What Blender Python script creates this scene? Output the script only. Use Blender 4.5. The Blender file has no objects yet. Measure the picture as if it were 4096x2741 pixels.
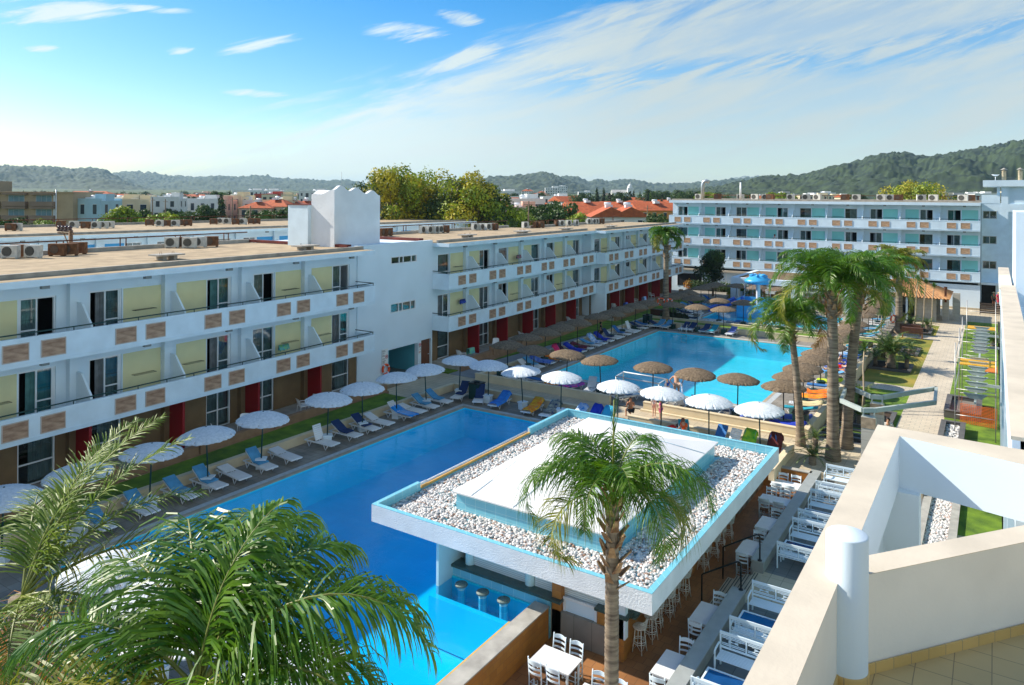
import bpy, math, random
import numpy as np
from mathutils import Vector, Matrix, noise
R = math.radians
random.seed(7)
scene = bpy.context.scene
C = scene.collection
# ------------------------------------------------------------------ camera, sky, sun, exposure
CAMZ, YAW, FPX, H0, TILT = 12.6, R(33.3), 2940.0, 785.0, math.atan(.006)
cam_d = bpy.data.cameras.new('camera'); cam = bpy.data.objects.new('camera', cam_d); C.objects.link(cam)
cam.location = (0, 0, CAMZ)
cam.rotation_euler = (Matrix.Rotation(YAW, 4, 'Z') @ Matrix.Rotation(R(90), 4, 'X') @ Matrix.Rotation(TILT, 4, 'Z')).to_euler()
cam_d.lens = FPX / 4096 * 36; cam_d.sensor_width = 36
cam_d.shift_y = -(1370.5 - H0) / 4096
cam_d.clip_start = .1; cam_d.clip_end = 60000
scene.camera = cam

SUN_EL, SUN_AZ = R(35.5), R(258)       # azimuth clockwise from +Y
world = bpy.data.worlds.new('World'); scene.world = world; world.use_nodes = True
def build_world():
    nt = world.node_tree; N = nt.nodes; L = nt.links; N.clear()
    out = N.new('ShaderNodeOutputWorld'); bg = N.new('ShaderNodeBackground'); bg.inputs[1].default_value = SKY_STRENGTH
    sky = N.new('ShaderNodeTexSky'); sky.sky_type = 'NISHITA'; sky.sun_disc = False
    sky.sun_elevation = SUN_EL; sky.sun_rotation = SUN_AZ; sky.altitude = 0; sky.air_density = 1.0; sky.dust_density = .6; sky.ozone_density = 3.0
    tc = N.new('ShaderNodeTexCoord'); sep = N.new('ShaderNodeSeparateXYZ'); L.new(tc.outputs['Generated'], sep.inputs[0])
    def M(op, a, b=None, c=None, clamp=False):
        n = N.new('ShaderNodeMath'); n.operation = op; n.use_clamp = clamp
        for i, v in enumerate((a, b, c)):
            if v is None: continue
            if isinstance(v, (int, float)): n.inputs[i].default_value = v
            else: L.new(v, n.inputs[i])
        return n.outputs[0]
    def ramp(v, lo, hi):
        n = N.new('ShaderNodeMapRange'); n.interpolation_type = 'SMOOTHSTEP'; n.inputs[1].default_value = lo; n.inputs[2].default_value = hi
        L.new(v, n.inputs[0]); return n.outputs[0]
    az = M('ADD', M('MULTIPLY', M('ARCTAN2', sep.outputs[0], sep.outputs[1]), 57.2958), 33.3); el = M('MULTIPLY', M('ARCSINE', sep.outputs[2]), 57.2958)
    def nz(sx, sy, slope, detail, rough, dist, off=0.):
        c = N.new('ShaderNodeCombineXYZ'); L.new(M('MULTIPLY', az, sx), c.inputs[0]); L.new(M('MULTIPLY', M('SUBTRACT', el, M('MULTIPLY', az, slope)), sy), c.inputs[1]); c.inputs[2].default_value = off
        t = N.new('ShaderNodeTexNoise'); t.inputs['Scale'].default_value = 1; t.inputs['Detail'].default_value = detail; t.inputs['Roughness'].default_value = rough; t.inputs['Distortion'].default_value = dist
        L.new(c.outputs[0], t.inputs[0]); return t.outputs[0]
    n1 = nz(.055, .30, .28, 8, .62, .9, 1.3); n2 = nz(.16, 1.1, .30, 9, .68, .6, 5.1); n3 = nz(.03, .22, .10, 5, .55, .6, 9.2)
    nn = M('ADD', M('MULTIPLY', n1, .65), M('MULTIPLY', n2, .35))
    line = M('ADD', M('MULTIPLY', az, .31), 11.6)                     # the veil lies below this slanting edge
    body = ramp(M('ADD', M('SUBTRACT', line, el), M('MULTIPLY', M('SUBTRACT', nn, .5), 14.)), -.8, 3.2)
    streak = M('ABSOLUTE', M('SUBTRACT', M('SUBTRACT', el, 8.6), M('ADD', M('MULTIPLY', az, .06), M('MULTIPLY', M('SUBTRACT', n1, .5), 3.5))))
    gap = M('MULTIPLY', ramp(streak, 1.5, .2), M('MULTIPLY', ramp(az, -6., 8.), ramp(n2, .62, .42)))
    low = M('MULTIPLY', ramp(el, 5.2, 1.0), ramp(az, -6., 12.)); left = ramp(az, -40., -12.)
    dens = M('MULTIPLY', body, M('ADD', .62, M('MULTIPLY', ramp(nn, .36, .62), .38)))
    dens = M('MULTIPLY', dens, M('SUBTRACT', 1., M('MULTIPLY', gap, .75))); dens = M('MULTIPLY', dens, M('SUBTRACT', 1., M('MULTIPLY', low, M('ADD', .25, M('MULTIPLY', ramp(n3, .62, .4), .6)))))
    dens = M('MULTIPLY', dens, M('ADD', .35, M('MULTIPLY', left, .6)))
    fac = dens
    for a0, e0, ln, wd, sl in ((-31.8, 12.0, 5.2, 1.25, .16), (-25.0, 14.4, 3.2, .5, -.05), (-19.3, 10.9, 4.4, .55, .27), (-24.2, 10.1, 1.2, .35, .2), (-8.6, 12.4, 3.8, .9, 0.), (-4.2, 13.6, 2.2, .7, -.1), (9.4, 14.0, 5.0, .75, .25), (-3.6, 10.6, 4.2, 1.0, .30), (-32.6, 11.0-1.6, 1.4, .35, .1), (-26, 12.7, 3.2, .35, .05), (-19, 7.4, 3.5, .4, .0)):
        dx = M('SUBTRACT', az, a0); dy = M('SUBTRACT', M('SUBTRACT', el, e0), M('MULTIPLY', dx, sl)); q = M('ADD', M('POWER', M('ABSOLUTE', M('DIVIDE', dx, ln)), 2.), M('POWER', M('ABSOLUTE', M('DIVIDE', dy, wd)), 2.))
        v = M('ADD', M('SUBTRACT', 1., q), M('MULTIPLY', M('SUBTRACT', n2, .55), 3.2)); fac = M('MAXIMUM', fac, M('MULTIPLY', ramp(v, .1, 1.1), .93))
    rm = ramp(az, -16., 14.)
    cc = N.new('ShaderNodeMixRGB'); cc.inputs[1].default_value = (*CLOUD_A, 1); cc.inputs[2].default_value = (*CLOUD_B, 1); L.new(rm, cc.inputs[0])
    # clear sky made a little more saturated, bright haze towards the left horizon
    hs = N.new('ShaderNodeHueSaturation'); hs.inputs['Saturation'].default_value = 1.5; hs.inputs['Value'].default_value = SKY_GAIN; L.new(sky.outputs[0], hs.inputs['Color'])
    mx = N.new('ShaderNodeMixRGB'); L.new(fac, mx.inputs[0]); L.new(hs.outputs[0], mx.inputs[1]); L.new(cc.outputs[0], mx.inputs[2])
    L.new(mx.outputs[0], bg.inputs[0]); L.new(bg.outputs[0], out.inputs[0])
HAZE = .00008
SKY_STRENGTH = .115; SKY_GAIN = 1.0
CLOUD_A = (5.0, 5.7, 5.7); CLOUD_B = (3.6, 4.1, 4.1)
build_world()
sd = bpy.data.lights.new('sun', 'SUN'); sun = bpy.data.objects.new('sun', sd); C.objects.link(sun)
sd.energy = 5.0; sd.angle = R(.5); sd.color = (1, .92, .78)
sdir = Vector((math.sin(SUN_AZ) * math.cos(SUN_EL), math.cos(SUN_AZ) * math.cos(SUN_EL), math.sin(SUN_EL)))
sun.rotation_euler = sdir.to_track_quat('Z', 'Y').to_euler()
vs = scene.view_settings; vs.view_transform = 'Standard'; vs.look = 'None'; vs.exposure = 0.6; vs.gamma = 1; vs.use_curve_mapping = False
scene.cycles.max_bounces = 10; scene.cycles.transparent_max_bounces = 24; scene.cycles.caustics_reflective = False; scene.cycles.caustics_refractive = False

# ------------------------------------------------------------------ survey helpers (the ground plan was surveyed on level planes)
cT, sT = math.cos(TILT), math.sin(TILT)
def at(u, v, z=0.):
    du, dv = u - 2048, v - H0; a = cT*du + sT*dv; b = -sT*du + cT*dv
    d = (CAMZ - z) * FPX / b; r = a / FPX * d
    return Vector((-math.sin(YAW)*d + math.cos(YAW)*r, math.cos(YAW)*d + math.sin(YAW)*r, z))
def ud(u, d, z=0.):
    r = (u - 2048) / FPX * d
    return Vector((-math.sin(YAW)*d + math.cos(YAW)*r, math.cos(YAW)*d + math.sin(YAW)*r, z))
def zv(v, d, u=2048): return CAMZ - (v - H0 - .006*(u-2048)) * d / FPX
def U(f): return lambda x, y: (f[0] + f[2]*x, f[1] + f[2]*y)
c7 = U((2000, 1100, .5102)); c6 = U((1000, 1100, .5102)); c8 = U((2996, 1100, .5102)); r1 = U((2560, 1060, .2561)); r5 = U((2400, 1260, .256)); r8 = U((3080, 1260, .2551)); r34 = U((3400, 1180, .58)); f3 = U((2000, 1900, .5363)); s26 = U((2600, 1700, .3826)); rC = U((2850, 950, .5975)); Dp = U((0, 0, 1.7482)); k1 = U((0, 600, .4695)); k2 = U((1000, 600, .4695)); k3 = U((2000, 600, .4695)); k4 = U((2996, 500, .4695))

# ------------------------------------------------------------------ materials
def pset(b, k, v):
    if k in b.inputs: b.inputs[k].default_value = v
MATS = {}
def mat(name, col, rough=.7, var=.12, scale=3., bump=0., bscale=40., metal=0., spec=.5, transl=0., col2=None, stretch=None, coat=0.):
    if name in MATS: return MATS[name]
    m = bpy.data.materials.new(name); m.use_nodes = True; MATS[name] = m
    nt = m.node_tree; N = nt.nodes; L = nt.links; b = N['Principled BSDF']
    b.inputs['Roughness'].default_value = rough; b.inputs['Metallic'].default_value = metal; pset(b, 'Specular IOR Level', spec); pset(b, 'Coat Weight', coat)
    tc = N.new('ShaderNodeTexCoord'); src = tc.outputs['Object']
    if stretch:
        mp = N.new('ShaderNodeMapping'); mp.inputs['Scale'].default_value = stretch; L.new(src, mp.inputs[0]); src = mp.outputs[0]
    if var > 0 or col2:
        nz = N.new('ShaderNodeTexNoise'); nz.inputs['Scale'].default_value = scale; nz.inputs['Detail'].default_value = 5; L.new(src, nz.inputs[0])
        rp = N.new('ShaderNodeValToRGB'); L.new(nz.outputs[0], rp.inputs[0])
        a = col2 or tuple(c*(1-var*2) for c in col); rp.color_ramp.elements[0].color = (*a, 1); rp.color_ramp.elements[0].position = .32
        e = col if col2 else tuple(min(1, c*(1+var*.6)) for c in col); rp.color_ramp.elements[1].color = (*e, 1); rp.color_ramp.elements[1].position = .68
        L.new(rp.outputs[0], b.inputs['Base Color'])
    else: b.inputs['Base Color'].default_value = (*col, 1)
    if bump:
        n2 = N.new('ShaderNodeTexNoise'); n2.inputs['Scale'].default_value = bscale; n2.inputs['Detail'].default_value = 3; L.new(src, n2.inputs[0])
        bp = N.new('ShaderNodeBump'); bp.inputs['Strength'].default_value = bump; bp.inputs['Distance'].default_value = .02; L.new(n2.outputs[0], bp.inputs['Height']); L.new(bp.outputs[0], b.inputs['Normal'])
    if transl:
        o = N['Material Output']; t = N.new('ShaderNodeBsdfTranslucent'); mx = N.new('ShaderNodeMixShader'); mx.inputs[0].default_value = transl
        if var > 0 or col2: L.new(rp.outputs[0], t.inputs[0])
        else: t.inputs[0].default_value = (*col, 1)
        L.new(b.outputs[0], mx.inputs[1]); L.new(t.outputs[0], mx.inputs[2]); L.new(mx.outputs[0], o.inputs[0])
    return m
def tile(name, col, col2, grout, w, h, rough=.6, mortar=.012, axis='xy', var=.5, off=.5, bump=.15):
    if name in MATS: return MATS[name]
    m = bpy.data.materials.new(name); m.use_nodes = True; MATS[name] = m
    nt = m.node_tree; N = nt.nodes; L = nt.links; b = N['Principled BSDF']; b.inputs['Roughness'].default_value = rough
    tc = N.new('ShaderNodeTexCoord'); src = tc.outputs['Object']
    if axis != 'xy':
        sp = N.new('ShaderNodeSeparateXYZ'); cb = N.new('ShaderNodeCombineXYZ'); L.new(src, sp.inputs[0])
        if axis == 'wall':
            ad = N.new('ShaderNodeMath'); ad.operation = 'ADD'; L.new(sp.outputs[0], ad.inputs[0]); L.new(sp.outputs[1], ad.inputs[1]); L.new(ad.outputs[0], cb.inputs[0]); L.new(sp.outputs[2], cb.inputs[1])
        else: L.new(sp.outputs[1], cb.inputs[0]); L.new(sp.outputs[0], cb.inputs[1])
        src = cb.outputs[0]
    br = N.new('ShaderNodeTexBrick'); L.new(src, br.inputs[0]); br.offset = off
    br.inputs['Color1'].default_value = (*col, 1); br.inputs['Color2'].default_value = (*col2, 1); br.inputs['Mortar'].default_value = (*grout, 1)
    br.inputs['Scale'].default_value = 1; br.inputs['Brick Width'].default_value = w; br.inputs['Row Height'].default_value = h; br.inputs['Mortar Size'].default_value = mortar; br.inputs['Bias'].default_value = 0
    nz = N.new('ShaderNodeTexNoise'); nz.inputs['Scale'].default_value = .9; nz.inputs['Detail'].default_value = 6; L.new(tc.outputs['Object'], nz.inputs[0])
    mr = N.new('ShaderNodeMapRange'); mr.inputs[1].default_value = .3; mr.inputs[2].default_value = .7; mr.inputs[3].default_value = 1-var*.5; mr.inputs[4].default_value = 1+var*.2; L.new(nz.outputs[0], mr.inputs[0])
    mx = N.new('ShaderNodeMixRGB'); mx.blend_type = 'MULTIPLY'; mx.inputs[0].default_value = 1; L.new(br.outputs[0], mx.inputs[1]); L.new(mr.outputs[0], mx.inputs[2]); L.new(mx.outputs[0], b.inputs['Base Color'])
    if bump:
        bp = N.new('ShaderNodeBump'); bp.inputs['Strength'].default_value = bump; bp.inputs['Distance'].default_value = .01; bp.invert = True; L.new(br.outputs['Fac'], bp.inputs['Height']); L.new(bp.outputs[0], b.inputs['Normal'])
    return m
def water_mat(name, tint, bump=.25, sc=1.5):
    m = bpy.data.materials.new(name); m.use_nodes = True; nt = m.node_tree; N = nt.nodes; L = nt.links; N.clear()
    o = N.new('ShaderNodeOutputMaterial'); tr = N.new('ShaderNodeBsdfTransparent'); tr.inputs[0].default_value = (*tint, 1)
    gl = N.new('ShaderNodeBsdfGlossy'); gl.inputs['Roughness'].default_value = .03; gl.inputs[0].default_value = (1, 1, 1, 1)
    fr = N.new('ShaderNodeFresnel'); ge = N.new('ShaderNodeNewGeometry'); io = N.new('ShaderNodeMapRange'); io.inputs[3].default_value = 1.33; io.inputs[4].default_value = 1/1.33; L.new(ge.outputs['Backfacing'], io.inputs[0]); L.new(io.outputs[0], fr.inputs[0])
    tc = N.new('ShaderNodeTexCoord'); mp = N.new('ShaderNodeMapping'); mp.inputs['Scale'].default_value = (1, 1.8, 1); L.new(tc.outputs['Object'], mp.inputs[0])
    n1 = N.new('ShaderNodeTexNoise'); n1.inputs['Scale'].default_value = sc; n1.inputs['Detail'].default_value = 6; n1.inputs['Roughness'].default_value = .62; n1.inputs['Distortion'].default_value = .6; L.new(mp.outputs[0], n1.inputs[0])
    bp = N.new('ShaderNodeBump'); bp.inputs['Strength'].default_value = bump; bp.inputs['Distance'].default_value = .06; L.new(n1.outputs[0], bp.inputs['Height'])
    L.new(bp.outputs[0], gl.inputs['Normal']); L.new(bp.outputs[0], fr.inputs['Normal'])
    mx = N.new('ShaderNodeMixShader'); L.new(fr.outputs[0], mx.inputs[0]); L.new(tr.outputs[0], mx.inputs[1]); L.new(gl.outputs[0], mx.inputs[2]); L.new(mx.outputs[0], o.inputs[0])
    return m
def glass_mat(name, tint, rough=.02, base=.12):
    m = bpy.data.materials.new(name); m.use_nodes = True; nt = m.node_tree; N = nt.nodes; L = nt.links; N.clear()
    o = N.new('ShaderNodeOutputMaterial'); tr = N.new('ShaderNodeBsdfTransparent'); tr.inputs[0].default_value = (*tint, 1)
    gl = N.new('ShaderNodeBsdfGlossy'); gl.inputs['Roughness'].default_value = rough
    lw = N.new('ShaderNodeLayerWeight'); lw.inputs[0].default_value = .5; mr = N.new('ShaderNodeMapRange'); mr.inputs[3].default_value = base; mr.inputs[4].default_value = .9; pw = N.new('ShaderNodeMath'); pw.operation = 'POWER'; pw.inputs[1].default_value = 3; L.new(lw.outputs['Facing'], pw.inputs[0]); L.new(pw.outputs[0], mr.inputs[0])
    mx = N.new('ShaderNodeMixShader'); L.new(mr.outputs[0], mx.inputs[0]); L.new(tr.outputs[0], mx.inputs[1]); L.new(gl.outputs[0], mx.inputs[2]); L.new(mx.outputs[0], o.inputs[0])
    return m
WHITE = mat('white_paint', (.70, .84, .94), .75, .05, 1.2, .25, 18)
WHITE2 = mat('white_paint_smooth', (.73, .84, .92), .6, .03, .6, .06, 30)
WARMW = mat('warm_white_render', (.84, .82, .78), .75, .05, .9, .12, 25)
CREAM = mat('cream_coping', (.66, .58, .46), .75, .08, 1.3, .15, 20)
YELLOW = mat('pale_yellow_panel', (.76, .70, .40), .75, .04, 1.)
TEAL = mat('mint_panel', (.30, .70, .64), .7, .04, 1.)
BLUEP = mat('sky_blue_panel', (.06, .36, .70), .7, .04, 1.)
BROWNW = mat('brown_wall', (.21, .13, .060), .8, .08, 1.5)
REDP = mat('dark_red_panel', (.28, .002, .005), .6, .08, 1.)
STONET = mat('marbled_stone', (.50, .32, .21), .6, .0, 2.4, 0, 1, col2=(.27, .15, .09), stretch=(1, 1, 3.4))
STONEB = mat('wood_grain_stone', (.62, .40, .24), .6, .0, 2.8, 0, 1, col2=(.36, .20, .11), stretch=(1, 1, 4.5))
ROOFM = mat('gravel_roof', (.45, .34, .21), .95, .14, 1.1, .5, 60)
ROOFC = mat('grey_concrete', (.42, .40, .36), .9, .15, 2., .3, 30)
RUST = mat('rust', (.16, .05, .02), .85, .3, 4.)
RED_TAR = mat('red_roof_paint', (.17, .025, .015), .8, .25, 2.)
GREENM = mat('dark_green_metal', (.008, .05, .045), .4, .05, 4.)
BLACKM = mat('black_metal', (.008, .012, .012), .35, .0)
PVC = mat('white_plastic', (.80, .82, .84), .35, .03, 3., coat=.2)
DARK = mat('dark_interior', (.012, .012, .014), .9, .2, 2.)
CURT = mat('grey_curtain', (.22, .23, .24), .9, .15, 3.)
CURT2 = mat('teal_curtain', (.10, .25, .25), .9, .15, 3.)
GLASS = glass_mat('window_glass', (.62, .80, .80), .02, .10)
# ------------------------------------------------------------------ mesh builder
class MB:
    def __init__(s): s.v = []; s.f = []; s.M = None; s.smooth = False; s.fs = []
    def add(s, vs, fs, sm=False):
        n = len(s.v)
        s.v += [tuple(s.M @ Vector(p)) if s.M is not None else tuple(p) for p in vs]
        s.f += [tuple(n+i for i in f) for f in fs]; s.fs += [sm]*len(fs)
        return s
    def box(s, x0, y0, z0, x1, y1, z1):
        x0, x1 = min(x0, x1), max(x0, x1); y0, y1 = min(y0, y1), max(y0, y1); z0, z1 = min(z0, z1), max(z0, z1)
        return s.add([(x0,y0,z0),(x1,y0,z0),(x1,y1,z0),(x0,y1,z0),(x0,y0,z1),(x1,y0,z1),(x1,y1,z1),(x0,y1,z1)], [(0,3,2,1),(4,5,6,7),(0,1,5,4),(1,2,6,5),(2,3,7,6),(3,0,4,7)])
    def prism(s, pts, z0, z1):
        a = sum(pts[i][0]*pts[(i+1) % len(pts)][1]-pts[(i+1) % len(pts)][0]*pts[i][1] for i in range(len(pts)))
        if a < 0: pts = pts[::-1]
        n = len(pts); return s.add([(p[0], p[1], z0) for p in pts]+[(p[0], p[1], z1) for p in pts], [tuple(range(n))[::-1], tuple(range(n, 2*n))]+[(i, (i+1) % n, n+(i+1) % n, n+i) for i in range(n)])
    def tube(s, pts, r, n=6, cap=True, sm=True):
        pts = [Vector(p) for p in pts]; rs = r if isinstance(r, (list, tuple)) else [r]*len(pts); vs = []; fs = []
        up = None
        for i, p in enumerate(pts):
            t = (pts[min(i+1, len(pts)-1)]-pts[max(i-1, 0)]).normalized()
            if up is None: up = Vector((0, 0, 1)) if abs(t.z) < .9 else Vector((1, 0, 0))
            a = t.cross(up).normalized(); up = a.cross(t).normalized(); 
            for k in range(n):
                w = 2*math.pi*k/n; vs.append(p+(a*math.cos(w)+up*math.sin(w))*rs[i])
        for i in range(len(pts)-1):
            for k in range(n): fs.append((i*n+k, (i+1)*n+k, (i+1)*n+(k+1) % n, i*n+(k+1) % n))
        s.add(vs, fs, sm)
        if cap: 
            m = len(s.v)-len(vs); s.f += [tuple(m+k for k in range(n)), tuple(m+len(vs)-1-k for k in range(n))]; s.fs += [False]*2
        return s
    def lathe(s, prof, n=24, c=(0, 0, 0), sm=True, fn=None):
        vs = []; fs = []
        for r, z in prof:
            for k in range(n):
                w = 2*math.pi*k/n; q = fn(r, z, w, k) if fn else (r, z); vs.append((c[0]+q[0]*math.cos(w), c[1]+q[0]*math.sin(w), c[2]+q[1]))
        for i in range(len(prof)-1):
            for k in range(n): fs.append((i*n+k, i*n+(k+1) % n, (i+1)*n+(k+1) % n, (i+1)*n+k))
        return s.add(vs, fs, sm)
    def mesh(s, name, m):
        me = bpy.data.meshes.new(name); me.from_pydata(s.v, [], s.f)
        for x in (m if isinstance(m, (list, tuple)) else [m]): me.materials.append(x)
        if any(s.fs): me.polygons.foreach_set('use_smooth', s.fs)
        me.update(); return me
def put(name, me, parent=None, loc=(0, 0, 0), rz=0.):
    o = bpy.data.objects.new(name, me); C.objects.link(o); o.parent = parent; o.location = loc; o.rotation_euler = (0, 0, rz); return o
def part(name, mb, m, parent, loc=(0, 0, 0), rz=0.): return put(name, mb.mesh(name, m), parent, loc, rz)
def tagit(o, label, cat, group=None):
    o['label'] = label; o['category'] = cat
    if group: o['group'] = group
    return o
def thing(name, label, cat, loc=(0, 0, 0), rz=0., group=None):
    o = bpy.data.objects.new(name, None); C.objects.link(o); o.location = loc; o.rotation_euler = (0, 0, rz); o.empty_display_size = .3
    return tagit(o, label, cat, group)
def single(name, mb, m, label, cat, loc=(0, 0, 0), rz=0., group=None): return tagit(part(name, mb, m, None, loc, rz), label, cat, group)
def struct(name, mb, m, loc=(0, 0, 0), rz=0.):
    o = part(name, mb, m, None, loc, rz); o['kind'] = 'structure'; return o
def copy_tree(o, parent=None):
    c = o.copy(); C.objects.link(c); c.parent = parent
    for ch in KIDS(o): copy_tree(ch, c)
    return c
def KIDS(o): return [c for c in bpy.data.objects if c.parent == o]
_kc = {}
def clone(o, loc, rz=0., label=None, group=None, scale=None):
    if o.name not in _kc: _kc[o.name] = [(k, KIDS(k)) for k in KIDS(o)]
    c = o.copy(); C.objects.link(c); c.location = loc; c.rotation_euler = (0, 0, rz)
    if label: c['label'] = label
    if group: c['group'] = group
    if scale: c.scale = (scale,)*3
    for k, gs in _kc[o.name]:
        d = k.copy(); C.objects.link(d); d.parent = c
        for g in gs: e = g.copy(); C.objects.link(e); e.parent = d
    return c
ONES = 'first second third fourth fifth sixth seventh eighth ninth tenth eleventh twelfth thirteenth fourteenth fifteenth sixteenth seventeenth eighteenth nineteenth'.split()
TENS = ['', '', 'twenty', 'thirty', 'forty', 'fifty', 'sixty', 'seventy', 'eighty']
TENTH = ['', '', 'twentieth', 'thirtieth', 'fortieth', 'fiftieth', 'sixtieth', 'seventieth', 'eightieth']
def nth(i):
    if i < 19: return ONES[i]
    k = i+1; return TENTH[k//10] if k % 10 == 0 else TENS[k//10]+'-'+ONES[k % 10-1]
class Proto:
    """first use moves the prototype itself, later uses copy it with all its parts"""
    def __init__(s, make): s.make = make; s.o = None
    def __call__(s, loc, rz, label, group=None, scale=None):
        if s.o is None:
            s.o = s.make(); o = s.o; o.location = loc; o.rotation_euler = (0, 0, rz); o['label'] = label
            if group: o['group'] = group
            if scale: o.scale = (scale,)*3
            return o
        return clone(s.o, loc, rz, label, group, scale)
# ------------------------------------------------------------------ setting: ground, hills, decks, pools
def fground(d):
    xs = (0, 150, 300, 600, 1200, 2500, 9000); ys = (-.6, -.6, 3.5, 8, 14, 26, 60)
    return float(np.interp(d, xs, ys))
def build_ground():
    rings = [0, 20, 40, 70, 100, 120, 135, 150, 180, 220, 270, 330, 400, 500, 620, 800, 1000, 1300, 1700, 2300, 3200, 4500, 7000, 12000, 25000]
    na = 240; vs = []; fs = []
    for r in rings:
        for k in range(na):
            w = 2*math.pi*k/na; x = -math.sin(w)*r; y = math.cos(w)*r; z = fground(r) if r < 9000 else 60
            if r > 200: z += noise.noise(Vector((x*.006, y*.006, 0)))*2.5
            if -38 < x < 16 and -25 < y < 115: z = -4
            vs.append((x, y, z))
    for i in range(len(rings)-1):
        for k in range(na): fs.append((i*na+k, i*na+(k+1) % na, (i+1)*na+(k+1) % na, (i+1)*na+k)[::-1])
    b = MB(); b.add(vs, fs, True); b.f = [f[::-1] for f in b.f]
    struct('ground', b, mat('scrub_ground', (.10, .12, .045), .95, .3, .02, .4, 1.5, col2=(.035, .07, .025)))
build_ground()
FOREST = mat('hill_forest', (.060, .082, .036), .95, .2, .035, 1., .09, col2=(.014, .030, .020))
FOREST2 = mat('hill_forest_near', (.040, .066, .016), .95, .2, .06, 1., .12, col2=(.009, .022, .011))
def hills(name, prof, d0, d1, z0, amp, m, seed=0, rows=46, step=2.4, ex=1.25):
    us = np.arange(prof[0][0], prof[-1][0], step); vv = np.interp(us, [p[0] for p in prof], [p[1] for p in prof]); vs = []; fs = []; nc = len(us)
    kk = [(i/rows) for i in range(rows+1)] + [1.06, 1.3]
    for t in kk:
        d = d0+(d1-d0)*t
        for u, v in zip(us, vv):
            uf = u*1.7482; zr = zv(v*1.7482, d1, uf); p = ud(uf, d)
            tt = min(t, 1.); z = z0+(zr-z0)*tt**ex
            if t <= 1:
                w = math.sin(math.pi*tt)
                z += (zr-z0)*.34*w*(noise.noise(Vector((p.x/(d1*.055), p.y/(d1*.055), seed)))) + (zr-z0)*.12*w*noise.noise(Vector((p.x/(d1*.018), p.y/(d1*.018), seed+3)))
                z += amp*(.35+.65*tt)*(noise.noise(Vector((p.x/(amp*3.2), p.y/(amp*3.2), seed+9)))+.7*noise.noise(Vector((p.x/(amp*1.3), p.y/(amp*1.3), seed+5))))
            else: z = zr-(zr-z0)*(t-1)*2
            if t == 0: z = z0-25
            vs.append((p.x, p.y, z))
    for i in range(len(kk)-1):
        for k in range(nc-1): fs.append((i*nc+k, i*nc+k+1, (i+1)*nc+k+1, (i+1)*nc+k))
    b = MB(); b.add(vs, fs, False); struct(name, b, m)
hills('hills', [(250, 402), (263, 394), (300, 392), (340, 394), (380, 402), (430, 405), (500, 403), (560, 404), (600, 401), (640, 408), (690, 409), (740, 414), (790, 411), (830, 420), (900, 430)], 3300, 5200, 30, 15, FOREST, 1, 40, 2.2)
hills('hills', [(-900, 372), (-500, 365), (-200, 372), (-60, 378), (0, 379), (60, 379), (110, 381), (160, 385), (205, 384), (235, 388), (255, 399), (280, 410), (310, 424), (345, 436), (380, 446)], 2000, 3400, 22, 11, FOREST, 2, 46, 2.2)
hills('hills', [(900, 430), (960, 425), (1040, 418), (1090, 410), (1120, 404), (1165, 403), (1195, 399), (1240, 394), (1262, 397), (1285, 408), (1320, 420), (1350, 432), (1400, 446)], 1700, 2600, 20, 8, FOREST, 3, 46, 2.2)
hills('hills', [(1230, 415), (1275, 405), (1312, 402), (1340, 412), (1352, 415), (1362, 411), (1390, 414), (1420, 411), (1460, 412), (1495, 420), (1540, 421), (1580, 419), (1640, 413), (1700, 407), (1760, 405), (1800, 412)], 2300, 3500, 24, 10, FOREST, 4, 40, 2.2)
hills('hills', [(1660, 412), (1700, 404), (1740, 401), (1765, 404), (1800, 415)], 5200, 6200, 40, 14, mat('rocky_hill', (.25, .25, .22), .95, .2, .01, 1., .05, col2=(.08, .10, .08)), 8, 20, 2.2)
hills('hills', [(1480, 452), (1560, 436), (1640, 428), (1690, 416), (1745, 404), (1790, 403), (1830, 400), (1865, 392), (1895, 382), (1930, 377), (1965, 366), (1990, 357), (2025, 350), (2055, 348), (2090, 352), (2125, 357), (2170, 351), (2210, 345), (2260, 335), (2300, 327), (2343, 319), (2500, 300), (2900, 280), (3400, 300)], 620, 1350, 10, 5, FOREST2, 5, 70, 1.9, 1.35)

STONE = tile('deck_flagstone', (.33, .30, .25), (.26, .23, .19), (.17, .15, .12), .6, .4, .75, .012, var=.7)
WALKT = tile('walkway_paving', (.56, .47, .33), (.50, .42, .30), (.34, .29, .21), .42, .42, .75, .012, var=.3, off=0)
PATHT = tile('path_paving', (.62, .53, .40), (.56, .48, .36), (.33, .30, .25), .5, .35, .8, .012, var=.3)
GREYT = tile('grey_terrace_tile', (.20, .205, .20), (.17, .175, .17), (.10, .10, .10), .45, .45, .5, .01, var=.3, off=0)
TERRA = tile('brown_terrace_tile', (.36, .165, .062), (.29, .125, .045), (.17, .085, .04), .33, .33, .55, .008, var=.45)
ORWALL = tile('orange_wall_tile', (.46, .20, .04), (.38, .15, .03), (.28, .13, .05), .33, .2, .5, .006, axis='wall', var=.5)
POOLT = tile('pool_tile', (.01, .66, .84), (.012, .70, .87), (.05, .76, .90), .6, .6, .4, .006, axis='xy', var=.12, off=0, bump=0)
POOLD = tile('deep_pool_tile', (.012, .36, .74), (.012, .38, .77), (.05, .45, .78), .6, .6, .4, .006, axis='xy', var=.12, off=0, bump=0)
GRASS = mat('lawn_grass', (.17, .28, .015), .95, .25, 1.4, .9, 55, col2=(.06, .125, .008))
GRASSY = mat('dry_lawn_grass', (.36, .27, .045), .95, .25, .45, .9, 55, col2=(.10, .17, .012))
WALLC = mat('cream_render', (.74, .62, .42), .8, .06, 1.2, .12, 20)
SOIL = mat('soil', (.06, .035, .02), .95, .3, 3., .5, 30)
BORD = mat('pool_border_grate', (.52, .55, .55), .6, .1, 6., .3, 90, stretch=(1, 1, 1))
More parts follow.
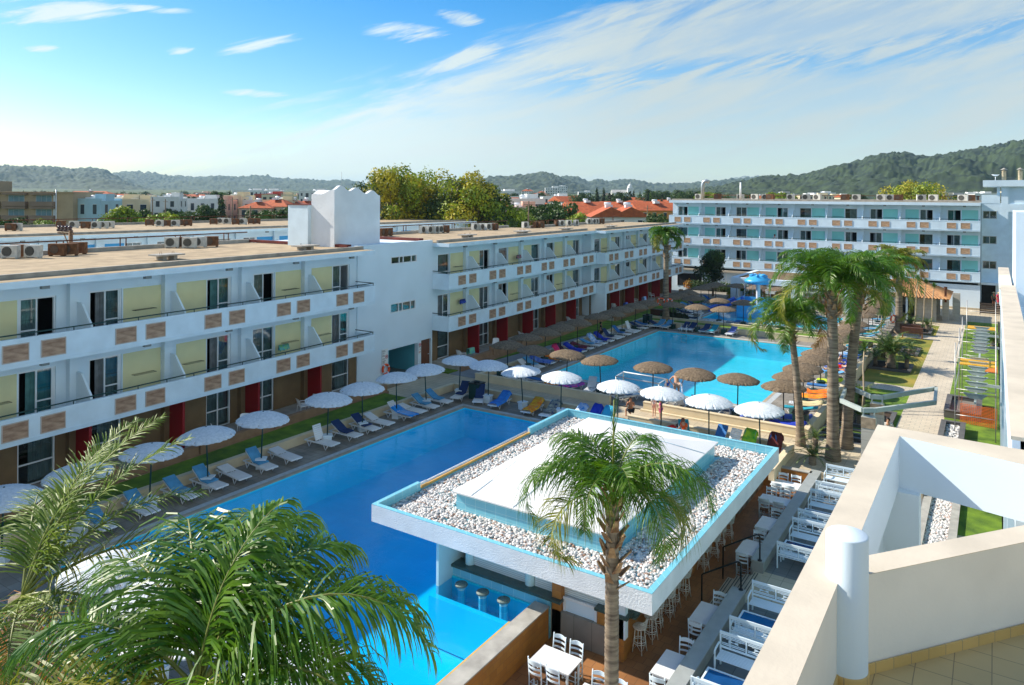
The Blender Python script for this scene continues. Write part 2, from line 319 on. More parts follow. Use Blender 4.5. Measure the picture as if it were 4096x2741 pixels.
COPE = mat('pool_coping', (.46, .38, .27), .7, .12, 2., .2, 20)
def slab(name, rects, top, m, bot=-2.6):
    b = MB()
    for x0, y0, x1, y1 in rects: b.box(x0, y0, bot, x1, y1, top)
    return struct(name, b, m)
# pools are holes left between the deck pieces
slab('pool_deck', [(-29.2, 2, -26.9, 38), (-26.9, 35.65, -8.45, 38), (-26.9, 2, -11.6, 12.0), (-15.1, 31.4, -9.0, 35.65), (-9.0, 35.55, -8.2, 35.65), (-15.1, 19.5, -9.3, 31.4)], 0, STONE)
slab('pool_deck', [(-29.4, 40.8, -26.9, 68.1), (-26.9, 40.8, -8.2, 44.5), (-11.4, 44.5, -8.2, 68.1), (-26.9, 66.1, -11.4, 68.1)], 0, STONE)
slab('pool_deck', [(-31.5, 70.6, -26.1, 90), (-26.1, 84.1, -8.2, 90), (-12.6, 70.6, -8.2, 84.1), (-26.1, 70.6, -12.6, 74.6), (-34, 90, -8.2, 100.9)], .002, STONE)
slab('walkway', [(-33, 34.1, -29.4, 41), (-29.4, 38.2, -8.2, 40.6), (-8.2, 36, -2.5, 41.2)], -.004, WALKT)
def pool(name, segs, outer, m, depth, border):
    b = MB()
    for x0, y0, x1, y1 in segs: b.box(x0, y0, -2.55, x1, y1, -depth)
    for (x0, y0), (x1, y1) in outer:
        b.box(min(x0, x1)-.05*(y0 != y1), min(y0, y1)-.05*(x0 != x1), -depth, max(x0, x1)+.05*(y0 != y1), max(y0, y1)+.05*(x0 != x1), -.05)
    return struct(name, b, m)
def border(x0, y0, x1, y1, w1=.16, w2=.34):
    """inner coping then a grate strip round a rectangle pool edge (two straight bands per side)"""
    return
pool('pool_basin', [(-26.45, 12.4, -15.25, 35.2), (-15.25, 12.4, -11.75, 19.5)], [((-26.45, 12.4), (-26.45, 35.2)), ((-26.45, 35.2), (-15.2, 35.2)), ((-15.2, 35.2), (-15.2, 19.5)), ((-15.2, 19.45), (-11.75, 19.45)), ((-11.75, 19.45), (-11.75, 12.4)), ((-11.75, 12.4), (-26.45, 12.4))], POOLT, 1.75, 0)
pool('pool_basin', [(-26.45, 44.95, -11.9, 65.65)], [((-26.45, 44.95), (-26.45, 65.65)), ((-26.45, 65.65), (-11.9, 65.65)), ((-11.9, 65.65), (-11.9, 44.95)), ((-11.9, 44.95), (-26.45, 44.95))], POOLT, 1.5, 0)
pool('kids_pool_basin', [(-25.65, 75.1, -13.1, 83.6)], [((-25.65, 75.1), (-25.65, 83.6)), ((-25.65, 83.6), (-13.1, 83.6)), ((-13.1, 83.6), (-13.1, 75.1)), ((-13.1, 75.1), (-25.65, 75.1))], POOLT, .6, 0)
WAT = water_mat('pool_water', (.50, .90, .99), .30, 1.1); WAT2 = water_mat('pool_water_far', (.40, .94, .97), .22, 1.0)
WAT3 = water_mat('pool_water_deep', (.35, .80, 1.0), .30, 1.1)
def sheet(name, rects, z, m):
    b = MB()
    for x0, y0, x1, y1 in rects: b.add([(x0, y0, z), (x1, y0, z), (x1, y1, z), (x0, y1, z)], [(0, 1, 2, 3)])
    return struct(name, b, m)
sheet('pool_water', [(-26.4, 12.45, -15.25, 35.15), (-15.25, 12.45, -11.8, 19.4)], -.1, WAT3)
sheet('pool_water', [(-26.4, 45, -11.95, 65.6)], -.1, WAT2)
sheet('pool_water', [(-25.6, 75.15, -13.15, 83.55)], -.1, WAT2)
def rim(rects_c, rects_g):
    b = MB()
    for r in rects_c: b.box(r[0], r[1], -.05, r[2], r[3], .004)
    struct('pool_coping', b, COPE); b = MB()
    for r in rects_g: b.box(r[0], r[1], -2.6, r[2], r[3], -.002)
    struct('pool_border', b, BORD)
rim([(-26.6, 12.2, -26.4, 35.35), (-26.4, 35.15, -8.9, 35.35), (-26.4, 12.2, -11.8, 12.4)], [(-26.9, 12.0, -26.6, 35.65), (-26.6, 35.35, -15.1, 35.65), (-26.6, 12.0, -11.8, 12.2)])
rim([(-26.6, 44.8, -26.4, 65.8), (-26.4, 65.6, -11.75, 65.8), (-26.4, 44.8, -11.75, 45.0), (-11.95, 45.0, -11.75, 65.6)], [(-26.9, 44.5, -26.6, 66.1), (-26.6, 65.8, -11.4, 66.1), (-26.6, 44.5, -11.4, 44.8), (-11.75, 44.8, -11.4, 65.8)])
rim([(-25.8, 74.9, -25.6, 83.8), (-25.6, 83.6, -12.95, 83.8), (-25.6, 74.9, -12.95, 75.1), (-13.15, 75.1, -12.95, 83.6)], [(-26.1, 74.6, -25.8, 84.1), (-25.8, 83.8, -12.6, 84.1), (-25.8, 74.6, -12.6, 74.9), (-12.95, 74.9, -12.6, 83.8)])
b = MB(); b.box(-11.98, 12.42, -.05, -11.8, 18.2, .0); struct('pool_coping', b, mat('yellow_coping', (.62, .42, .12), .6, .1, 3.))
# left side: lawn strip, grey path, terrace along the buildings
b = MB(); b.prism([(-32.3, -5), (-29.45, -5), (-29.45, 33.7), (-33.3, 33.7)], -2.6, .38); struct('lawn', b, GRASS)
b = MB(); b.prism([(-33.6, 41), (-32.2, 41.), (-31.9, 47), (-30.1, 69.5), (-29.5, 76), (-29.4, 90), (-35.5, 90), (-35.0, 60)], -2.6, .10); struct('lawn', b, GRASS)
b = MB(); b.prism([(-32.2, 41), (-29.4, 41), (-29.4, 70), (-29.5, 76), (-30.1, 69.5), (-31.9, 47)], -2.6, .03); struct('path', b, mat('blue_grey_path', (.26, .27, .28), .8, .08, 1.))
b = MB(); b.box(-38, -5, -2.6, -33.6, 95, .02); struct('ground', b, WALKT)
# right side: lawns and path
slab('path', [(-4.6, 41.3, -2.42, 91)], -.30, PATHT)
slab('path', [(-8.1, 55.3, -4.6, 57.0), (-8.1, 77.2, -4.6, 79.5)], -.305, PATHT)
slab('lawn', [(-8.0, 57.0, -4.6, 77.2), (-8.0, 79.5, -4.6, 86)], -.30, GRASSY)
slab('lawn', [(-8.0, 41.2, -4.6, 55.3), (-2.42, 33, .3, 91)], -.30, GRASS)
slab('path', [(-8.2, 86, -4.6, 93), (-4.6, 91, .3, 93), (-8.2, 93, 3, 108)], -.30, WALKT)
slab('pavement', [(-34, 100.95, 12, 112)], -.1, WALKT)
# sunk brown dining terrace and grey lounge terrace
slab('terrace', [(-11.26, 2, -6.9, 19.5), (-9.3, 19.5, -6.9, 35.5)], -.85, TERRA)
slab('terrace', [(-6.55, 2, -2.3, 23.6), (-6.55, 25.9, -2.3, 36)], -.25, GREYT)
slab('terrace', [(-6.55, 23.6, -2.3, 25.9)], -.252, WALKT)
slab('ground', [(-2.3, -15, 4, 33)], -.3, WALKT)
slab('grass_verge', [(-2.3, 33, -2.42, 34)], -.3, GRASS)

# pebble heaps: rounded stones nobody could count
def pebbles(name, label, regions, z, n, s0, s1, cols, kind='stuff', jit=.03, holes=()):
    t = (1+5**.5)/2
    iv = np.array([(-1,t,0),(1,t,0),(-1,-t,0),(1,-t,0),(0,-1,t),(0,1,t),(0,-1,-t),(0,1,-t),(t,0,-1),(t,0,1),(-t,0,-1),(-t,0,1)], float); iv /= np.linalg.norm(iv[0])
    it = np.array([(0,11,5),(0,5,1),(0,1,7),(0,7,10),(0,10,11),(1,5,9),(5,11,4),(11,10,2),(10,7,6),(7,1,8),(3,9,4),(3,4,2),(3,2,6),(3,6,8),(3,8,9),(4,9,5),(2,4,11),(6,2,10),(8,6,7),(9,8,1)])
    rg = np.random.default_rng(5); area = [abs((r[2]-r[0])*(r[3]-r[1])) for r in regions]; P = []
    for r, a in zip(regions, area):
        k = int(n*a/sum(area)); x = rg.uniform(r[0], r[2], k); y = rg.uniform(r[1], r[3], k); P.append(np.stack([x, y], 1))
    P = np.concatenate(P); k = len(P); sc = rg.uniform(s0, s1, k); ang = rg.uniform(0, 6.28, k)
    V = iv[None]*np.stack([sc, sc*rg.uniform(.65, .9, k), sc*rg.uniform(.45, .7, k)], 1)[:, None]
    ca, sa = np.cos(ang)[:, None], np.sin(ang)[:, None]; X = V[..., 0]*ca-V[..., 1]*sa+P[:, 0:1]; Y = V[..., 0]*sa+V[..., 1]*ca+P[:, 1:2]; Z = V[..., 2]+z+rg.uniform(0, jit, k)[:, None]
    co = np.stack([X, Y, Z], -1).reshape(-1, 3); F = (it[None]+12*np.arange(k)[:, None, None]).reshape(-1, 3)
    me = bpy.data.meshes.new(name); me.vertices.add(len(co)); me.vertices.foreach_set('co', co.ravel()); me.loops.add(F.size); me.loops.foreach_set('vertex_index', F.ravel().astype(np.int32)); me.polygons.add(len(F))
    me.polygons.foreach_set('loop_start', np.arange(0, F.size, 3, dtype=np.int32)); me.polygons.foreach_set('use_smooth', np.ones(len(F), bool)); me.polygons.foreach_set('material_index', np.repeat(rg.choice(len(cols), k, p=[c[1] for c in cols]), 20).astype(np.int32))
    for c, _ in cols: me.materials.append(c)
    me.update(calc_edges=True); o = put(name, me); o['kind'] = 'stuff'; tagit(o, label, 'pebbles'); return o
PB = [(mat('pebble_white', (.74, .71, .68), .7, .06, 8.), .58), (mat('pebble_grey', (.42, .42, .42), .7, .1, 8.), .27), (mat('pebble_pink', (.50, .37, .31), .7, .1, 8.), .10), (mat('pebble_brown', (.26, .15, .10), .7, .1, 8.), .05)]
pebbles('pebbles', 'loose white, grey and pink pebbles spread over the pool bar roof', [(-17.7, 18.66, -7.76, 20.5), (-17.7, 30.75, -7.76, 32.1), (-17.7, 20.5, -15.9, 30.75), (-9.6, 20.5, -7.76, 30.75)], 1.66, 15500, .045, .085, PB)
pebbles('pebbles', 'white pebbles in the long stone edged bed beside the lawn', [(-2.2, 29, -1.4, 37.6)], -.28, 2300, .045, .075, [(PB[0][0], .7), (PB[1][0], .2), (PB[2][0], .1)])
pebbles('pebbles', 'white and grey stones in the dark planter box by the path', [(-2.2, 44.3, -1.5, 48.0)], -.1, 260, .07, .13, [(PB[0][0], .7), (PB[1][0], .3)])

# garden and retaining walls
def wall(label, rects, z0, z1, m, cap=None, name='garden_wall', cat='wall', capm=None, group=None):
    t = thing(name, label, cat, (rects[0][0], rects[0][1], z0), group=group); ox, oy = rects[0][0], rects[0][1]
    b = MB(); c = MB(); h = z1-z0
    for x0, y0, x1, y1 in rects:
        b.box(x0-ox, y0-oy, 0, x1-ox, y1-oy, h-.04)
        c.box(x0-ox-.02, y0-oy-.02, h-.04, x1-ox+.02, y1-oy+.02, h)
    part('wall', b, m, t); part('coping', c, capm or m, t); return t
wall('low cream wall behind the sun loungers left of the near pool', [(-29.45, 2, -29.2, 37.75)], -.3, .45, WALLC)
wall('long low cream wall between the near pool deck and the walkway', [(-29.2, 37.75, -19.8, 38.0), (-17.0, 37.75, -8.2, 38.0), (-8.45, 34.0, -8.2, 37.75)], -.1, .45, WALLC)
wall('low cream wall along the near side of the far pool deck', [(-29.6, 40.6, -19.5, 40.85)], -.1, .5, WALLC)
wall('low cream wall right of the gap at the near side of the far pool deck', [(-17.3, 40.6, -8.1, 40.85)], -.1, .5, WALLC)
b = MB(); b.box(0, 0, 0, 9.2, .22, .14); single('step', b, WALLC, 'long cream step at the foot of the wall below the far pool deck', 'step', (-17.4, 40.36, -.05))
wall('cream wall between far pool deck and garden, nearer stretch', [(-8.35, 40.85, -8.1, 53.4)], -.4, .5, WALLC)
wall('cream wall between far pool deck and garden, farther stretch', [(-8.35, 55.4, -8.1, 68)], -.4, .5, WALLC)
wall('low cream wall behind the loungers at the far end of the far pool', [(-29.4, 68.1, -8.1, 68.35)], -.1, .45, WALLC)
wall('low cream wall before the children pool deck', [(-29.4, 70.35, -8.1, 70.6)], -.1, .5, WALLC)
wall('low cream wall left of the loungers of the far pool', [(-29.65, 41, -29.4, 70.4)], -.1, .42, WALLC)
slab('grass_verge', [(-29.4, 68.35, -8.1, 70.35)], .30, GRASS)
wall('grey topped brown wall between the near pool and the dining terrace', [(-11.75, 2, -11.26, 19.3)], -.85, .16, ORWALL, capm=ROOFC)
wall('brown tiled wall closing the far end of the dining terrace', [(-9.3, 35.3, -6.9, 35.55)], -.85, .14, ORWALL, capm=ROOFC)
wall('wide grey stone wall between dining terrace and lounge terrace, far stretch', [(-6.95, 25.75, -6.55, 35.8)], -.85, .14, mat('grey_wall_stone', (.30, .31, .30), .5, .08, 3., .1, 30), name='planter_wall', capm=mat('grey_wall_cap', (.36, .38, .37), .35, .06, 3.))
wall('wide grey stone wall between dining terrace and lounge terrace, near stretch', [(-6.95, 2, -6.55, 23.6)], -.85, .14, MATS['grey_wall_stone'], name='planter_wall', capm=MATS['grey_wall_cap'])
b = MB()
for i in range(4): b.box(0+.3*i, 0, -.02, .3*i+.3, 2.1, .15+.15*i)
t = single('steps', b, mat('beige_step', (.50, .43, .32), .7, .08, 3.), 'beige steps with dark strips up from the dining terrace', 'steps', (-7.75, 23.62, -.85))
b = MB()
for i in range(4):
    for k in (0, .09): b.box(.3*i+.04+k, .05, .151+.15*i, .3*i+.07+k, 2.05, .154+.15*i)
part('anti_slip_strip', b, BLACKM, t)
for i, (y, lab) in enumerate(((23.55, 'black bent handrail at the near side of the beige steps'), (25.8, 'black bent handrail at the far side of the beige steps'))):
    b = MB(); b.tube([(-7.95, y, -.85), (-7.95, y, .25), (-7.9, y, .3), (-6.8, y, 1.0), (-6.72, y, 1.0), (-6.68, y, .95), (-6.68, y, .14)], .028, 8); t = single('handrail', b, BLACKM, lab, 'handrail'); b = MB(); b.lathe([(0, .17), (.07, .17), (.08, .14)], 12, (-6.68, y, 0)); part('foot_plate', b, BLACKM, t)
wall('stone edging of the long pebble bed', [(-2.45, 28.8, -2.2, 37.8), (-1.4, 28.8, -1.15, 37.8), (-2.2, 37.6, -1.4, 37.8)], -.3, -.12, ROOFC, name='bed_edging', cat='edging')
DSTONE = mat('dark_planter_stone', (.12, .115, .11), .7, .1, 3., .1, 30)
def bedbox(label, x0, y0, x1, y1, z1=-.08, w=.22, z0=-.32, fill=SOIL, m=None):
    t = wall(label, [(x0, y0, x1, y0+w), (x0, y1-w, x1, y1), (x0, y0+w, x0+w, y1-w), (x1-w, y0+w, x1, y1-w)], z0, z1, m or DSTONE, name='planter', cat='planter')
    if fill: b = MB(); b.box(w, w, 0, x1-x0-w, y1-y0-w, (z1-z0)*.5); part('soil', b, fill, t)
    return t
bedbox('dark stone planter box holding stones right of the path', -2.45, 43.9, -1.3, 48.2, .12)
bedbox('empty dark stone planter box right of the path by the scaffold', -2.45, 50.3, -.6, 54.5, .15, .25, fill=mat('planter_floor', (.22, .20, .17), .9, .1, 3.))
bedbox('low dark stone frame round the three cycads in the lawn', -8.0, 61.4, -5.15, 64.4, -.16)
bedbox('small low stone frame round the cycad farther up the lawn', -6.6, 68.2, -5.2, 71.6, -.16)
bedbox('low stone frame round the plants at the far end of the lawn', -7.6, 79.8, -5.0, 83.6, -.16)
bedbox('long low stone bed under the angular steel frame, nearest', -7.9, 41.4, -4.9, 42.6, -.05)
bedbox('long low stone bed under the angular steel frame, middle', -7.9, 43.3, -4.9, 44.3, -.1, fill=GRASS)
bedbox('low stone bed of cycads beside the angular steel frame', -7.9, 45.2, -4.8, 49.2, -.12)
bedbox('stone planter of palms and a cycad behind the dining terrace', -8.1, 36.2, -5.0, 39.9, -.02, m=ROOFC)
# ------------------------------------------------------------------ hotel wings (local frame: x outward, y along the facade)
def sliding_door(w, h, open_, cm, rail=True):
    """door frame mesh, glass mesh, curtain mesh; origin at lower left corner on the wall face, y along, z up"""
    f = MB(); e = .07
    f.box(-.1, 0, 0, 0, e, h); f.box(-.1, w-e, 0, 0, w, h); f.box(-.1, e, h-e, 0, w-e, h); f.box(-.1, e, 0, 0, w-e, .05)
    a, b_ = (e, w*.52) if open_ >= 0 else (w*.48, w-e)
    g = MB(); cu = MB()
    if open_ in (1, -1):
        f.box(-.07, a if open_ > 0 else a, .05, -.02, a+.06, h-e); f.box(-.07, b_-.06, .05, -.02, b_, h-e)
        if rail: f.box(-.07, a+.06, .82, -.02, b_-.06, .88)
        g.add([(-.045, a+.06, .05), (-.045, b_-.06, .05), (-.045, b_-.06, h-e), (-.045, a+.06, h-e)], [(0, 1, 2, 3)])
    else:
        if rail: f.box(-.07, e, .82, -.02, w-e, .88)
        if open_ == 2: f.box(-.07, w*.5-.03, .05, -.02, w*.5+.03, h-e)
        g.add([(-.045, e, .05), (-.045, w-e, .05), (-.045, w-e, h-e), (-.045, e, h-e)], [(0, 1, 2, 3)])
    n = 28; lo, hi = {1: (.0, .62), -1: (.3, 1.), 0: (.38, 1.), 2: (0., 1.)}[open_]; vs = []; 
    for i in range(n+1):
        y = w*(lo+(hi-lo)*i/n); x = -.28+.035*math.sin(i*2.1)+.02*math.sin(i*.9); vs += [(x, y, .05), (x, y, h-.02)]
    cu.add(vs, [(2*i, 2*i+2, 2*i+3, 2*i+1) for i in range(n)], True)
    return f, g, cu
_dm = {}
def door_part(root, t, s, z, w, h, kind, cm, frame=None, name='balcony_door'):
    frame = frame or PVC; key = (round(w, 2), round(h, 2), kind, cm.name, frame.name)
    if key not in _dm:
        f, g, cu = sliding_door(w, h, kind, cm); _dm[key] = (f.mesh('door_frame', frame), g.mesh('pane', GLASS), cu.mesh('curtain', cm))
    a = _dm[key]; o = put(name, a[0], root, (t, s, z)); put('pane', a[1], o); put('curtain', a[2], o); return o
def holes_wall(b, x0, x1, s0, s1, z0, z1, holes):
    """wall slab between x0..x1 with rectangular openings (sa, sb, za, zb), sorted along s"""
    s = s0
    for a, c, za, zb in sorted(holes):
        if a > s: b.box(x0, s, z0, x1, a, z1)
        if za > z0: b.box(x0, a, z0, x1, c, za)
        if zb < z1: b.box(x0, a, zb, x1, c, z1)
        s = c
    if s < s1: b.box(x0, s, z0, x1, s1, z1)
_tiles = {}
def facade(root, s0, bays, bw, T, DW, LV, zr0, zr1, panel, first, tilem, tt=0., ground=None, fins=True, depth=8.2, dh=2.15, seed=1, dz=.12, pairc=None, ends=(True, True)):
    """T: outward offset of the parapet plane, DW: balcony depth, LV: list of (slab bottom, parapet top)"""
    rn = random.Random(seed); s1 = s0+bays*bw; tw = T-DW; par = .14
    levels = [(zb+.22, (LV[i+1][0] if i+1 < len(LV) else zr0)) for i, (zb, zt) in enumerate(LV)]
    W = MB(); P = MB(); F = []; 
    for li, ((zb, zt), (zf, zc)) in enumerate(zip(LV, levels)):
        holes = []
        for k in range(bays):
            a = s0+k*bw; dl = (k % 2 == 0) == first       # door at the left part of the bay
            dw = 1.42; p0 = a+.95 if dl else a+bw-.62-dw
            if dl: p0 = a+.72
            holes.append((p0, p0+dw, zf, zf+dh)); kind = rn.choice((1, -1, 0, 0, 2, 1))
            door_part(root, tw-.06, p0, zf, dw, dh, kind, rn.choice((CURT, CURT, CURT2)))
            ya, yb = (p0+dw+.06, a+bw-.24) if dl else (a+.55, p0-.04)
            P = MB(); P.box(tw, ya, zf+.02, tw+.012, yb, zf+2.12); part('wall_panel', P, panel, root)
            # drying rack
            if rn.random() < .6:
                r = MB(); yc = (ya+yb)/2; zk = zf+1.12
                for dx in (.02, .16, .3): r.tube([(tw+dx, yc-.5, zk), (tw+dx, yc+.5, zk)], .008, 4)
                for dy in (-.5, .5): r.tube([(tw, yc+dy, zk), (tw+.32, yc+dy, zk)], .01, 4)
                part('drying_rack', r, BLACKM, root)
        holes_wall(W, tw-.2, tw, s0+.002, s1-.002, zf-.2, zc, holes)
        # dark rooms behind
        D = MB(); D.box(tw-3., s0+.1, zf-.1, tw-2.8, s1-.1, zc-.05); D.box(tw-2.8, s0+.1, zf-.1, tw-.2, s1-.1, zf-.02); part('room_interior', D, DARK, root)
        for k in range(bays+1):
            a = s0+k*bw
            if 0 < k < bays or (k == 0 and ends[0]) or (k == bays and ends[1]):
                if 0 < k < bays: W.box(tw, a-.22, zf, tw+.28, a+.18, zc)       # pillar
            if fins and 0 < k < bays:
                fb = MB(); zz = zf; D0 = tw+.28; D1 = T-par-.02
                pts = [(D0, zz), (D1, zz), (D1, zz+.95), (D0+.36, zz+1.78), (D0, zz+1.82)]
                fb.add([(p[0], a+.04, p[1]) for p in pts]+[(p[0], a+.13, p[1]) for p in pts], [(0, 1, 2, 3, 4), (9, 8, 7, 6, 5)]+[(i, i+5, (i+1) % 5+5, (i+1) % 5) for i in range(5)])
                part('balcony_divider', fb, WHITE2, root)
            elif not fins: pass
        # slab and parapet
        S = MB(); S.box(tw-.1, s0, zb, T-par, s1, zf-.003); S.box(T-par, s0, zb, T, s1, zt); S.box(T, s0, zb+.12, T+.02, s1, zb+.16); S.box(T, s0, zt-.10, T+.015, s1, zt)
        if ends[0]: S.box(tw, s0, zf, T-par, s0+par, zt)
        if ends[1]: S.box(tw, s1-par, zf, T-par, s1, zt)
        part('balcony', S, WHITE, root)
        for k in range(bays):
            c = (pairc[k] if pairc else s0+bw*(k+.5))
            for o in (-.67, .67):
                key = tilem.name
                if key not in _tiles: q = MB(); q.box(0, -.43, -.30, .02, .43, .30); fr = MB(); fr.box(0, -.46, .30, .035, .46, .335); fr.box(0, -.46, -.335, .035, .46, -.30); fr.box(0, -.46, -.3, .035, -.43, .3); fr.box(0, .43, -.3, .035, .46, .3); _tiles[key] = (q.mesh('stone_panel', tilem), fr.mesh('panel_rim', RIMM))
                o_ = put('stone_panel', _tiles[key][0], root, (T+.003, c+o, (zb+zt)/2+.02)); put('panel_rim', _tiles[key][1], o_)
        rl = MB(); zr = zt+.14; xr = T-.07
        path = ([(tw, s0+.07, zr)] if ends[0] else []) + [(xr, s0+.07, zr), (xr, s1-.07, zr)] + ([(tw, s1-.07, zr)] if ends[1] else [])
        rl.tube(path, .028, 6); n = int((s1-s0)/1.35)
        for i in range(n+1): y = s0+.1+(s1-s0-.2)*i/n; rl.tube([(xr, y, zt), (xr, y, zr)], .02, 5)
        part('railing', rl, GREENM, root)
        for k in range(bays): q = MB(); y = s0+bw*(k+.62); q.box(T-.5, y-.14, zc-.16, T-.3, y+.14, zc-.002); part('ceiling_lamp', q, mat('lamp_grey', (.25, .27, .27), .4, .0), root)
    part('wall', W, WHITE2, root)
    # roof slab with fascia, curb and gravel
    Rf = MB(); Rf.box(T-depth, s0, zr0, T, s1, zr1); part('roof', Rf, WHITE, root)
    G = MB(); G.box(T-depth+.3, s0+.05, zr1, T-1.1, s1-.05, zr1+.05); G.box(T-.95, s0+.05, zr1, T-.05, s1-.05, zr1+.012); part('roof_gravel', G, ROOFM, root)
    K = MB(); K.box(T-1.1, s0, zr1, T-.95, s1, zr1+.2); K.box(T-depth, s0, zr1, T-depth+.25, s1, zr1+.28); part('roof_curb', K, ROOFC, root)
    K = MB(); K.tube([(T-depth+.1, s0+.2, zr1+.75), (T-depth+.1, s1-.2, zr1+.75)], .04, 6)
    for i in range(int((s1-s0)/3.5)+1):
        y = s0+.3+3.5*i; K.tube([(T-depth+.1, y, zr1+.28), (T-depth+.1, y, zr1+.75)], .035, 5)
        K.tube([(T-depth+.1, y+.35, zr1+.28), (T-depth+.1, y+.35, zr1+.75)], .035, 5)
    part('roof_railing', K, RUST, root)
    # side and rear walls
    Q = MB(); Q.box(T-depth+.3, s0+.02, -1, T-depth+.5, s1-.02, zr0); Q.box(T-depth+.5, s0+.02, -1, tw-.2, s0+.22, zr0); Q.box(T-depth+.5, s1-.22, -1, tw-.2, s1-.02, zr0); part('outer_wall', Q, WHITE2, root)
    K = MB()
    if ground: ground(root, s0, s1, bays, bw, T, tw, LV[0][0], rn, first)
RIMM = mat('panel_rim_paint', (.55, .47, .42), .8, .05, 3.)
PLANT_W = mat('brown_low_wall', (.34, .20, .11), .85, .12, 2., .2, 20)
def ground_a(root, s0, s1, bays, bw, T, tw, zc, rn, first):
    zf = 1.0
    W = MB(); holes = []
    for k in range(bays):
        a = s0+k*bw; dl = (k % 2 == 0) == first; p0 = a+.72 if dl else a+bw-2.04; holes.append((p0, p0+1.42, zf, zf+2.1)); door_part(root, tw-.06, p0, zf, 1.42, 2.1, rn.choice((2, 0, 1)), CURT)
    holes_wall(W, tw-.2, tw, s0, s1, -.3, zc-.004, holes)
    for k in range(1, bays): a = s0+k*bw; W.box(tw, a-.22, zf, tw+.28, a+.04, zc-.004)
    part('ground_floor_wall', W, BROWNW, root)
    for k in range(1, bays):
        a = s0+k*bw; q = MB(); q.box(tw+.28, a+.042, zf, T-.25, a+.16, zc-.004); part('partition', q, REDP, root)
    F = MB(); F.box(tw-.2, s0, .2, T+.9, s1, zf); part('terrace_floor', F, ROOFC, root)
    F = MB(); 
    for k in range(bays): a = s0+k*bw; F.box(T+.75, a+.5, zf+.001, T+1.05, a+bw-.05, zf+.36); F.box(T+.7, a+.02, zf+.001, T+1.1, a+.5, zf+.62)
    F.box(T+.9, s0, .2, T+1.12, s1, zf)
    part('terrace_wall', F, PLANT_W, root)
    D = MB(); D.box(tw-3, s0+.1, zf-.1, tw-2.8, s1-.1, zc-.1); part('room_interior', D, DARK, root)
SC = 1.05
TH = math.atan(.037)
def wing(name, label, O, rz, cat='building'):
    t = thing(name, label, cat, (O[0]*SC, O[1]*SC, CAMZ*(1-SC)), rz); t.scale = (SC,)*3; return t
LVA = [(3.2, 4.24), (6.08, 7.18)]
wa = wing('hotel_wing', 'nearest white three storey hotel wing on the left with yellow panels and brown stone tiles', (-30.37, 12.22), TH)
facade(wa, -13.6, 8, 4.23, 0, 1.5, LVA, 9.05, 9.3, YELLOW, True, STONET, ground=ground_a, seed=5, depth=11.4, ends=(False, True), pairc=[1.17+4.24*(k-3) for k in range(8)])
wb = wing('hotel_wing', 'white three storey hotel wing beyond the plain stair block on the left', (-30.37, 12.22), TH)
facade(wb, 27.76, 6, 4.03, 0, 1.5, LVA, 9.05, 9.3, YELLOW, True, STONET, ground=ground_a, seed=8, depth=10.2, pairc=[29.97+4.03*k for k in range(6)], ends=(True, False))
wc = wing('hotel_wing', 'farthest part of the left hotel row, stepped forward, with red ground floor partitions', (-30.37, 12.22), TH)
facade(wc, 51.98, 6, 3.95, .95, 1.5, LVA, 9.05, 9.3, YELLOW, True, STONET, ground=ground_a, seed=12, depth=8.6)
b = MB(); b.box(-.6, 51.98, -.8, .95, 52.3, 3.2); part('pier', b, WHITE2, wc)
# stair block between the wings
ws = wing('stair_block', 'plain white stair block with two strip windows between the left wings', (-30.37, 12.22), TH)
b = MB(); holes_wall(b, -1.7, -1.42, 20.25, 27.76, 2.95, 9.48, [])
b = MB()
def strip(b, s0, s1, z0, z1, holes): holes_wall(b, -1.7, -1.42, s0, s1, z0, z1, holes)
strip(b, 20.24, 27.755, 7.0, 9.5, [(23.31, 25.98, 8.12, 8.62)]); strip(b, 20.24, 27.755, 2.75, 7.0, [(23.28, 25.88, 4.95, 5.58)]); strip(b, 20.24, 27.755, -.8, 2.75, [(23.16, 26.17, -.8, 2.6), (26.52, 27.64, -.8, 2.68)])
b.box(-10.6, 20.24, 9.3, -1.7, 27.755, 9.42); b.box(-10.8, 20.24, -.8, -10.6, 27.755, 9.3)
part('wall', b, WHITE2, ws)
for s0, s1, z0, z1 in ((23.31, 25.98, 8.12, 8.62), (23.28, 25.88, 4.95, 5.58)):
    f = MB(); e = .06
    f.box(-1.52, s0, z0, -1.40, s1, z0+e); f.box(-1.52, s0, z1-e, -1.40, s1, z1); f.box(-1.52, s0, z0+e, -1.4, s0+e, z1-e); f.box(-1.52, s1-e, z0+e, -1.4, s1, z1-e)
    for q in (.33, .48, .8): y = s0+(s1-s0)*q; f.box(-1.5, y-.035, z0+e, -1.43, y+.035, z1-e)
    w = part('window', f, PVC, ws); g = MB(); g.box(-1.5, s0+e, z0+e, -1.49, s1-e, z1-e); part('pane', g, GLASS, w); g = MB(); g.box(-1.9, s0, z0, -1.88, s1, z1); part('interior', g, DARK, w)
BLUEW = mat('turquoise_wall', (.10, .42, .52), .7, .05, 1.)
b = MB(); b.box(-4.2, 23.16, -.8, -4.1, 26.17, 2.62); b.box(-4.1, 23.06, -.8, -1.7, 23.16, 2.62); b.box(-4.1, 26.17, -.8, -1.7, 26.27, 2.62); b.box(-4.1, 23.16, 2.6, -1.7, 26.17, 2.66); b.box(-1.66, 23.1, -.8, -1.405, 23.16, 2.6); part('recess', b, BLUEW, ws)
b = MB(); b.box(-4.1, 23.16, .58, -1.4, 26.17, .62); part('recess_floor', b, GREYT, ws)
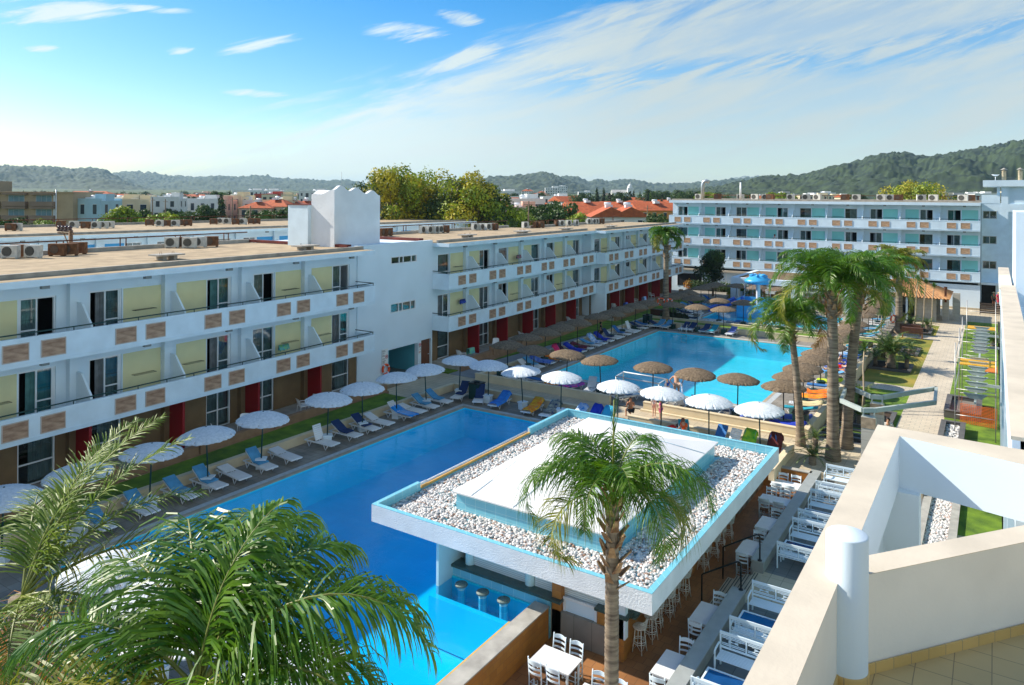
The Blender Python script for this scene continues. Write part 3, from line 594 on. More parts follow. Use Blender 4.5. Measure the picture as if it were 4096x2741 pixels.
b = MB(); b.box(-1.62, 26.54, .6, -1.55, 27.62, 2.66); dd = part('door', b, mat('brown_wood_door', (.16, .05, .02), .5, .15, 3., stretch=(1, 6, 1)), ws); b = MB(); b.tube([(-1.5, 27.5, 1.6), (-1.5, 27.38, 1.6)], .02, 6); part('handle', b, PVC, dd)
b = MB(); b.box(-9.5, 27.2, 9.42, -2.2, 27.7, 9.6); part('roof_edge', b, RED_TAR, ws)
b = MB(); b.box(-11.2, 20.1, 9.36, -2.2, 20.5, 9.52); single('roof_flashing', b, RED_TAR, 'dark red painted strip across the left roof at the foot of the white tower', 'roof strip', (wa.location.x, wa.location.y, wa.location.z+.02), TH).scale = (SC,)*3
# wavy topped tower on the roof
tw = wing('roof_tower', 'tall plain white roof tower with a wavy top on the left wing', (-30.37, 12.22), TH)
def wavy(pts, sub=6):
    out = []
    for (a, za), (c, zc) in zip(pts, pts[1:]):
        for i in range(sub): q = i/sub; h = (1-math.cos(math.pi*q))/2; out.append((a+(c-a)*q, za+(zc-za)*h))
    return out+[pts[-1]]
fr = wavy([(20.04, 12.94), (20.62, 13.2), (21.38, 12.87), (21.98, 13.08), (22.9, 12.7), (23.5, 12.92), (24.26, 12.58)])
sd_ = wavy([(-5.2, 12.6), (-4.95, 12.7), (-4.55, 12.62), (-3.2, 12.94)])
b = MB()
n = len(fr); b.add([(-3.2, s, 9.3) for s, z in fr]+[(-3.2, s, z) for s, z in fr]+[(-3.45, s, z) for s, z in fr], [(i, i+1, n+i+1, n+i) for i in range(n-1)]+[(n+i, n+i+1, 2*n+i+1, 2*n+i) for i in range(n-1)])
b.add([(-5.2, s, 9.3) for s, z in fr]+[(-5.2, s, z-.3) for s, z in fr]+[(-3.45, s, z-.3) for s, z in fr], [(i+1, i, n+i, n+i+1) for i in range(n-1)]+[(n+i, 2*n+i, 2*n+i+1, n+i+1) for i in range(n-1)])
n = len(sd_); b.add([(x, 20.04, 9.3) for x, z in sd_]+[(x, 20.04, z) for x, z in sd_]+[(x, 20.3, z) for x, z in sd_], [(i, i+1, n+i+1, n+i) for i in range(n-1)]+[(n+i, n+i+1, 2*n+i+1, 2*n+i) for i in range(n-1)])
b.add([(-5.2, 24.26, 9.3), (-3.2, 24.26, 9.3), (-3.2, 24.26, 12.58), (-5.2, 24.26, 12.4)], [(0, 1, 2, 3)])
part('tower_wall', b, mat('rough_white_render', (.80, .83, .87), .8, .05, .8, .6, 6), tw)
b = MB(); b.box(-7.0, 19.75, 9.3, -5.2, 22.6, 11.95); q = part('side_annex', b, WHITE, tw); b = MB(); b.box(-7.05, 19.7, 11.95, -5.2, 22.65, 12.0); part('annex_coping', b, RED_TAR, q)

# four storey wing across the back
LVB = [(3.3, 4.46), (6.14, 7.37), (8.98, 10.16)]
def ground_b(root, s0, s1, bays, bw, T, tw, zc, rn, first):
    W = MB(); W.box(T-.45, s0, -.8, T-.25, s1, zc-.3); part('ground_floor_wall', W, WHITE2, root)
    for a, c, za, zb, m in ((1.2, 4.6, .6, 2.3, DARK), (11.3, 13.3, -.2, 2.6, mat('grey_door', (.22, .26, .28), .5, .05)), (7.9, 10.9, -.2, 2.7, WHITE2), (13.8, 16.8, -.2, 2.7, WHITE2), (19, 22, .3, 2.6, DARK), (24, 27.5, .3, 2.6, DARK)):
        q = MB(); q.box(T-.25, s0+a, za, T-.22, s0+c, zb); q2 = MB(); e = .1
        q2.box(T-.25, s0+a-e, zb, T-.17, s0+c+e, zb+e); q2.box(T-.25, s0+a-e, za, T-.17, s0+a, zb); q2.box(T-.25, s0+c, za, T-.17, s0+c+e, zb)
        o = part('shopfront', q, m, root); part('frame', q2, PVC, o)
    W = MB(); W.box(T-.25, s0, 2.78, T+.2, s0+11, 3.0); part('awning_box', W, mat('beige_awning', (.5, .42, .32), .8, .05), root)
wd = wing('hotel_wing', 'long white four storey hotel wing across the back with mint green panels', (-37.35, 96.13), R(-90))
facade(wd, 0, 9, 4.005, 0, 1.45, LVB, 11.84, 12.18, TEAL, True, STONEB, ground=ground_b, seed=21, depth=12, pairc=[1.09+.83+4.005*k for k in range(9)], fins=True)
# parallel wing farther left, mostly roof
we = wing('hotel_wing', 'low beige roofed wing behind the nearest left wing, blue panels under its eaves', (-60.99, 24.45), R(-4.66))
facade(we, -22, 18, 4.2, 0, 1.5, [(6.08, 7.18)], 9.05, 9.3, BLUEP, True, STONET, seed=31, depth=17)

# stair tower at the right end of the back wing
st = wing('stair_tower', 'white stair tower with stacked windows at the right end of the back wing', (-1.25, 98.4), R(-90))
b = MB()
for q0, q1, w0, w1 in ((3.3, 6.6, 4.75, 5.65), (6.6, 9.5, 7.55, 8.45), (9.5, 11.98, 10.38, 11.28)): holes_wall(b, -.25, 0, .02, 1.85, q0, q1, [(.12, 1.45, w0, w1)])
b.box(-.25, 1.85, 3.3, .02, 2.5, 14.0); b.box(-6, 1.85, 3.3, -.25, 2.5, 11.98); b.box(-.45, 2.5, 3.3, -.1, 9, 14.0); b.box(-.1, 2.5, 11.2, .02, 9, 12.05); b.box(-.1, 2.5, 3.3, .0, 2.6, 14.)
b.box(-6, .02, 11.98, 0, 9, 12.1)
b.box(-.25, 0, 12.1, .02, 1.75, 13.06); b.box(-6, 0, 12.1, -.25, .15, 13.06); b.box(-.6, 1.45, 13.06, -.3, 1.75, 14.0)
b.box(-6, 1.32, 2.9, -.25, 9, 3.3); b.box(-.25, 1.38, -.6, 0, 1.85, 3.0); b.box(-6, 1.9, -.6, -.25, 2.1, 12)
part('wall', b, WHITE, st)
b = MB(); b.box(-6.5, .12, 14.0, .35, 9, 14.7); part('roof', b, WHITE, st)
b = MB(); b.box(-.25, 0, 3.05, 1.2, 1.9, 3.3); part('canopy', b, WHITE, st)
b = MB(); b.box(-.6, .02, -.6, -.55, 1.38, 2.95); part('doorway', b, DARK, st)
for z0, z1, c in ((4.75, 5.65, CURT), (7.55, 8.45, CURT), (10.38, 11.28, DARK)):
    f = MB(); e = .07
    f.box(-.12, .12, z0, .03, 1.45, z0+e); f.box(-.12, .12, z1-e, .03, 1.45, z1); f.box(-.12, .12, z0+e, .03, .12+e, z1-e); f.box(-.12, 1.45-e, z0+e, .03, 1.45, z1-e); f.box(-.1, .75, z0+e, .01, .82, z1-e)
    w = part('window', f, mat('grey_frame', (.5, .52, .52), .5, .03), st); g = MB(); g.box(-.08, .19, z0+e, -.07, 1.38, z1-e); part('pane', g, GLASS, w); g = MB(); g.box(-.4, .1, z0, -.35, 1.5, z1); part('interior', g, c, w)
for i, (s, lab) in enumerate(((2.1, 'beige capped chimney pipe on the stair tower, left one'), (3.6, 'beige capped chimney pipe on the stair tower, right one'))):
    b = MB(); b.lathe([(.22, 0), (.22, 1.05), (.26, 1.08), (.2, 1.12), (.12, 1.15), (.12, 1.25)], 14); c = MB(); c.lathe([(0, 1.48), (.34, 1.28), (.34, 1.25), (0, 1.27)], 14)
    p = (st.matrix_basis @ Vector((-.8, s, 14.7)));  o = thing('chimney', lab, 'chimney', p, 0, 'chimneys on the stair tower'); part('pipe', b, mat('chimney_beige', (.52, .43, .28), .8, .15, 4.), o); part('cap', c, ROOFC, o)
b = MB(); b.tube([(0, 0, 0), (0, 0, .45)], .04, 6); b.lathe([(0, .0), (.2, .03), (.36, .12), (.4, .2)], 18, (0, 0, .5)); p = st.matrix_basis @ Vector((-.5, 1.3, 14.7)); single('satellite_dish', b, PVC, 'small white satellite dish on the stair tower roof', 'dish', p)
# ------------------------------------------------------------------ main building on the right with its terraces
mb = thing('main_building', 'white main building on the right with cream topped terrace parapets', 'building', (0, 0, 0))
b = MB()
b.box(.25, 14.2, 7.9, .36, 39.0, 8.76); b.box(.64, 14.2, 7.6, .75, 39.0, 8.76); b.box(.2, 39.02, 7.9, .32, 51, 8.6); b.box(.6, 39.02, 7.6, .66, 51, 8.6)
b.box(.25, 14.2, 7.55, 9, 51, 7.9)
b.box(.78, 39.3, 7.9, 7, 46, 12.03)
b.box(.9, 14.2, -.4, 9, 51, 7.55)
for y in (14.2, 22, 30, 38, 46, 50.6): b.box(.3, y, -.4, .9, y+.28, 7.55)
part('wall', b, WHITE2, mb)
b = MB(); b.box(.23, 14.2, 8.76, .77, 39.0, 8.82); b.box(.18, 39.02, 8.6, .68, 51, 8.66); part('parapet_top', b, CREAM, mb)
for i in range(18):
    y = 14.6+2*i; f = MB(); f.box(.42, y, -.3, .5, y+.08, 7.5); f.box(.42, y+.08, 2.6, .5, y+2, 2.72); f.box(.42, y+.08, 5.2, .5, y+2, 5.32); w = part('window_frame', f, PVC, mb); g = MB(); g.box(.46, y+.08, -.3, .47, y+2, 7.5); part('pane', g, GLASS, w)
f = MB(); f.box(1.35, 39.2, 8.75, 1.41, 39.3, 10.6); f.box(1.41, 39.2, 10.54, 2.6, 39.3, 10.6); f.box(1.41, 39.2, 8.75, 2.6, 39.3, 8.81); w = part('window', f, PVC, mb); g = MB(); g.box(1.41, 39.25, 8.81, 2.6, 39.27, 10.54); part('pane', g, GLASS, w)
# foreground terrace: parapets, column, open frame beams, tiled floor
tr = thing('terrace_parapet', 'white rendered terrace parapet with cream top and open frame beams in the foreground', 'parapet', (0, 0, 0))
lw = [(-1.62, -4), (-1.28, -4), (-1.28, 7.9), (-1.62, 8.2)]
b = MB(); b.prism(lw, -.85, 8.795); b.prism([(-1.16, 8.06), (.72, 10.5), (3, 13.6), (3, 14.15), (.72, 10.98), (-1.2, 8.5)], 7.2, 8.795); part('wall', b, WARMW, tr)
b = MB(); b.prism([(-1.62, 8.2), (-1.26, 8.2), (-1.26, 13.26), (-1.62, 13.7)], 7.97, 8.795); b.prism([(-1.62, 13.7), (-1.26, 13.26), (.39, 12.84), (3, 12.2), (3, 13.3), (.39, 13.58)], 7.97, 8.795); b.prism([(-1.6, 13.05), (-.96, 13.05), (-.96, 13.4), (-1.6, 13.4)], -.3, 7.97); b.prism([(-1.62, 8.2), (-1.45, 8.2), (-1.45, 13.05), (-1.62, 13.05)], -.3, 7.97); part('frame_beam', b, WHITE2, tr)
b = MB(); b.prism([(-1.625, -4), (-1.275, -4), (-1.275, 7.9), (-1.275, 8.2), (-1.255, 8.2), (-1.255, 13.26), (.39, 12.84), (3, 12.2), (3, 13.3), (.39, 13.585), (-1.625, 13.71)], 8.795, 8.80); b.prism([(-1.16, 8.055), (.72, 10.495), (3, 13.595), (3, 14.16), (.72, 10.99), (-1.205, 8.51)], 8.795, 8.80); part('parapet_top', b, CREAM, tr)
b = MB(); b.lathe([(.0, 9.24), (.185, 9.24), (.197, 9.225), (.197, 7.0)], 40, (-1.22, 8.02, 0)); part('column', b, WHITE2, tr)
b = MB(); b.lathe([(.197, 7.90), (.205, 7.90), (.21, 7.89), (.21, 7.8)], 40, (-1.22, 8.02, 0))
b.prism([(-1.15, 8.05), (.72, 10.48), (3, 13.585), (3.0, 13.56), (.73, 10.46), (-1.14, 8.035)], 7.8, 7.905)
b.box(-1.28, -4, 7.8, -1.262, 7.9, 7.905)
part('skirting', b, tile('yellow_skirting', (.66, .44, .16), (.60, .40, .14), (.35, .25, .15), .33, .5, .5, .006, axis='wall', off=0), tr)
b = MB(); b.prism([(-1.28, -4), (6, -4), (6, 13.6), (3, 13.6), (.72, 10.5), (-1.16, 8.06), (-1.28, 7.9)], 7.4, 7.8)
o = struct('terrace_floor', b, tile('terrace_floor_tile', (.62, .46, .22), (.58, .43, .20), (.30, .22, .12), .33, .33, .45, .005, off=0, var=.25)); o.rotation_euler = (0, 0, 0)
b = MB(); b.tube([(-1.45, 11.9, 7.35), (-1.2, 12.0, 7.3), (-1.2, 12.0, 7.0)], .04, 10); single('drain_pipe', b, PVC, 'short white outlet pipe on the wall inside the open terrace frame', 'pipe')
# ------------------------------------------------------------------ swim-up pool bar
bar = thing('pool_bar', 'white pool bar pavilion with a pebble covered flat roof and hipped white centre', 'pavilion', (-12.7, 25.4, 0))
bx, by = -12.7, 25.4
def BX(b, x0, y0, z0, x1, y1, z1): b.box(x0-bx, y0-by, z0, x1-bx, y1-by, z1)
BTILE = tile('light_blue_tile', (.22, .58, .70), (.19, .54, .67), (.42, .70, .76), .42, .22, .3, .008, axis='wall', off=0, var=.1)
RW = mat('rough_bar_render', (.78, .82, .86), .75, .05, 1.5, .9, 22)
b = MB(); X0, X1, Y0, Y1 = -17.85, -7.6, 18.5, 32.3
BX(b, X0, Y0, 1.4, X1, Y1, 1.6); 
for r in ((X0, Y0, X1, Y0+.1), (X0, Y1-.1, X1, Y1), (X1-.1, Y0+.1, X1, Y1-.1), (X0, Y0+.1, X0+.1, 20.9), (X0, 28.6, X0+.1, Y1-.1)): BX(b, r[0], r[1], 1.6, r[2], r[3], 1.98)
BX(b, X0, 20.9, 1.6, X0+.1, 28.6, 1.74)
part('roof', b, RW, bar)
b = MB(); w = .1
for r in ((X0+w, Y0+w, X1-w, Y0+w+.05), (X0+w, Y1-w-.05, X1-w, Y1-w), (X1-w-.05, Y0+w+.05, X1-w, Y1-w-.05), (X0+w, Y0+w+.05, X0+w+.05, 20.9), (X0+w, 28.6, X0+w+.05, Y1-w-.05)): BX(b, r[0], r[1], 1.6, r[2], r[3], 1.98)
BX(b, X0+w, 20.9, 1.6, X0+w+.05, 28.6, 1.73)
BX(b, X0+w+.05, Y0+w+.05, 1.6, X1-w-.05, Y1-w-.05, 1.625)
for r in ((X0, Y0, X1, Y0+.16), (X0, Y1-.16, X1, Y1), (X1-.18, Y0+.16, X1, Y1-.16), (X0, Y0+.16, X0+.16, 20.9), (X0, 28.6, X0+.16, Y1-.16)): BX(b, r[0], r[1], 1.98, r[2], r[3], 2.0)
part('parapet_tiles', b, BTILE, bar)
b = MB(); BX(b, X0+.02, 20.9, 1.74, X0+.14, 28.6, 1.80); part('wooden_strip', b, mat('orange_wood', (.62, .38, .10), .6, .15, 5., stretch=(1, .2, 1)), bar)
b = MB(); b.tube([(X0-bx+.05, 21.1-by, 1.88), (X0-bx+.05, 28.4-by, 1.88)], .035, 8); b.tube([(X0-bx+.05, 21.0-by, 1.88), (X0-bx+.05, 21.35-by, 1.88)], .055, 8); part('roller_pole', b, PVC, bar)
b = MB(); a0, a1, c0, c1 = -15.6, -9.75, 20.35, 30.4; BX(b, a0, c0, 1.6, a1, c1, 2.3); part('centre_wall', b, BTILE, bar)
b = MB(); e = .12; zt = 2.85; r0, r1_, q0, q1 = a0+2.0, a1-2.0, c0+2.4, c1-2.4
P = [(a0-e, c0-e), (a1+e, c0-e), (a1+e, c1+e), (a0-e, c1+e)]; Q = [(r0, q0), (r1_, q0), (r1_, q1), (r0, q1)]
b.add([(p[0]-bx, p[1]-by, 2.3) for p in P]+[(p[0]-bx, p[1]-by, 2.35) for p in P]+[(p[0]-bx, p[1]-by, zt) for p in Q], [(3, 2, 1, 0)]+[(i, (i+1) % 4, 4+(i+1) % 4, 4+i) for i in range(4)]+[(4+i, 4+(i+1) % 4, 8+(i+1) % 4, 8+i) for i in range(4)]+[(8, 9, 10, 11)])
part('hipped_roof', b, mat('roof_membrane', (.80, .80, .80), .7, .05, .7, .1, 8), bar)
b = MB()
for x in (-14.9, -13.2, -11.5): b.tube([(x-bx, c0-e-by+.02, 2.37), (x+.25-bx if x < -12.7 else x-.25-bx, q0-by, 2.87)], .015, 4)
for y in (22.2, 24.3, 26.5, 28.8): b.tube([(a1+e-bx-.02, y-by, 2.37), (r1_-bx, min(max(y, q0), q1)-by, 2.87)], .015, 4)
part('roof_seam', b, WHITE2, bar)
CYW = mat('pale_aqua_wall', (.56, .80, .84), .6, .05, 1.)
b = MB(); BX(b, -15.15, 18.7, -1.7, -15.05, 31.3, 1.4); BX(b, -15.05, 31.2, 0, -9.0, 31.3, 1.4); BX(b, -15.05, 22.5, .2, -9.0, 22.6, 1.4); part('wall', b, CYW, bar)
b = MB(); BX(b, -15.05, 19.45, -1.7, -11.3, 19.7, .28); part('pool_side_wall', b, BTILE, bar)
b = MB(); BX(b, -11.26, 19.5, -.85, -10.95, 20.1, .9); BX(b, -9.75, 19.55, -.85, -8.9, 19.8, .42); BX(b, -9.15, 19.8, -.85, -8.95, 30.4, .24); part('tiled_base', b, ORWALL, bar)
b = MB(); BX(b, -15.05, 19.35, .28, -10.9, 19.9, .36); BX(b, -9.8, 19.45, .42, -8.75, 19.95, .5); BX(b, -9.2, 19.95, .24, -8.7, 30.5, .32); part('counter', b, mat('dark_green_counter', (.05, .09, .08), .25, .1, 4.), bar)
for x in (-14.55, -12.2): q = MB(); q.lathe([(.16, .36), (.16, 1.4)], 20, (x-bx, 19.75-by, 0)); part('column', q, CYW, bar)
for q in ((-9.05, 19.55, -.2, -8.85, 19.75, 1.4), (-9.05, 25, .32, -8.85, 25.2, 1.4), (-9.05, 30.2, .32, -8.85, 30.4, 1.4)): b = MB(); BX(b, *q); part('corner_post', b, WHITE2, bar)
SHUT = tile('roller_shutter_slats', (.72, .78, .78), (.72, .78, .78), (.40, .46, .46), 9, .06, .5, .008, axis='wall', off=0, var=.05, bump=.6)
for x0, x1 in ((-14.38, -12.38), (-12.02, -9.1)): q = MB(); BX(q, x0, 19.74, .36, x1, 19.78, 1.4); part('roller_shutter', q, SHUT, bar)
for y0_, y1_ in ((20, 25), (25.2, 30.2)): q = MB(); BX(q, -9.02, y0_, .32, -8.98, y1_, 1.4); part('roller_shutter', q, SHUT, bar)
q = MB(); BX(q, -10.9, 19.62, -.85, -9.8, 19.68, .42); o = part('flap_door', q, WHITE2, bar)
q = MB()
for r in ((-10.92, -.85, -10.84, .44), (-9.86, -.85, -9.78, .44), (-10.84, .36, -9.86, .44), (-10.84, -.85, -9.86, -.77)): BX(q, r[0], 19.59, r[1], r[2], 19.62, r[3])
part('door_frame', q, PVC, o); q = MB(); q.tube([(-9.95-bx, 19.56-by, -.3), (-10.1-bx, 19.56-by, -.3)], .015, 6); part('door_handle', q, ROOFC, o)
b = MB(); BX(b, -15.05, 18.3, -1.7, -11.8, 19.45, -.75); BX(b, -15.05, 18.2, -1.7, -11.8, 18.4, -.16); part('underwater_ledge', b, POOLT, bar)
SEAT = mat('pebble_green_seat', (.16, .22, .20), .6, .2, 20.)
for i, (x, y, lab) in enumerate(((-14.35, 19.0, 'submerged blue pool stool nearest the aqua partition, its seat half sunlit'), (-13.5, 19.0, 'middle one of the three submerged blue pool stools'), (-12.7, 19.0, 'submerged blue pool stool nearest the brown terrace wall'))):
    t = thing('pool_stool', lab, 'stool', (x, y, -.75), 0, 'submerged stools at the swim-up bar'); b = MB(); b.lathe([(.13, 0), (.13, .74)], 18); part('post', b, BTILE, t)
    b = MB(); b.lathe([(.12, .74), (.2, .76), (.21, .79), (.2, .82), (0, .82)], 24); part('seat', b, SEAT, t)

# ------------------------------------------------------------------ restaurant pergola at the far end, tile roofed grill hut
rp = thing('restaurant_pavilion', 'white open restaurant pavilion with slatted timber roof beyond the children pool', 'pavilion', (-26.4, 88, 0))
b = MB(); x0, x1, y0, y1 = 0, 18, 0, 11
for (ax, ay, bx2, by2) in ((0, 0, .9, .9), (6.6, 0, 7.4, .8), (12.6, 0, 13.4, .8), (17.2, 0, 18, .8)): b.box(ax, ay, 0, bx2, by2, 2.4)
b.box(0, 0, 2.4, 18, .6, 3.05); b.box(0, 10.4, 2.4, 18, 11, 3.05); b.box(0, .6, 2.4, .6, 10.4, 3.05); b.box(17.4, .6, 2.4, 18, 10.4, 3.05); b.box(0, 10.7, 0, 18, 11, 2.4); b.box(0, 4, 0, .3, 10.7, .9)
part('frame', b, WHITE, rp)
b = MB()
for i in range(48): b.box(.6, .65+.2*i, 2.95, 17.4, .65+.2*i+.12, 3.0)
part('roof_slats', b, mat('weathered_slats', (.30, .20, .12), .85, .2, 3.), rp)
for i, (a, c) in enumerate(((1.2, 4.6), (7.6, 12.4), (13.6, 17.1))): b = MB(); b.box(a, 8.6, 1.2, c, 8.64, 2.4); part('blind', b, mat('beige_awning', (.5, .42, .32), .8), rp)
WOOD = mat('orange_brown_wood', (.34, .14, .04), .6, .2, 4.)
def mk_rt():
    t = thing('restaurant_table', 'x', 'table'); b = MB(); b.box(-.42, -.42, .72, .42, .42, .76); part('tabletop', b, WOOD, t)
    for x in (-.36, .36):
        for y in (-.36, .36): b = MB(); b.box(x-.03, y-.03, 0, x+.03, y+.03, .72); part('leg', b, WOOD, t)
    return t
def mk_rc():
    t = thing('wooden_chair', 'x', 'chair'); b = MB(); b.box(-.21, -.21, .43, .21, .21, .46); part('seat', b, WOOD, t); b = MB(); b.box(-.21, .17, .46, -.17, .21, .95); b.box(.17, .17, .46, .21, .21, .95)
    for z in (.62, .76, .9): b.box(-.17, .18, z-.04, .17, .2, z+.04)
    part('backrest', b, WOOD, t); b = MB()
    for x in (-.19, .19):
        for y in (-.19, .19): b.box(x-.02, y-.02, 0, x+.02, y+.02, .43)
    part('legs', b, WOOD, t); return t
RT, RC = Proto(mk_rt), Proto(mk_rc); k = 0; kc = 0
for row, y in enumerate((90.2, 92.6, 95.0)):
    for j, x in enumerate((-24.6, -22.4, -20.2, -18.0, -15.8)):
        RT((x, y, 0), 0, '%s wooden table from the left in the %s row of the restaurant pavilion' % (nth(j), ('front', 'middle', 'back')[row]), 'wooden tables in the pavilion'); k += 1
        for dx, dy, a in ((-.0, -.75, 180), (0, .75, 0), (.75, 0, -90)):
            RC((x+dx, y+dy, 0), R(a), 'wooden chair %s the %s table from the left, %s row of the pavilion' % (('in front of', 'behind', 'right of')[(0 if dy < 0 else 1 if dy > 0 else 2)], nth(j), ('front', 'middle', 'back')[row]), 'wooden chairs in the pavilion')
gz = thing('grill_hut', 'stone walled grill hut with an orange clay tile roof at the end of the path', 'hut', (-11.0, 88.6, -.3))
TILER = mat('clay_roof_tile', (.50, .25, .09), .8, .25, 2.5, .2, 20, col2=(.26, .13, .06))
STW = tile('pale_stone_cladding', (.56, .52, .45), (.48, .44, .38), (.34, .31, .27), .9, .38, .8, .01, axis='wall', var=.3)
for q in ((3.9, .3, 0, 5.9, 1.1, 2.6), (6.4, 1.6, 0, 7.0, 2.2, 2.4), (7.3, 2.4, 0, 8.0, 2.7, 2.9), (0, 5.6, 0, 6, 5.9, 2.5)): b = MB(); b.box(*q); part('stone_wall', b, STW, gz)
def tileslope(b, P0, P1, Q0, Q1, n):
    """roof slope made of barrel tile rows running from eave P0-P1 up to ridge Q0-Q1"""
    P0, P1, Q0, Q1 = map(Vector, (P0, P1, Q0, Q1)); nn = ((P1-P0).cross(Q0-P0)).normalized(); nn = nn if nn.z > 0 else -nn; vs = []; m = n*6
    for i in range(m+1):
        t = i/m; h = abs(math.sin(math.pi*i/6))*.09; vs += [P0.lerp(P1, t)+nn*h, Q0.lerp(Q1, t)+nn*h]
    b.add(vs, [(2*i, 2*i+2, 2*i+3, 2*i+1) for i in range(m)], True); b.add([P0, P1, Q1, Q0], [(0, 1, 2, 3)])
b = MB(); z1, z2 = 2.55, 4.1; A = [(-1, -1.2), (7.2, -1.2), (7.2, 6.6), (-1, 6.6)]; rA, rB = (2.2, 2.7), (4.0, 2.7)
tileslope(b, (*A[0], z1), (*A[1], z1), (*rA, z2), (*rB, z2), 26); tileslope(b, (*A[1], z1), (*A[2], z1), (*rB, z2), (*rB, z2), 26); tileslope(b, (*A[2], z1), (*A[3], z1), (*rB, z2), (*rA, z2), 26); tileslope(b, (*A[3], z1), (*A[0], z1), (*rA, z2), (*rA, z2), 26)
part('tile_roof', b, TILER, gz)
b = MB(); b.box(6.7, -.6, 2.2, 6.9, -.4, 3.6); b.lathe([(.16, 3.55), (.16, 3.8)], 10, (6.8, -.5, 0)); part('flue', b, RUST, gz)
for x, y in ((-.7, -.9), (3.2, -.9), (-.7, 6.2)): b = MB(); b.box(x, y, 0, x+.18, y+.18, 2.5); part('post', b, WHITE2, gz)
b = MB(); b.box(0, 3.9, 0, 3.6, 4.6, 1.0); b.box(4.4, 3.3, 0, 5.6, 4.2, 1.3); part('grill', b, BLACKM, gz)
for o in [gz]: o.scale = (1, 1, 1)
# brown wicker fence at the tower door
t = thing('slat_screen', 'dark brown slatted screen before the tower doorway', 'screen', at(3921, 1258, -.3)); b = MB()
for i in range(6): b.box(0, 0, .15+.2*i, 2.6, .04, .3+.2*i)
part('slats', b, mat('dark_brown_slat', (.07, .045, .03), .7, .2, 3.), t); b = MB(); b.box(-.06, 0, 0, 0, .06, 1.4); b.box(2.6, 0, 0, 2.66, .06, 1.4); part('post', b, DARK, t)
# ------------------------------------------------------------------ sunshades
def wicker(name, a, c, transl=.12):
    m = mat(name, a, .9, .0, 9., 1., 60, col2=c); return m
WCK_W = wicker('white_wicker', (.80, .84, .88), (.60, .66, .70)); WCK_B = wicker('brown_wicker', (.25, .18, .11), (.10, .068, .04))
def canopy_mb(r=1.16, seed=0):
    rn = random.Random(seed); n = 96; jit = [rn.uniform(-.035, .035) for _ in range(n)]
    prof = [(.02, .36), (.1, .345), (.3, .315), (.55, .26), (.8, .185), (1.0, .105), (1.15, .03), (1.22, -.02), (1.25, -.05)]
    def fn(rr, z, w, k): return (rr*r/1.24*(1+(jit[k] if rr > 1.1 else 0)), z+(.004*(1 if k % 2 else -1)*min(1, rr/.5))+(jit[(k*7) % n]*.35 if rr > 1.1 else 0))
    b = MB(); b.lathe(prof, n, fn=fn, sm=False); b.lathe([(a, z-.03) for a, z in prof][::-1], n, fn=fn, sm=False); return b
def mk_umb(white):
    def f():
        t = thing('beach_umbrella', 'x', 'umbrella'); part('canopy', canopy_mb(seed=1 if white else 2), WCK_W if white else WCK_B, t, (0, 0, 2.24))
        b = MB(); b.tube([(0, 0, .4), (0, 0, 2.62)], .033, 8); part('pole', b, BLACKM if not white else GREENM, t)
        b = MB(); 
        if white: b.box(-.2, -.2, 0, .2, .2, .42); b.box(-.24, -.24, .42, .24, .24, .47)
        else: b.box(-.22, -.22, 0, .22, .22, .42); b.box(-.24, -.24, .40, .24, .24, .44)
        part('base', b, WHITE2 if white else GREENM, t)
        b = MB()
        for k in range(8): w = k*math.pi/4; b.tube([(0, 0, 2.42), (1.1*math.cos(w), 1.1*math.sin(w), 2.25)], .012, 4)
        part('ribs', b, WOOD, t); return t
    return f
UW, UB = Proto(mk_umb(True)), Proto(mk_umb(False))
def tiltit(o): o.rotation_euler = (R(random.uniform(-3, 3)), R(random.uniform(-3, 3)), random.uniform(0, 6))
def shade_row(P, pts, lab, grp):
    for i, p in enumerate(pts): tiltit(P((p[0], p[1], p[2] if len(p) > 2 else 0), 0, lab % nth(i), grp))
shade_row(UW, [(-28.2, y) for y in (11.4, 13.98, 16.64, 19.28, 21.99, 26.0, 28.5, 31.2, 33.8)], '%s white wicker sunshade from the near end of the row left of the near pool', 'white wicker sunshades')
shade_row(UW, [(x, 36.7) for x in (-28.0, -25.77, -23.23, -20.69, -17.13, -14.66, -12.06, -9.5)], '%s white wicker sunshade from the left along the far end of the near pool', 'white wicker sunshades')
shade_row(UW, [(x, 10.8) for x in (-20.48, -17.92, -15.39, -12.7)], '%s white wicker sunshade from the left at the palm covered near end of the pool', 'white wicker sunshades')
def rowxy(f, pts, z=2.3): return [at(*f(*p), z).xy for p in pts]
L2 = rowxy(c7, [(60, 548), (210, 492), (350, 452), (480, 410), (605, 372), (770, 328), (870, 300), (960, 268), (1055, 242), (1155, 220)])
shade_row(UB, L2, '%s brown wicker sunshade from the near end along the path left of the far pool', 'brown wicker sunshades')
N2 = rowxy(c7, [(258, 585), (520, 620), (795, 665), (1200, 718), (1528, 768), (1862, 812)])
shade_row(UB, N2, '%s brown wicker sunshade from the left along the near edge of the far pool', 'brown wicker sunshades')
R2 = [Vector((-9.6, y)) for y in (41.84, 44.49, 46.95, 49.7, 52.2, 55.1, 57.8, 60.5)] + [Vector((-9.6, 63.4)), Vector((-9.6, 66.1))] + rowxy(r34, [(95, 192), (60, 215)][:1])
shade_row(UB, R2[:10], '%s brown wicker sunshade from the near end of the row right of the far pool', 'brown wicker sunshades')
F2 = rowxy(r1, [(505, 620), (895, 660), (1315, 690)])
shade_row(UB, F2, '%s brown wicker sunshade from the left behind the far edge of the far pool', 'brown wicker sunshades')
K2 = rowxy(r1, [(480, 505), (600, 470), (740, 430), (850, 525), (960, 365), (1080, 330), (1180, 305), (1240, 560), (1495, 328), (1620, 590), (1840, 350), (2150, 385), (2190, 650)])
shade_row(UB, K2, '%s brown wicker sunshade from the left around the children pool', 'brown wicker sunshades')
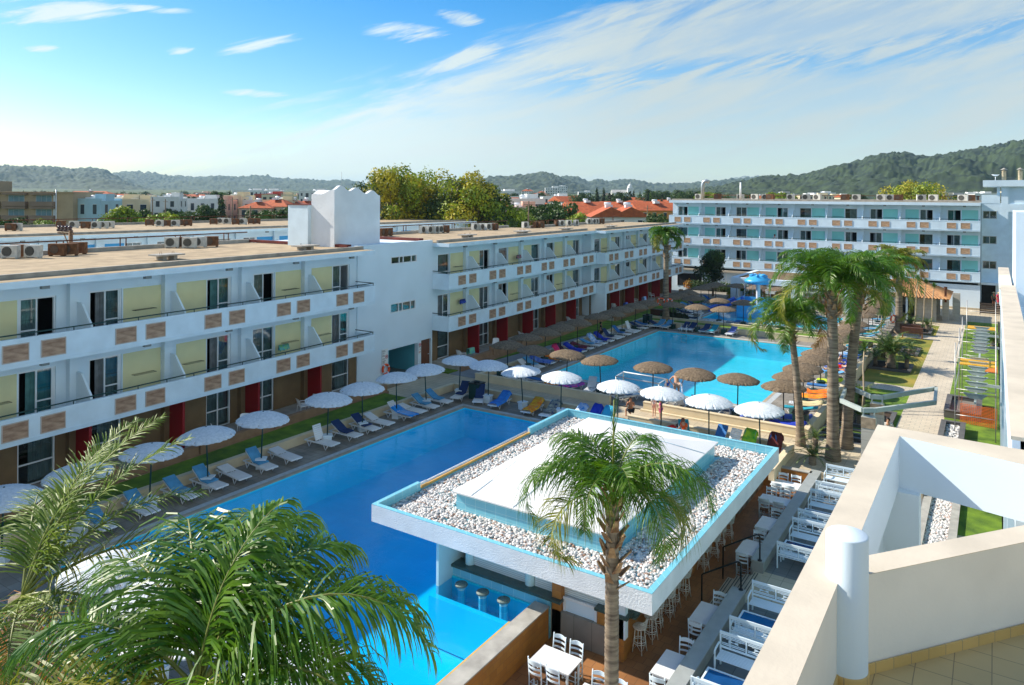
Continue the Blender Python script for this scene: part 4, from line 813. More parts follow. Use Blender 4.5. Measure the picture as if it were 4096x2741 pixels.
K3 = [Vector((-9.7, y)) for y in (71.5, 74.6, 77.8, 81, 84.6, 88.2, 91.5)]
shade_row(UB, K3, '%s brown wicker sunshade from the near end of the row right of the children pool', 'brown wicker sunshades')

# ------------------------------------------------------------------ sun loungers
CUSH = {'light blue': (.10, .36, .62), 'blue': (.03, .17, .48), 'navy': (.012, .04, .15), 'royal blue': (.012, .05, .42), 'teal': (.015, .33, .45), 'periwinkle': (.12, .17, .50)}
def cushm(n): return mat(n.replace(' ', '_')+'_cushion', CUSH[n], .85, .1, 4., .15, 40)
_lp = {}
def mk_lounger(ang, cush):
    def f():
        t = thing('sun_lounger', 'x', 'sun lounger'); ca, sa = math.cos(R(ang)), math.sin(R(ang)); bl = .78; hx, hz = -.15, .32
        b = MB()
        for y in (-.31, .27): b.box(-.95, y, .26, .95, y+.04, .32)
        b.box(.91, -.27, .26, .95, .27, .32); b.box(-.95, -.27, .26, -.91, .27, .31)
        for i in range(11): x = -.12+i*.095; b.box(x, -.27, .295, x+.07, .27, .325)
        part('seat_frame', b, PVC, t)
        b = MB()
        for y in (-.27, .23): b.add([(hx, y, hz), (hx, y+.04, hz), (hx-bl*ca, y+.04, hz+bl*sa), (hx-bl*ca, y, hz+bl*sa), (hx, y, hz-.03), (hx, y+.04, hz-.03), (hx-bl*ca, y+.04, hz+bl*sa-.03), (hx-bl*ca, y, hz+bl*sa-.03)], [(0, 3, 2, 1), (4, 5, 6, 7), (0, 4, 7, 3), (1, 2, 6, 5), (3, 7, 6, 2)])
        for i in range(8):
            a, c = .05+i*.095, .05+i*.095+.065; b.add([(hx-a*ca, -.27, hz+a*sa+.012), (hx-a*ca, .27, hz+a*sa+.012), (hx-c*ca, .27, hz+c*sa+.012), (hx-c*ca, -.27, hz+c*sa+.012), (hx-a*ca, -.27, hz+a*sa-.01), (hx-a*ca, .27, hz+a*sa-.01), (hx-c*ca, .27, hz+c*sa-.01), (hx-c*ca, -.27, hz+c*sa-.01)], [(0, 1, 2, 3), (7, 6, 5, 4), (0, 4, 5, 1), (2, 6, 7, 3)])
        part('backrest', b, PVC, t)
        for x, s in ((.55, 1), (-.6, -1)):
            for y in (-.29, .29):
                b = MB(); b.tube([(x-.16, y, .28), (x, y, .02), (x+.16, y, .28)], .022, 6); part('leg', b, PVC, t)
        if cush:
            b = MB(); prof = [(hx-(bl+.02)*ca, hz+(bl+.02)*sa+.03), (hx-.4*ca, hz+.4*sa+.03), (hx-.04, hz+.045), (.3 if cush[1] else .05, hz+.035)] + ([(.92, hz+.035)] if cush[1] == 2 else [])
            vs = []
            for x, z in prof: vs += [(x, -.26, z), (x, .26, z), (x, -.27, z+.05), (x, .27, z+.05)]
            fs = []
            for i in range(len(prof)-1):
                o = 4*i; fs += [(o+2, o+3, o+7, o+6), (o, o+4, o+5, o+1), (o, o+2, o+6, o+4), (o+1, o+5, o+7, o+3)]
            fs += [(0, 1, 3, 2), (len(vs)-4, len(vs)-2, len(vs)-1, len(vs)-3)]
            b.add(vs, fs); part('cushion', b, cushm(cush[0]), t)
        return t
    return f
def lounger(p, rz, ang, cush, label, group='sun loungers'):
    key = (ang, cush)
    if key not in _lp: _lp[key] = Proto(mk_lounger(ang, cush))
    return _lp[key]((p[0], p[1], 0), rz, label, group)
TW = {}
def towelmat(nm, a, c, sc=3.): return mat('towel_'+nm, a, .95, .0, sc, .3, 40, col2=c)
def towel(p, rz, ang, m, label, full=True):
    ca, sa = math.cos(R(ang)), math.sin(R(ang)); hx, hz, bl = -.15, .32, .8; rn = random.Random(int(p[0]*100))
    prof = [(hx-(bl+.06)*ca, hz+(bl-.15)*sa), (hx-(bl+.03)*ca, hz+(bl+.03)*sa+.1), (hx-.6*ca, hz+.6*sa+.1), (hx-.3*ca, hz+.3*sa+.1), (hx, hz+.105), (.25, hz+.1), (.6, hz+.1)] + ([(.9, hz+.09)] if full else [])
    vs = []; ny = 7
    for i, (x, z) in enumerate(prof):
        for k in range(ny): y = -.36+.72*k/(ny-1); vs.append((x+rn.uniform(-.02, .02), y, z+rn.uniform(-.008, .02)-(.14 if k in (0, ny-1) else 0)))
    b = MB(); b.add(vs, [(i*ny+k, (i+1)*ny+k, (i+1)*ny+k+1, i*ny+k+1) for i in range(len(prof)-1) for k in range(ny-1)], True)
    return single('beach_towel', b, m, label, 'towel', (p[0], p[1], 0), rz)
T_YEL = towelmat('yellow_orange', (.80, .50, .02), (.70, .12, .01), 4.); T_PALM = towelmat('navy_beige_palms', (.50, .50, .36), (.01, .03, .12), 5.); T_LB = towelmat('bright_blue', (.03, .28, .80), (.02, .16, .60), 3.)
T_BW = towelmat('blue_white_swirl', (.75, .82, .88), (.03, .25, .68), 4.5); T_CY = towelmat('cyan', (.06, .52, .75), (.03, .40, .65), 2.); T_GR = towelmat('green_yellow', (.55, .72, .03), (.02, .38, .03), 3.5); T_MR = towelmat('maroon', (.12, .02, .02), (.08, .012, .012), 2.)
T_RO = towelmat('red_orange', (.80, .10, .01), (.75, .35, .02), 5.); T_PK = towelmat('pink', (.80, .03, .16), (.60, .02, .14), 3.); T_PL = towelmat('plum', (.07, .02, .04), (.05, .015, .03), 2.); T_RB = towelmat('royal', (.015, .05, .55), (.01, .03, .38), 2.)
T_CR = towelmat('cream', (.72, .62, .38), (.60, .50, .28), 3.); T_PW = towelmat('periwinkle', (.12, .18, .55), (.08, .12, .42), 3.); T_PB = towelmat('pink_blue', (.70, .05, .30), (.03, .10, .55), 5.)
# row left of the near pool, feet towards the water
rowA = [(13.2, 25, ('light blue', 1)), (14.6, 25, ('light blue', 1)), (16.2, 25, ('light blue', 1)), (17.91, 28, ('light blue', 1)), (19.2, 35, ('light blue', 1)), (20.43, 8, None), (21.84, 35, ('light blue', 1)), (23.23, 8, None), (25.54, 70, None), (27.16, 30, ('navy', 1)), (28.52, 30, ('navy', 1)), (29.56, 20, None), (31.27, 45, None), (32.26, 10, None), (33.45, 30, ('light blue', 1)), (34.7, 30, ('light blue', 1))]
desc = lambda c, a: (('bare white sun lounger' if not c else c[0]+' cushioned white lounger')+(' raised' if a >= 60 else ''))
for i, (y, a, c) in enumerate(rowA):
    lounger((-28.05, y), R(random.uniform(-6, 2)), a, c, '%s, %s from the near end left of the near pool' % (desc(c, a), nth(i)))
# inflatable mattress
b = MB(); vs = []; nx, ny = 26, 13
for i in range(nx):
    for k in range(ny):
        x = -.95+1.9*i/(nx-1); yy = -.36+.72*k/(ny-1); e = min(1, (1-abs(x)/.96)*9); w = .55+.45*e; vs.append((x, yy*w, .43+.05*abs(math.cos(math.pi*k/(ny-1)*4))*e-(.05 if k in (0, ny-1) else 0)+max(0, -x-.2)*.3))
b.add(vs, [(i*ny+k, (i+1)*ny+k, (i+1)*ny+k+1, i*ny+k+1) for i in range(nx-1) for k in range(ny-1)], True); single('air_mattress', b, mat('air_mattress_blue', (.02, .30, .85), .25, .05, 2., coat=.5), 'bright blue inflatable mattress lying on a white lounger by the near pool', 'air mattress', (-27.7, 31.25, 0), R(-6))
# far end of the near pool: two navy ones facing the water at the corner, then feet towards the pool
for x, lab in ((-27.6, 'navy cushioned lounger left of the corner sunshade, facing down the near pool'), (-26.2, 'navy cushioned lounger right of the corner sunshade, facing down the near pool')): lounger((x, 36.4), R(-78 if x < -27 else -62), 45, ('navy', 1), lab)
rowB = [(-24.7, 25, ('light blue', 1), T_LB, 'bright blue'), (-22.4, 22, ('blue', 1), T_YEL, 'yellow and orange'), (-21.2, 25, ('blue', 1), T_PALM, 'navy towel with beige palms'), (-19.6, 30, ('light blue', 1), T_BW, 'blue and white swirled'), (-18.6, 45, ('blue', 1), T_RB, 'royal blue'), (-17.9, 45, ('light blue', 1), T_CY, 'cyan'), (-11.6, 50, ('blue', 1), None, ''), (-10.9, 50, None, None, ''), (-10.2, 50, ('teal', 1), T_GR, 'green and yellow'), (-8.95, 58, ('blue', 1), T_MR, 'maroon')]
for i, (x, a, c, tm, tn) in enumerate(rowB):
    p = (x, 36.4 if x < -12 else 36.65); rz = R(-90-8+(14 if x < -20 else 0)); lounger(p, rz, a, c, '%s, %s from the left in the far row of near pool' % (desc(c, a), nth(i)))
    if tm: towel(p, rz, a, tm, '%s beach towel on %s lounger of the far row, near pool' % (tn.replace(' towel with', ' with'), nth(i)), full=i in (0, 1))
# near end under the palms
for i, (x, c) in enumerate(((-22.2, None), (-21.2, ('light blue', 1)), (-19.6, ('light blue', 1)), (-18.4, ('blue', 1)), (-16.7, None), (-14.4, ('blue', 1)))): lounger((x, 10.3), R(78), 25, c, '%s, %s from the left at the palm shaded near end' % (desc(c, 0), nth(i)))
# far pool, left row
fp = [((120, 700), 30, None, None, ''), ((318, 708), 25, ('light blue', 1), None, ''), ((408, 685), 15, ('blue', 1), T_PB if 0 else towelmat('blue_stripes', (.02, .08, .55), (.20, .35, .75), 6.), 'striped blue'), ((470, 655), 20, ('blue', 1), T_RO, 'red and orange'), ((520, 625), 50, ('blue', 1), T_PK, 'pink'), ((560, 612), 40, ('navy', 1), T_PL, 'plum'), ((675, 595), 25, ('royal blue', 1), T_RB, 'royal blue'), ((705, 570), 15, ('navy', 1), towelmat('maroon_print', (.25, .04, .08), (.06, .01, .02), 6.), 'maroon printed'), ((778, 548), 18, ('light blue', 1), None, ''), ((820, 530), 40, ('light blue', 1), T_BW, 'pale blue'), ((875, 510), 35, ('royal blue', 1), T_RB, 'dark royal blue'), ((912, 490), 45, ('navy', 1), None, ''), ((955, 480), 20, None, None, ''), ((1000, 460), 40, ('blue', 1), None, ''), ((1045, 442), 12, None, None, ''), ((1105, 435), 68, None, None, ''), ((1150, 412), 20, ('navy', 1), None, ''), ((1190, 395), 15, ('blue', 1), None, '')]
for i, (q, a, c, tm, tn) in enumerate(fp):
    p = at(*c7(*q), .33); p = Vector((-28.15, p.y)); rz = R(random.uniform(-14, 2)); lounger(p, rz, a, c, '%s, %s from the near end left of the far pool' % (desc(c, a), nth(i)))
    if tm: towel(p, rz, a, tm, '%s towel on %s lounger from the near end left of the far pool' % (tn, nth(i)), full=i in (2, 3, 6))
# near edge of the far pool
np_ = [((60, 790), 5, None, None, '', 180), ((185, 815), 10, None, None, '', 20), ((290, 830), 10, ('blue', 1), None, '', 20), ((425, 850), 12, ('blue', 1), T_RO, 'red flame patterned', 80), ((545, 868), 12, ('light blue', 1), T_PB, 'pink and blue', 80), ((690, 890), 55, None, None, '', -80), ((850, 905), 25, None, None, '', 90), ((960, 945), 25, ('blue', 1), None, '', 60), ((1345, 1000), 30, None, None, '', 80), ((1420, 1005), 40, None, None, '', 90), ((1545, 1030), 62, ('blue', 0), None, '', 90), ((1760, 1070), 62, ('navy', 1), None, '', 90), ((1930, 1110), 12, ('blue', 1), T_PW, 'dark blue', 95), ((2110, 1125), 20, ('light blue', 1), None, '', 95)]
for i, (q, a, c, tm, tn, rz) in enumerate(np_):
    p = at(*c7(*q), .4); p.y = min(max(p.y, 42.1), 43.6) if i not in (0,) else p.y; lounger(p, R(rz), a, c, '%s, %s from the left on near deck of far pool' % (desc(c, a), nth(i)))
    if tm: towel(p, R(rz), a, tm, '%s towel on %s lounger from left, near deck of far pool' % (tn, nth(i)))
# far edge of the far pool
for i, (q, a, c) in enumerate((((640, 215), 12, ('navy', 1)), ((900, 150), 25, ('light blue', 2)), ((1030, 160), 25, ('light blue', 2)), ((1300, 190), 25, ('navy', 1)), ((1420, 195), 25, ('navy', 1)), ((1640, 215), 25, ('navy', 2)), ((1760, 230), 25, ('teal', 2)), ((2050, 260), 25, ('periwinkle', 1)))):
    p = at(*r5(*q), .4); p.y = 67.0; lounger(p, R(-92 if i else -30), a, c, '%s, %s from the left behind the far edge of far pool' % (desc(c, a), nth(i)))
# right row of the far pool, heads towards the garden
rr = [(41.6, ('teal', 1), T_RB, 'royal blue'), (43.0, ('teal', 1), T_PW, 'periwinkle'), (44.9, ('teal', 2), None, ''), (46.3, ('teal', 1), T_CR, 'cream'), (48.2, ('blue', 1), T_RO, 'red and yellow flame'), (49.6, ('blue', 1), towelmat('orange', (.85, .25, .01), (.75, .12, .01), 4.), 'orange'), (51.2, ('blue', 2), None, ''), (52.8, ('blue', 1), towelmat('lime', (.60, .75, .02), (.5, .6, .02), 3.), 'lime green'), (55.8, None, towelmat('sky', (.15, .42, .80), (.08, .30, .66), 3.), 'sky blue'), (57.2, ('periwinkle', 2), None, ''), (58.7, ('periwinkle', 1), None, ''), (60.1, ('royal blue', 2), None, ''), (61.6, ('blue', 2), None, ''), (63.2, None, T_BW, 'blue and white'), (64.8, ('light blue', 2), None, ''), (66.4, ('teal', 2), None, '')]
for i, (y, c, tm, tn) in enumerate(rr):
    p = (-9.35, y); a = 14 if i < 8 else 22; rz = R(180+random.uniform(-4, 10)); lounger(p, rz, a, c, '%s, %s from the near end right of the far pool' % (desc(c, a), nth(i)))
    if tm: towel(p, rz, a, tm, '%s towel on %s lounger from near end right of the far pool' % (tn, nth(i)), full=i % 2 == 0)
for i, (y, c) in enumerate(((71.5, ('light blue', 2)), (73.0, ('teal', 2)), (74.6, None), (76.2, ('light blue', 2)), (77.8, ('teal', 2)), (79.4, None), (81, None), (82.6, ('light blue', 2)))):
    lounger((-9.5, y), R(184), 20 if i != 5 else 65, c, '%s, %s from the near end right of the children pool' % (desc(c, 20 if i != 5 else 65), nth(i)))
kl = [((690, 740), 'navy', 20), ((700, 775), None, 12), ((640, 800), None, 12), ((760, 820), 'navy', 8), ((900, 840), None, 65), ((850, 735), None, 14), ((820, 700), None, 14), ((800, 680), None, 14), ((1110, 655), 'light blue', 14), ((1080, 620), 'light blue', 14), ((850, 610), 'navy', 22), ((760, 625), 'light blue', 14), ((1160, 600), None, 14), ((1100, 540), 'blue', 30), ((1410, 590), None, 30), ((1590, 580), None, 55), ((1780, 590), 'teal', 25), ((1100, 862), None, 8), ((1260, 880), None, 8), ((1520, 890), 'blue', 8), ((2130, 615), None, 10), ((2290, 625), None, 10)]
for i, (q, c, a) in enumerate(kl):
    p = at(*r1(*q), .35); cc = (c, 2) if c else None
    if p.y < 71.6: p.y = 72
    lounger(p, R(random.choice((-12, 175, -8)) if i < 14 else 90), a, cc, '%s, %s counted from the left around the children pool' % (desc(cc, a), nth(sorted(range(len(kl)), key=lambda j: kl[j][0][0]).index(i))))

# ------------------------------------------------------------------ dining furniture
BRS = mat('brown_seat', (.16, .07, .025), .8, .15, 8.)
def mk_table():
    t = thing('dining_table', 'x', 'table'); b = MB(); b.box(-.6, -.4, .71, .6, .4, .745); part('tabletop', b, PVC, t); b = MB(); b.box(-.52, -.32, .62, .52, -.3, .71); b.box(-.52, .3, .62, .52, .32, .71); b.box(-.52, -.3, .62, -.5, .3, .71); b.box(.5, -.3, .62, .52, .3, .71); part('apron', b, WHITE2, t)
    for x in (-.52, .52):
        for y in (-.32, .32): b = MB(); b.lathe([(.022, 0), (.03, .08), (.022, .12), (.035, .3), (.035, .55), (.04, .6), (.04, .71)], 10, (x, y, 0)); part('leg', b, WHITE2, t)
    return t
def mk_chair():
    t = thing('dining_chair', 'x', 'chair'); b = MB(); b.box(-.2, -.2, .43, .2, .2, .46); part('seat', b, BRS, t)
    for x in (-.2, .2):
        b = MB(); b.tube([(x, .2, 0), (x, .2, .5), (x, .25, 1.0)], .018, 8); part('leg', b, WHITE2, t); b = MB(); b.tube([(x, -.2, 0), (x, -.2, .46)], .018, 8); part('leg', b, WHITE2, t)
    b = MB()
    for z, h in ((.62, .05), (.76, .05), (.9, .09)):
        vs = []; n = 8
        for i in range(n+1): x = -.2+.4*i/n; y = .215+(z-.5)*.1+.05*math.sin(math.pi*i/n); vs += [(x, y, z-h/2), (x, y, z+h/2+(.03*math.sin(math.pi*i/n) if z > .85 else 0)), (x, y+.015, z-h/2), (x, y+.015, z+h/2+(.03*math.sin(math.pi*i/n) if z > .85 else 0))]
        b.add(vs, [f for i in range(n) for f in ((4*i, 4*i+4, 4*i+5, 4*i+1), (4*i+2, 4*i+3, 4*i+7, 4*i+6), (4*i+1, 4*i+5, 4*i+7, 4*i+3), (4*i, 4*i+2, 4*i+6, 4*i+4))])
    part('backrest', b, WHITE2, t); b = MB()
    for z in (.12, .25): 
        for x in (-.2, .2): b.tube([(x, -.2, z), (x, .2, z)], .01, 5)
        b.tube([(-.2, -.2, z+.04), (.2, -.2, z+.04)], .01, 5); b.tube([(-.2, .2, z+.04), (.2, .2, z+.04)], .01, 5)
    part('stretcher', b, WHITE2, t); return t
DT, DC = Proto(mk_table), Proto(mk_chair); ZF = -.85
tabs = [(-10.0, 17.57, 0, 'nearest the brown pool wall'), (-8.3, 16.75, 0, 'behind the palm trunk'), (-7.25, 19.1, 90, 'nearest along the grey wall'), (-7.25, 22.05, 90, 'beside the near handrail of the steps'), (-7.33, 27.1, 90, 'just past the beige steps'), (-7.3, 29.5, 90, 'second past the beige steps'), (-7.67, 31.95, 0, 'second from the far brown wall'), (-7.67, 33.97, 0, 'nearest the far brown wall')]
for x, y, a, lab in tabs: DT((x, y, ZF), R(a), 'white dining table '+lab, 'white dining tables')
chairs = []
for i, (x, y, a, lab) in enumerate(tabs):
    if a == 0:
        for dx in (-.28, .28): chairs.append((x+dx, y-.42, 180, 'near side of the white table '+lab, 'left' if dx < 0 else 'right')); chairs.append((x+dx, y+.42, 0, 'far side of the white table '+lab, 'left' if dx < 0 else 'right'))
    else: chairs.append((x-.05, y-.75, 180, 'near end of the white table '+lab, '')); chairs.append((x+.05, y+.75, 0, 'far end of the white table '+lab, ''))
for x, y, a, lab, lr in chairs: DC((x, y, ZF), R(a+random.uniform(-5, 5)), ('white %schair at the %s' % (lr+' ' if lr else '', lab)).replace('of the white table ', 'of table '), 'white ladder back chairs')
def mk_stool():
    t = thing('bar_stool', 'x', 'bar stool'); b = MB(); b.lathe([(0, .76), (.19, .76), (.21, .74), (.19, .71), (0, .71)], 20); part('seat', b, WCKS, t)
    for k in range(4):
        w = math.pi/4+k*math.pi/2; c, s = math.cos(w), math.sin(w); b = MB(); b.tube([(.13*c, .13*s, .72), (.17*c, .17*s, .35), (.22*c, .22*s, 0)], .016, 7); part('leg', b, WCKS, t)
    b = MB()
    for z, r in ((.28, .185), (.34, .18)): b.tube([(r*math.cos(i*math.pi/8), r*math.sin(i*math.pi/8), z) for i in range(17)], .012, 5, False)
    for k in range(4):
        w = k*math.pi/2; b.tube([(.19*math.cos(w-.6), .19*math.sin(w-.6), .12), (.17*math.cos(w), .17*math.sin(w), .28), (.19*math.cos(w+.6), .19*math.sin(w+.6), .12)], .008, 4)
    part('footring', b, WCKS, t); b = MB(); n = 12
    for i in range(n+1): w = -1.2+2.4*i/n; b.tube([(.19*math.cos(w), .19*math.sin(w), .75), (.25*math.cos(w), .25*math.sin(w), 1.03-.1*abs(w)/1.2)], .007, 4)
    for q in (.3, .65, 1.): b.tube([((.19+.06*q)*math.cos(-1.2+2.4*i/n), (.19+.06*q)*math.sin(-1.2+2.4*i/n), .75+(.28-.1*abs(-1.2+2.4*i/n)/1.2)*q) for i in range(n+1)], .011, 5)
    part('backrest', b, WCKS, t); return t
WCKS = mat('painted_wicker', (.74, .72, .66), .7, .12, 20., .5, 120)
ST = Proto(mk_stool)
for i, y in enumerate((20.3, 21.0, 21.65, 22.4, 23.1, 23.9, 26.0, 27.03, 27.95, 28.8)): ST((-8.72+.06*(i % 2), y, ZF), R(random.uniform(-25, 25)), '%s white wicker bar stool from the near corner of the pool bar' % nth(i), 'bar stools along the pool bar')
def mk_bench():
    t = thing('garden_bench', 'x', 'bench'); b = MB()
    for i in range(9): b.box(-.68, -.24+.055*i, .41, .68, -.24+.055*i+.042, .43)
    part('seat', b, WHITE2, t); b = MB()
    b.box(-.68, .25, .84, .68, .28, .93); b.box(-.68, .25, .48, .68, .28, .53); b.box(-.02, .25, .53, .02, .28, .84)
    for x0, x1 in ((-.66, -.04), (.04, .66)):
        for z in (.57, .61, .76, .8): b.box(x0, .255, z, x1, .275, z+.018)
        xm = (x0+x1)/2
        for s in (-1, 1): b.add([(xm, .255, .69), (xm+s*.13, .255, .66), (xm+s*.13, .255, .72), (xm, .275, .69), (xm+s*.13, .275, .66), (xm+s*.13, .275, .72)], [(0, 1, 2), (5, 4, 3), (0, 3, 4, 1), (1, 4, 5, 2), (2, 5, 3, 0)])
        for s in (-1, 1): b.tube([(xm+s*.14, .265, .64), (xm+s*.05, .265, .74), (xm+s*.2, .265, .74)], .007, 4)
    part('backrest', b, WHITE2, t)
    for x in (-.7, .7): b = MB(); b.tube([(x, .27, .6), (x, .1, .68), (x, -.15, .66), (x, -.25, .62), (x, -.27, .55)], .025, 7); part('armrest', b, WHITE2, t)
    for x in (-.7, .7):
        b = MB(); b.box(x-.02, .24, 0, x+.02, .29, .93); part('leg', b, WHITE2, t); b = MB(); b.lathe([(.018, 0), (.028, .06), (.02, .1), (.03, .3), (.03, .42), (.02, .5), (.026, .6)], 8, (x, -.24, 0)); part('leg', b, WHITE2, t)
    return t
BLUEG = mat('blue_glass_top', (.012, .07, .22), .08, .2, 1.5, coat=.5)
def mk_ct():
    t = thing('coffee_table', 'x', 'table'); b = MB(); b.box(-.6, -.3, .44, .6, -.25, .5); b.box(-.6, .25, .44, .6, .3, .5); b.box(-.6, -.25, .44, -.55, .25, .5); b.box(.55, -.25, .44, .6, .25, .5); part('frame', b, WHITE2, t)
    b = MB(); b.box(-.55, -.25, .46, .55, .25, .485); part('glass_top', b, BLUEG, t); b = MB(); b.box(-.5, -.2, .14, .5, .2, .17); part('shelf', b, WHITE2, t)
    for x in (-.56, .56):
        for y in (-.26, .26): b = MB(); b.box(x-.03, y-.03, 0, x+.03, y+.03, .44); part('leg', b, WHITE2, t)
    return t
BN, CT = Proto(mk_bench), Proto(mk_ct); ZG = -.25
groups = [(15.5, 'nearest'), (18.75, 'second nearest'), (21.95, 'third nearest'), (27.4, 'first past the beige steps'), (30.65, 'second past the beige steps'), (34.0, 'third past the beige steps')]
for y, lab in groups:
    BN((-5.55, y+1.1, ZG), 0, 'white slatted bench facing the viewer behind a glass coffee table, '+lab, 'white lounge benches')
    CT((-5.65, y, ZG), 0, 'white coffee table with blue glass top between two benches, '+lab, 'blue glass coffee tables')
    BN((-5.55, y-.7, ZG), math.pi, 'white slatted bench with its back to the viewer, '+lab, 'white lounge benches')
# ------------------------------------------------------------------ rooftop air conditioners, vents
def mk_ac(rusty):
    def f():
        t = thing('air_conditioner', 'x', 'air conditioner'); m = mat('ac_rust', (.22, .10, .045), .8, .25, 5.) if rusty else mat('ac_white', (.62, .62, .58), .6, .1, 5.)
        b = MB(); b.box(-.42, -.16, .06, .42, .16, .68); b.box(-.4, -.12, 0, -.3, .12, .06); b.box(.3, -.12, 0, .4, .12, .06)
        if rusty:
            for i in range(9): b.box(-.43, -.17, .12+.06*i, .43, -.16, .14+.06*i); b.box(-.43, -.16, .12+.06*i, -.42, .16, .14+.06*i); b.box(.42, -.16, .12+.06*i, .43, .16, .14+.06*i)
        part('casing', b, m, t); b = MB(); c = (-.1, 0, 0)
        b.lathe([(.25, 0), (.25, .015), (.23, .02), (.23, 0)], 20); b.M = None; b.v = [(p[0]-.1, -.16-p[2], p[1]+.37) for p in b.v]; part('fan_ring', b, DARK if not rusty else RUST, t)
        b = MB(); b.lathe([(0, .004), (.22, .004)], 20); b.v = [(p[0]-.1, -.16-p[2], p[1]+.37) for p in b.v]; part('fan_grille', b, mat('grille_dark', (.10, .10, .09), .7, .2, 30.), t); return t
    return f
ACW, ACR = Proto(mk_ac(0)), Proto(mk_ac(1))
def ac_row(pts, f, z, roof, a0=0):
    for i, (x, y, k) in enumerate(pts):
        (ACR if k == 'r' else ACW)(at(*f(x, y), z), R(a0+random.uniform(-14, 14)), '%s air conditioner, %s from the left on the %s' % ('rusty brown' if k == 'r' else 'off-white', nth(i), roof), 'air conditioners on the '+roof)
ZA = CAMZ-1.05*(CAMZ-9.35)
ac_row([(90, 925, 'w'), (170, 915, 'r'), (285, 920, 'w'), (490, 905, 'r'), (590, 900, 'r'), (670, 888, 'r'), (1465, 835, 'w'), (1555, 832, 'r'), (1615, 838, 'w'), (1700, 830, 'w'), (1800, 825, 'r')], k1, ZA, 'nearest left roof', 40)
ac_row([(90, 690, 'r'), (145, 688, 'w'), (520, 660, 'r'), (630, 665, 'w'), (730, 670, 'r'), (820, 670, 'w'), (885, 668, 'w'), (935, 665, 'w'), (1275, 645, 'r'), (1365, 652, 'w'), (1420, 652, 'r'), (1495, 652, 'w'), (1550, 648, 'r'), (1600, 648, 'r'), (1820, 635, 'r'), (1885, 630, 'w'), (1935, 632, 'w'), (2010, 636, 'r'), (2070, 636, 'w'), (2145, 632, 'r'), (2185, 632, 'r')], k1, ZA, 'low beige roof', 40)
ac_row([(1130, 738, 'r'), (1180, 735, 'r'), (1470, 712, 'w'), (1530, 712, 'w'), (1585, 710, 'w'), (1625, 708, 'w'), (1665, 706, 'r'), (1915, 685, 'w'), (1975, 683, 'w'), (2030, 684, 'w'), (2065, 682, 'w'), (2090, 682, 'r')], k2, ZA, 'second left roof', 90)
ac_row([(215, 667, 'w'), (305, 665, 'r'), (350, 665, 'r'), (490, 650, 'r'), (525, 650, 'w'), (585, 648, 'w'), (648, 647, 'w'), (755, 633, 'w'), (800, 632, 'w'), (822, 631, 'w'), (865, 630, 'r')], k3, ZA, 'third left roof', 90)
def mk_vent():
    t = thing('roof_vent', 'x', 'vent'); b = MB(); b.box(-.4, -.3, 0, -.2, .3, .22); b.box(.2, -.3, 0, .4, .3, .22); part('base', b, ROOFC, t); b = MB(); b.box(-.75, -.45, .22, .75, .45, .3); part('slab', b, ROOFC, t)
    for x in (-.35, .35): b = MB(); b.tube([(x-.06, 0, .3), (x-.05, 0, .42), (x+.05, 0, .42), (x+.06, 0, .3)], .01, 4); part('loop', b, RUST, t)
    return t
VT = Proto(mk_vent)
for i, (f, x, y) in enumerate(((k1, 1422, 935), (k2, 472, 852), (k2, 1852, 750), (k2, 2315, 715), (k3, 195, 718), (k3, 562, 690), (k3, 942, 668))): VT(at(*f(x, y), ZA), R(92), 'low concrete vent slab on the left roofs, %s from the near end' % nth(i), 'concrete vents on the left roofs')
for i, x in enumerate((-36, -33.2, -32.4, -30, -27.5, -26.6, -25.7, -23, -21, -20, -16.2, -15.3, -12.2, -11.3, -10.4, -8, -6.6, -3.6, -2.9)):
    (ACR if i % 4 == 2 else ACW)((x*SC+.5, 106.6+random.uniform(-1.5, 1.5), 12.26), R(random.uniform(-20, 20)), 'air conditioner, %s from the left on the back wing roof' % nth(i), 'air conditioners on the back wing roof', 1.25)
b = MB(); b.tube([(0, 0, 0), (0, 0, 2.2), (.15, 0, 2.6), (.5, 0, 2.75), (.9, 0, 2.6)], .26, 12); single('exhaust_duct', b, mat('galvanised_duct', (.55, .58, .60), .35, .1, 3., metal=.6), 'silver bent exhaust duct on the left end of the back wing roof', 'duct', (ud(2767, 102).x, 103.5, 12.2))
b = MB(); b.tube([(0, 0, 0), (0, 0, 2.6)], [.16, .12], 10); single('roof_pole', b, PVC, 'short white pole standing on the back wing roof', 'pole', (ud(3014, 112).x, 107, 12.2))
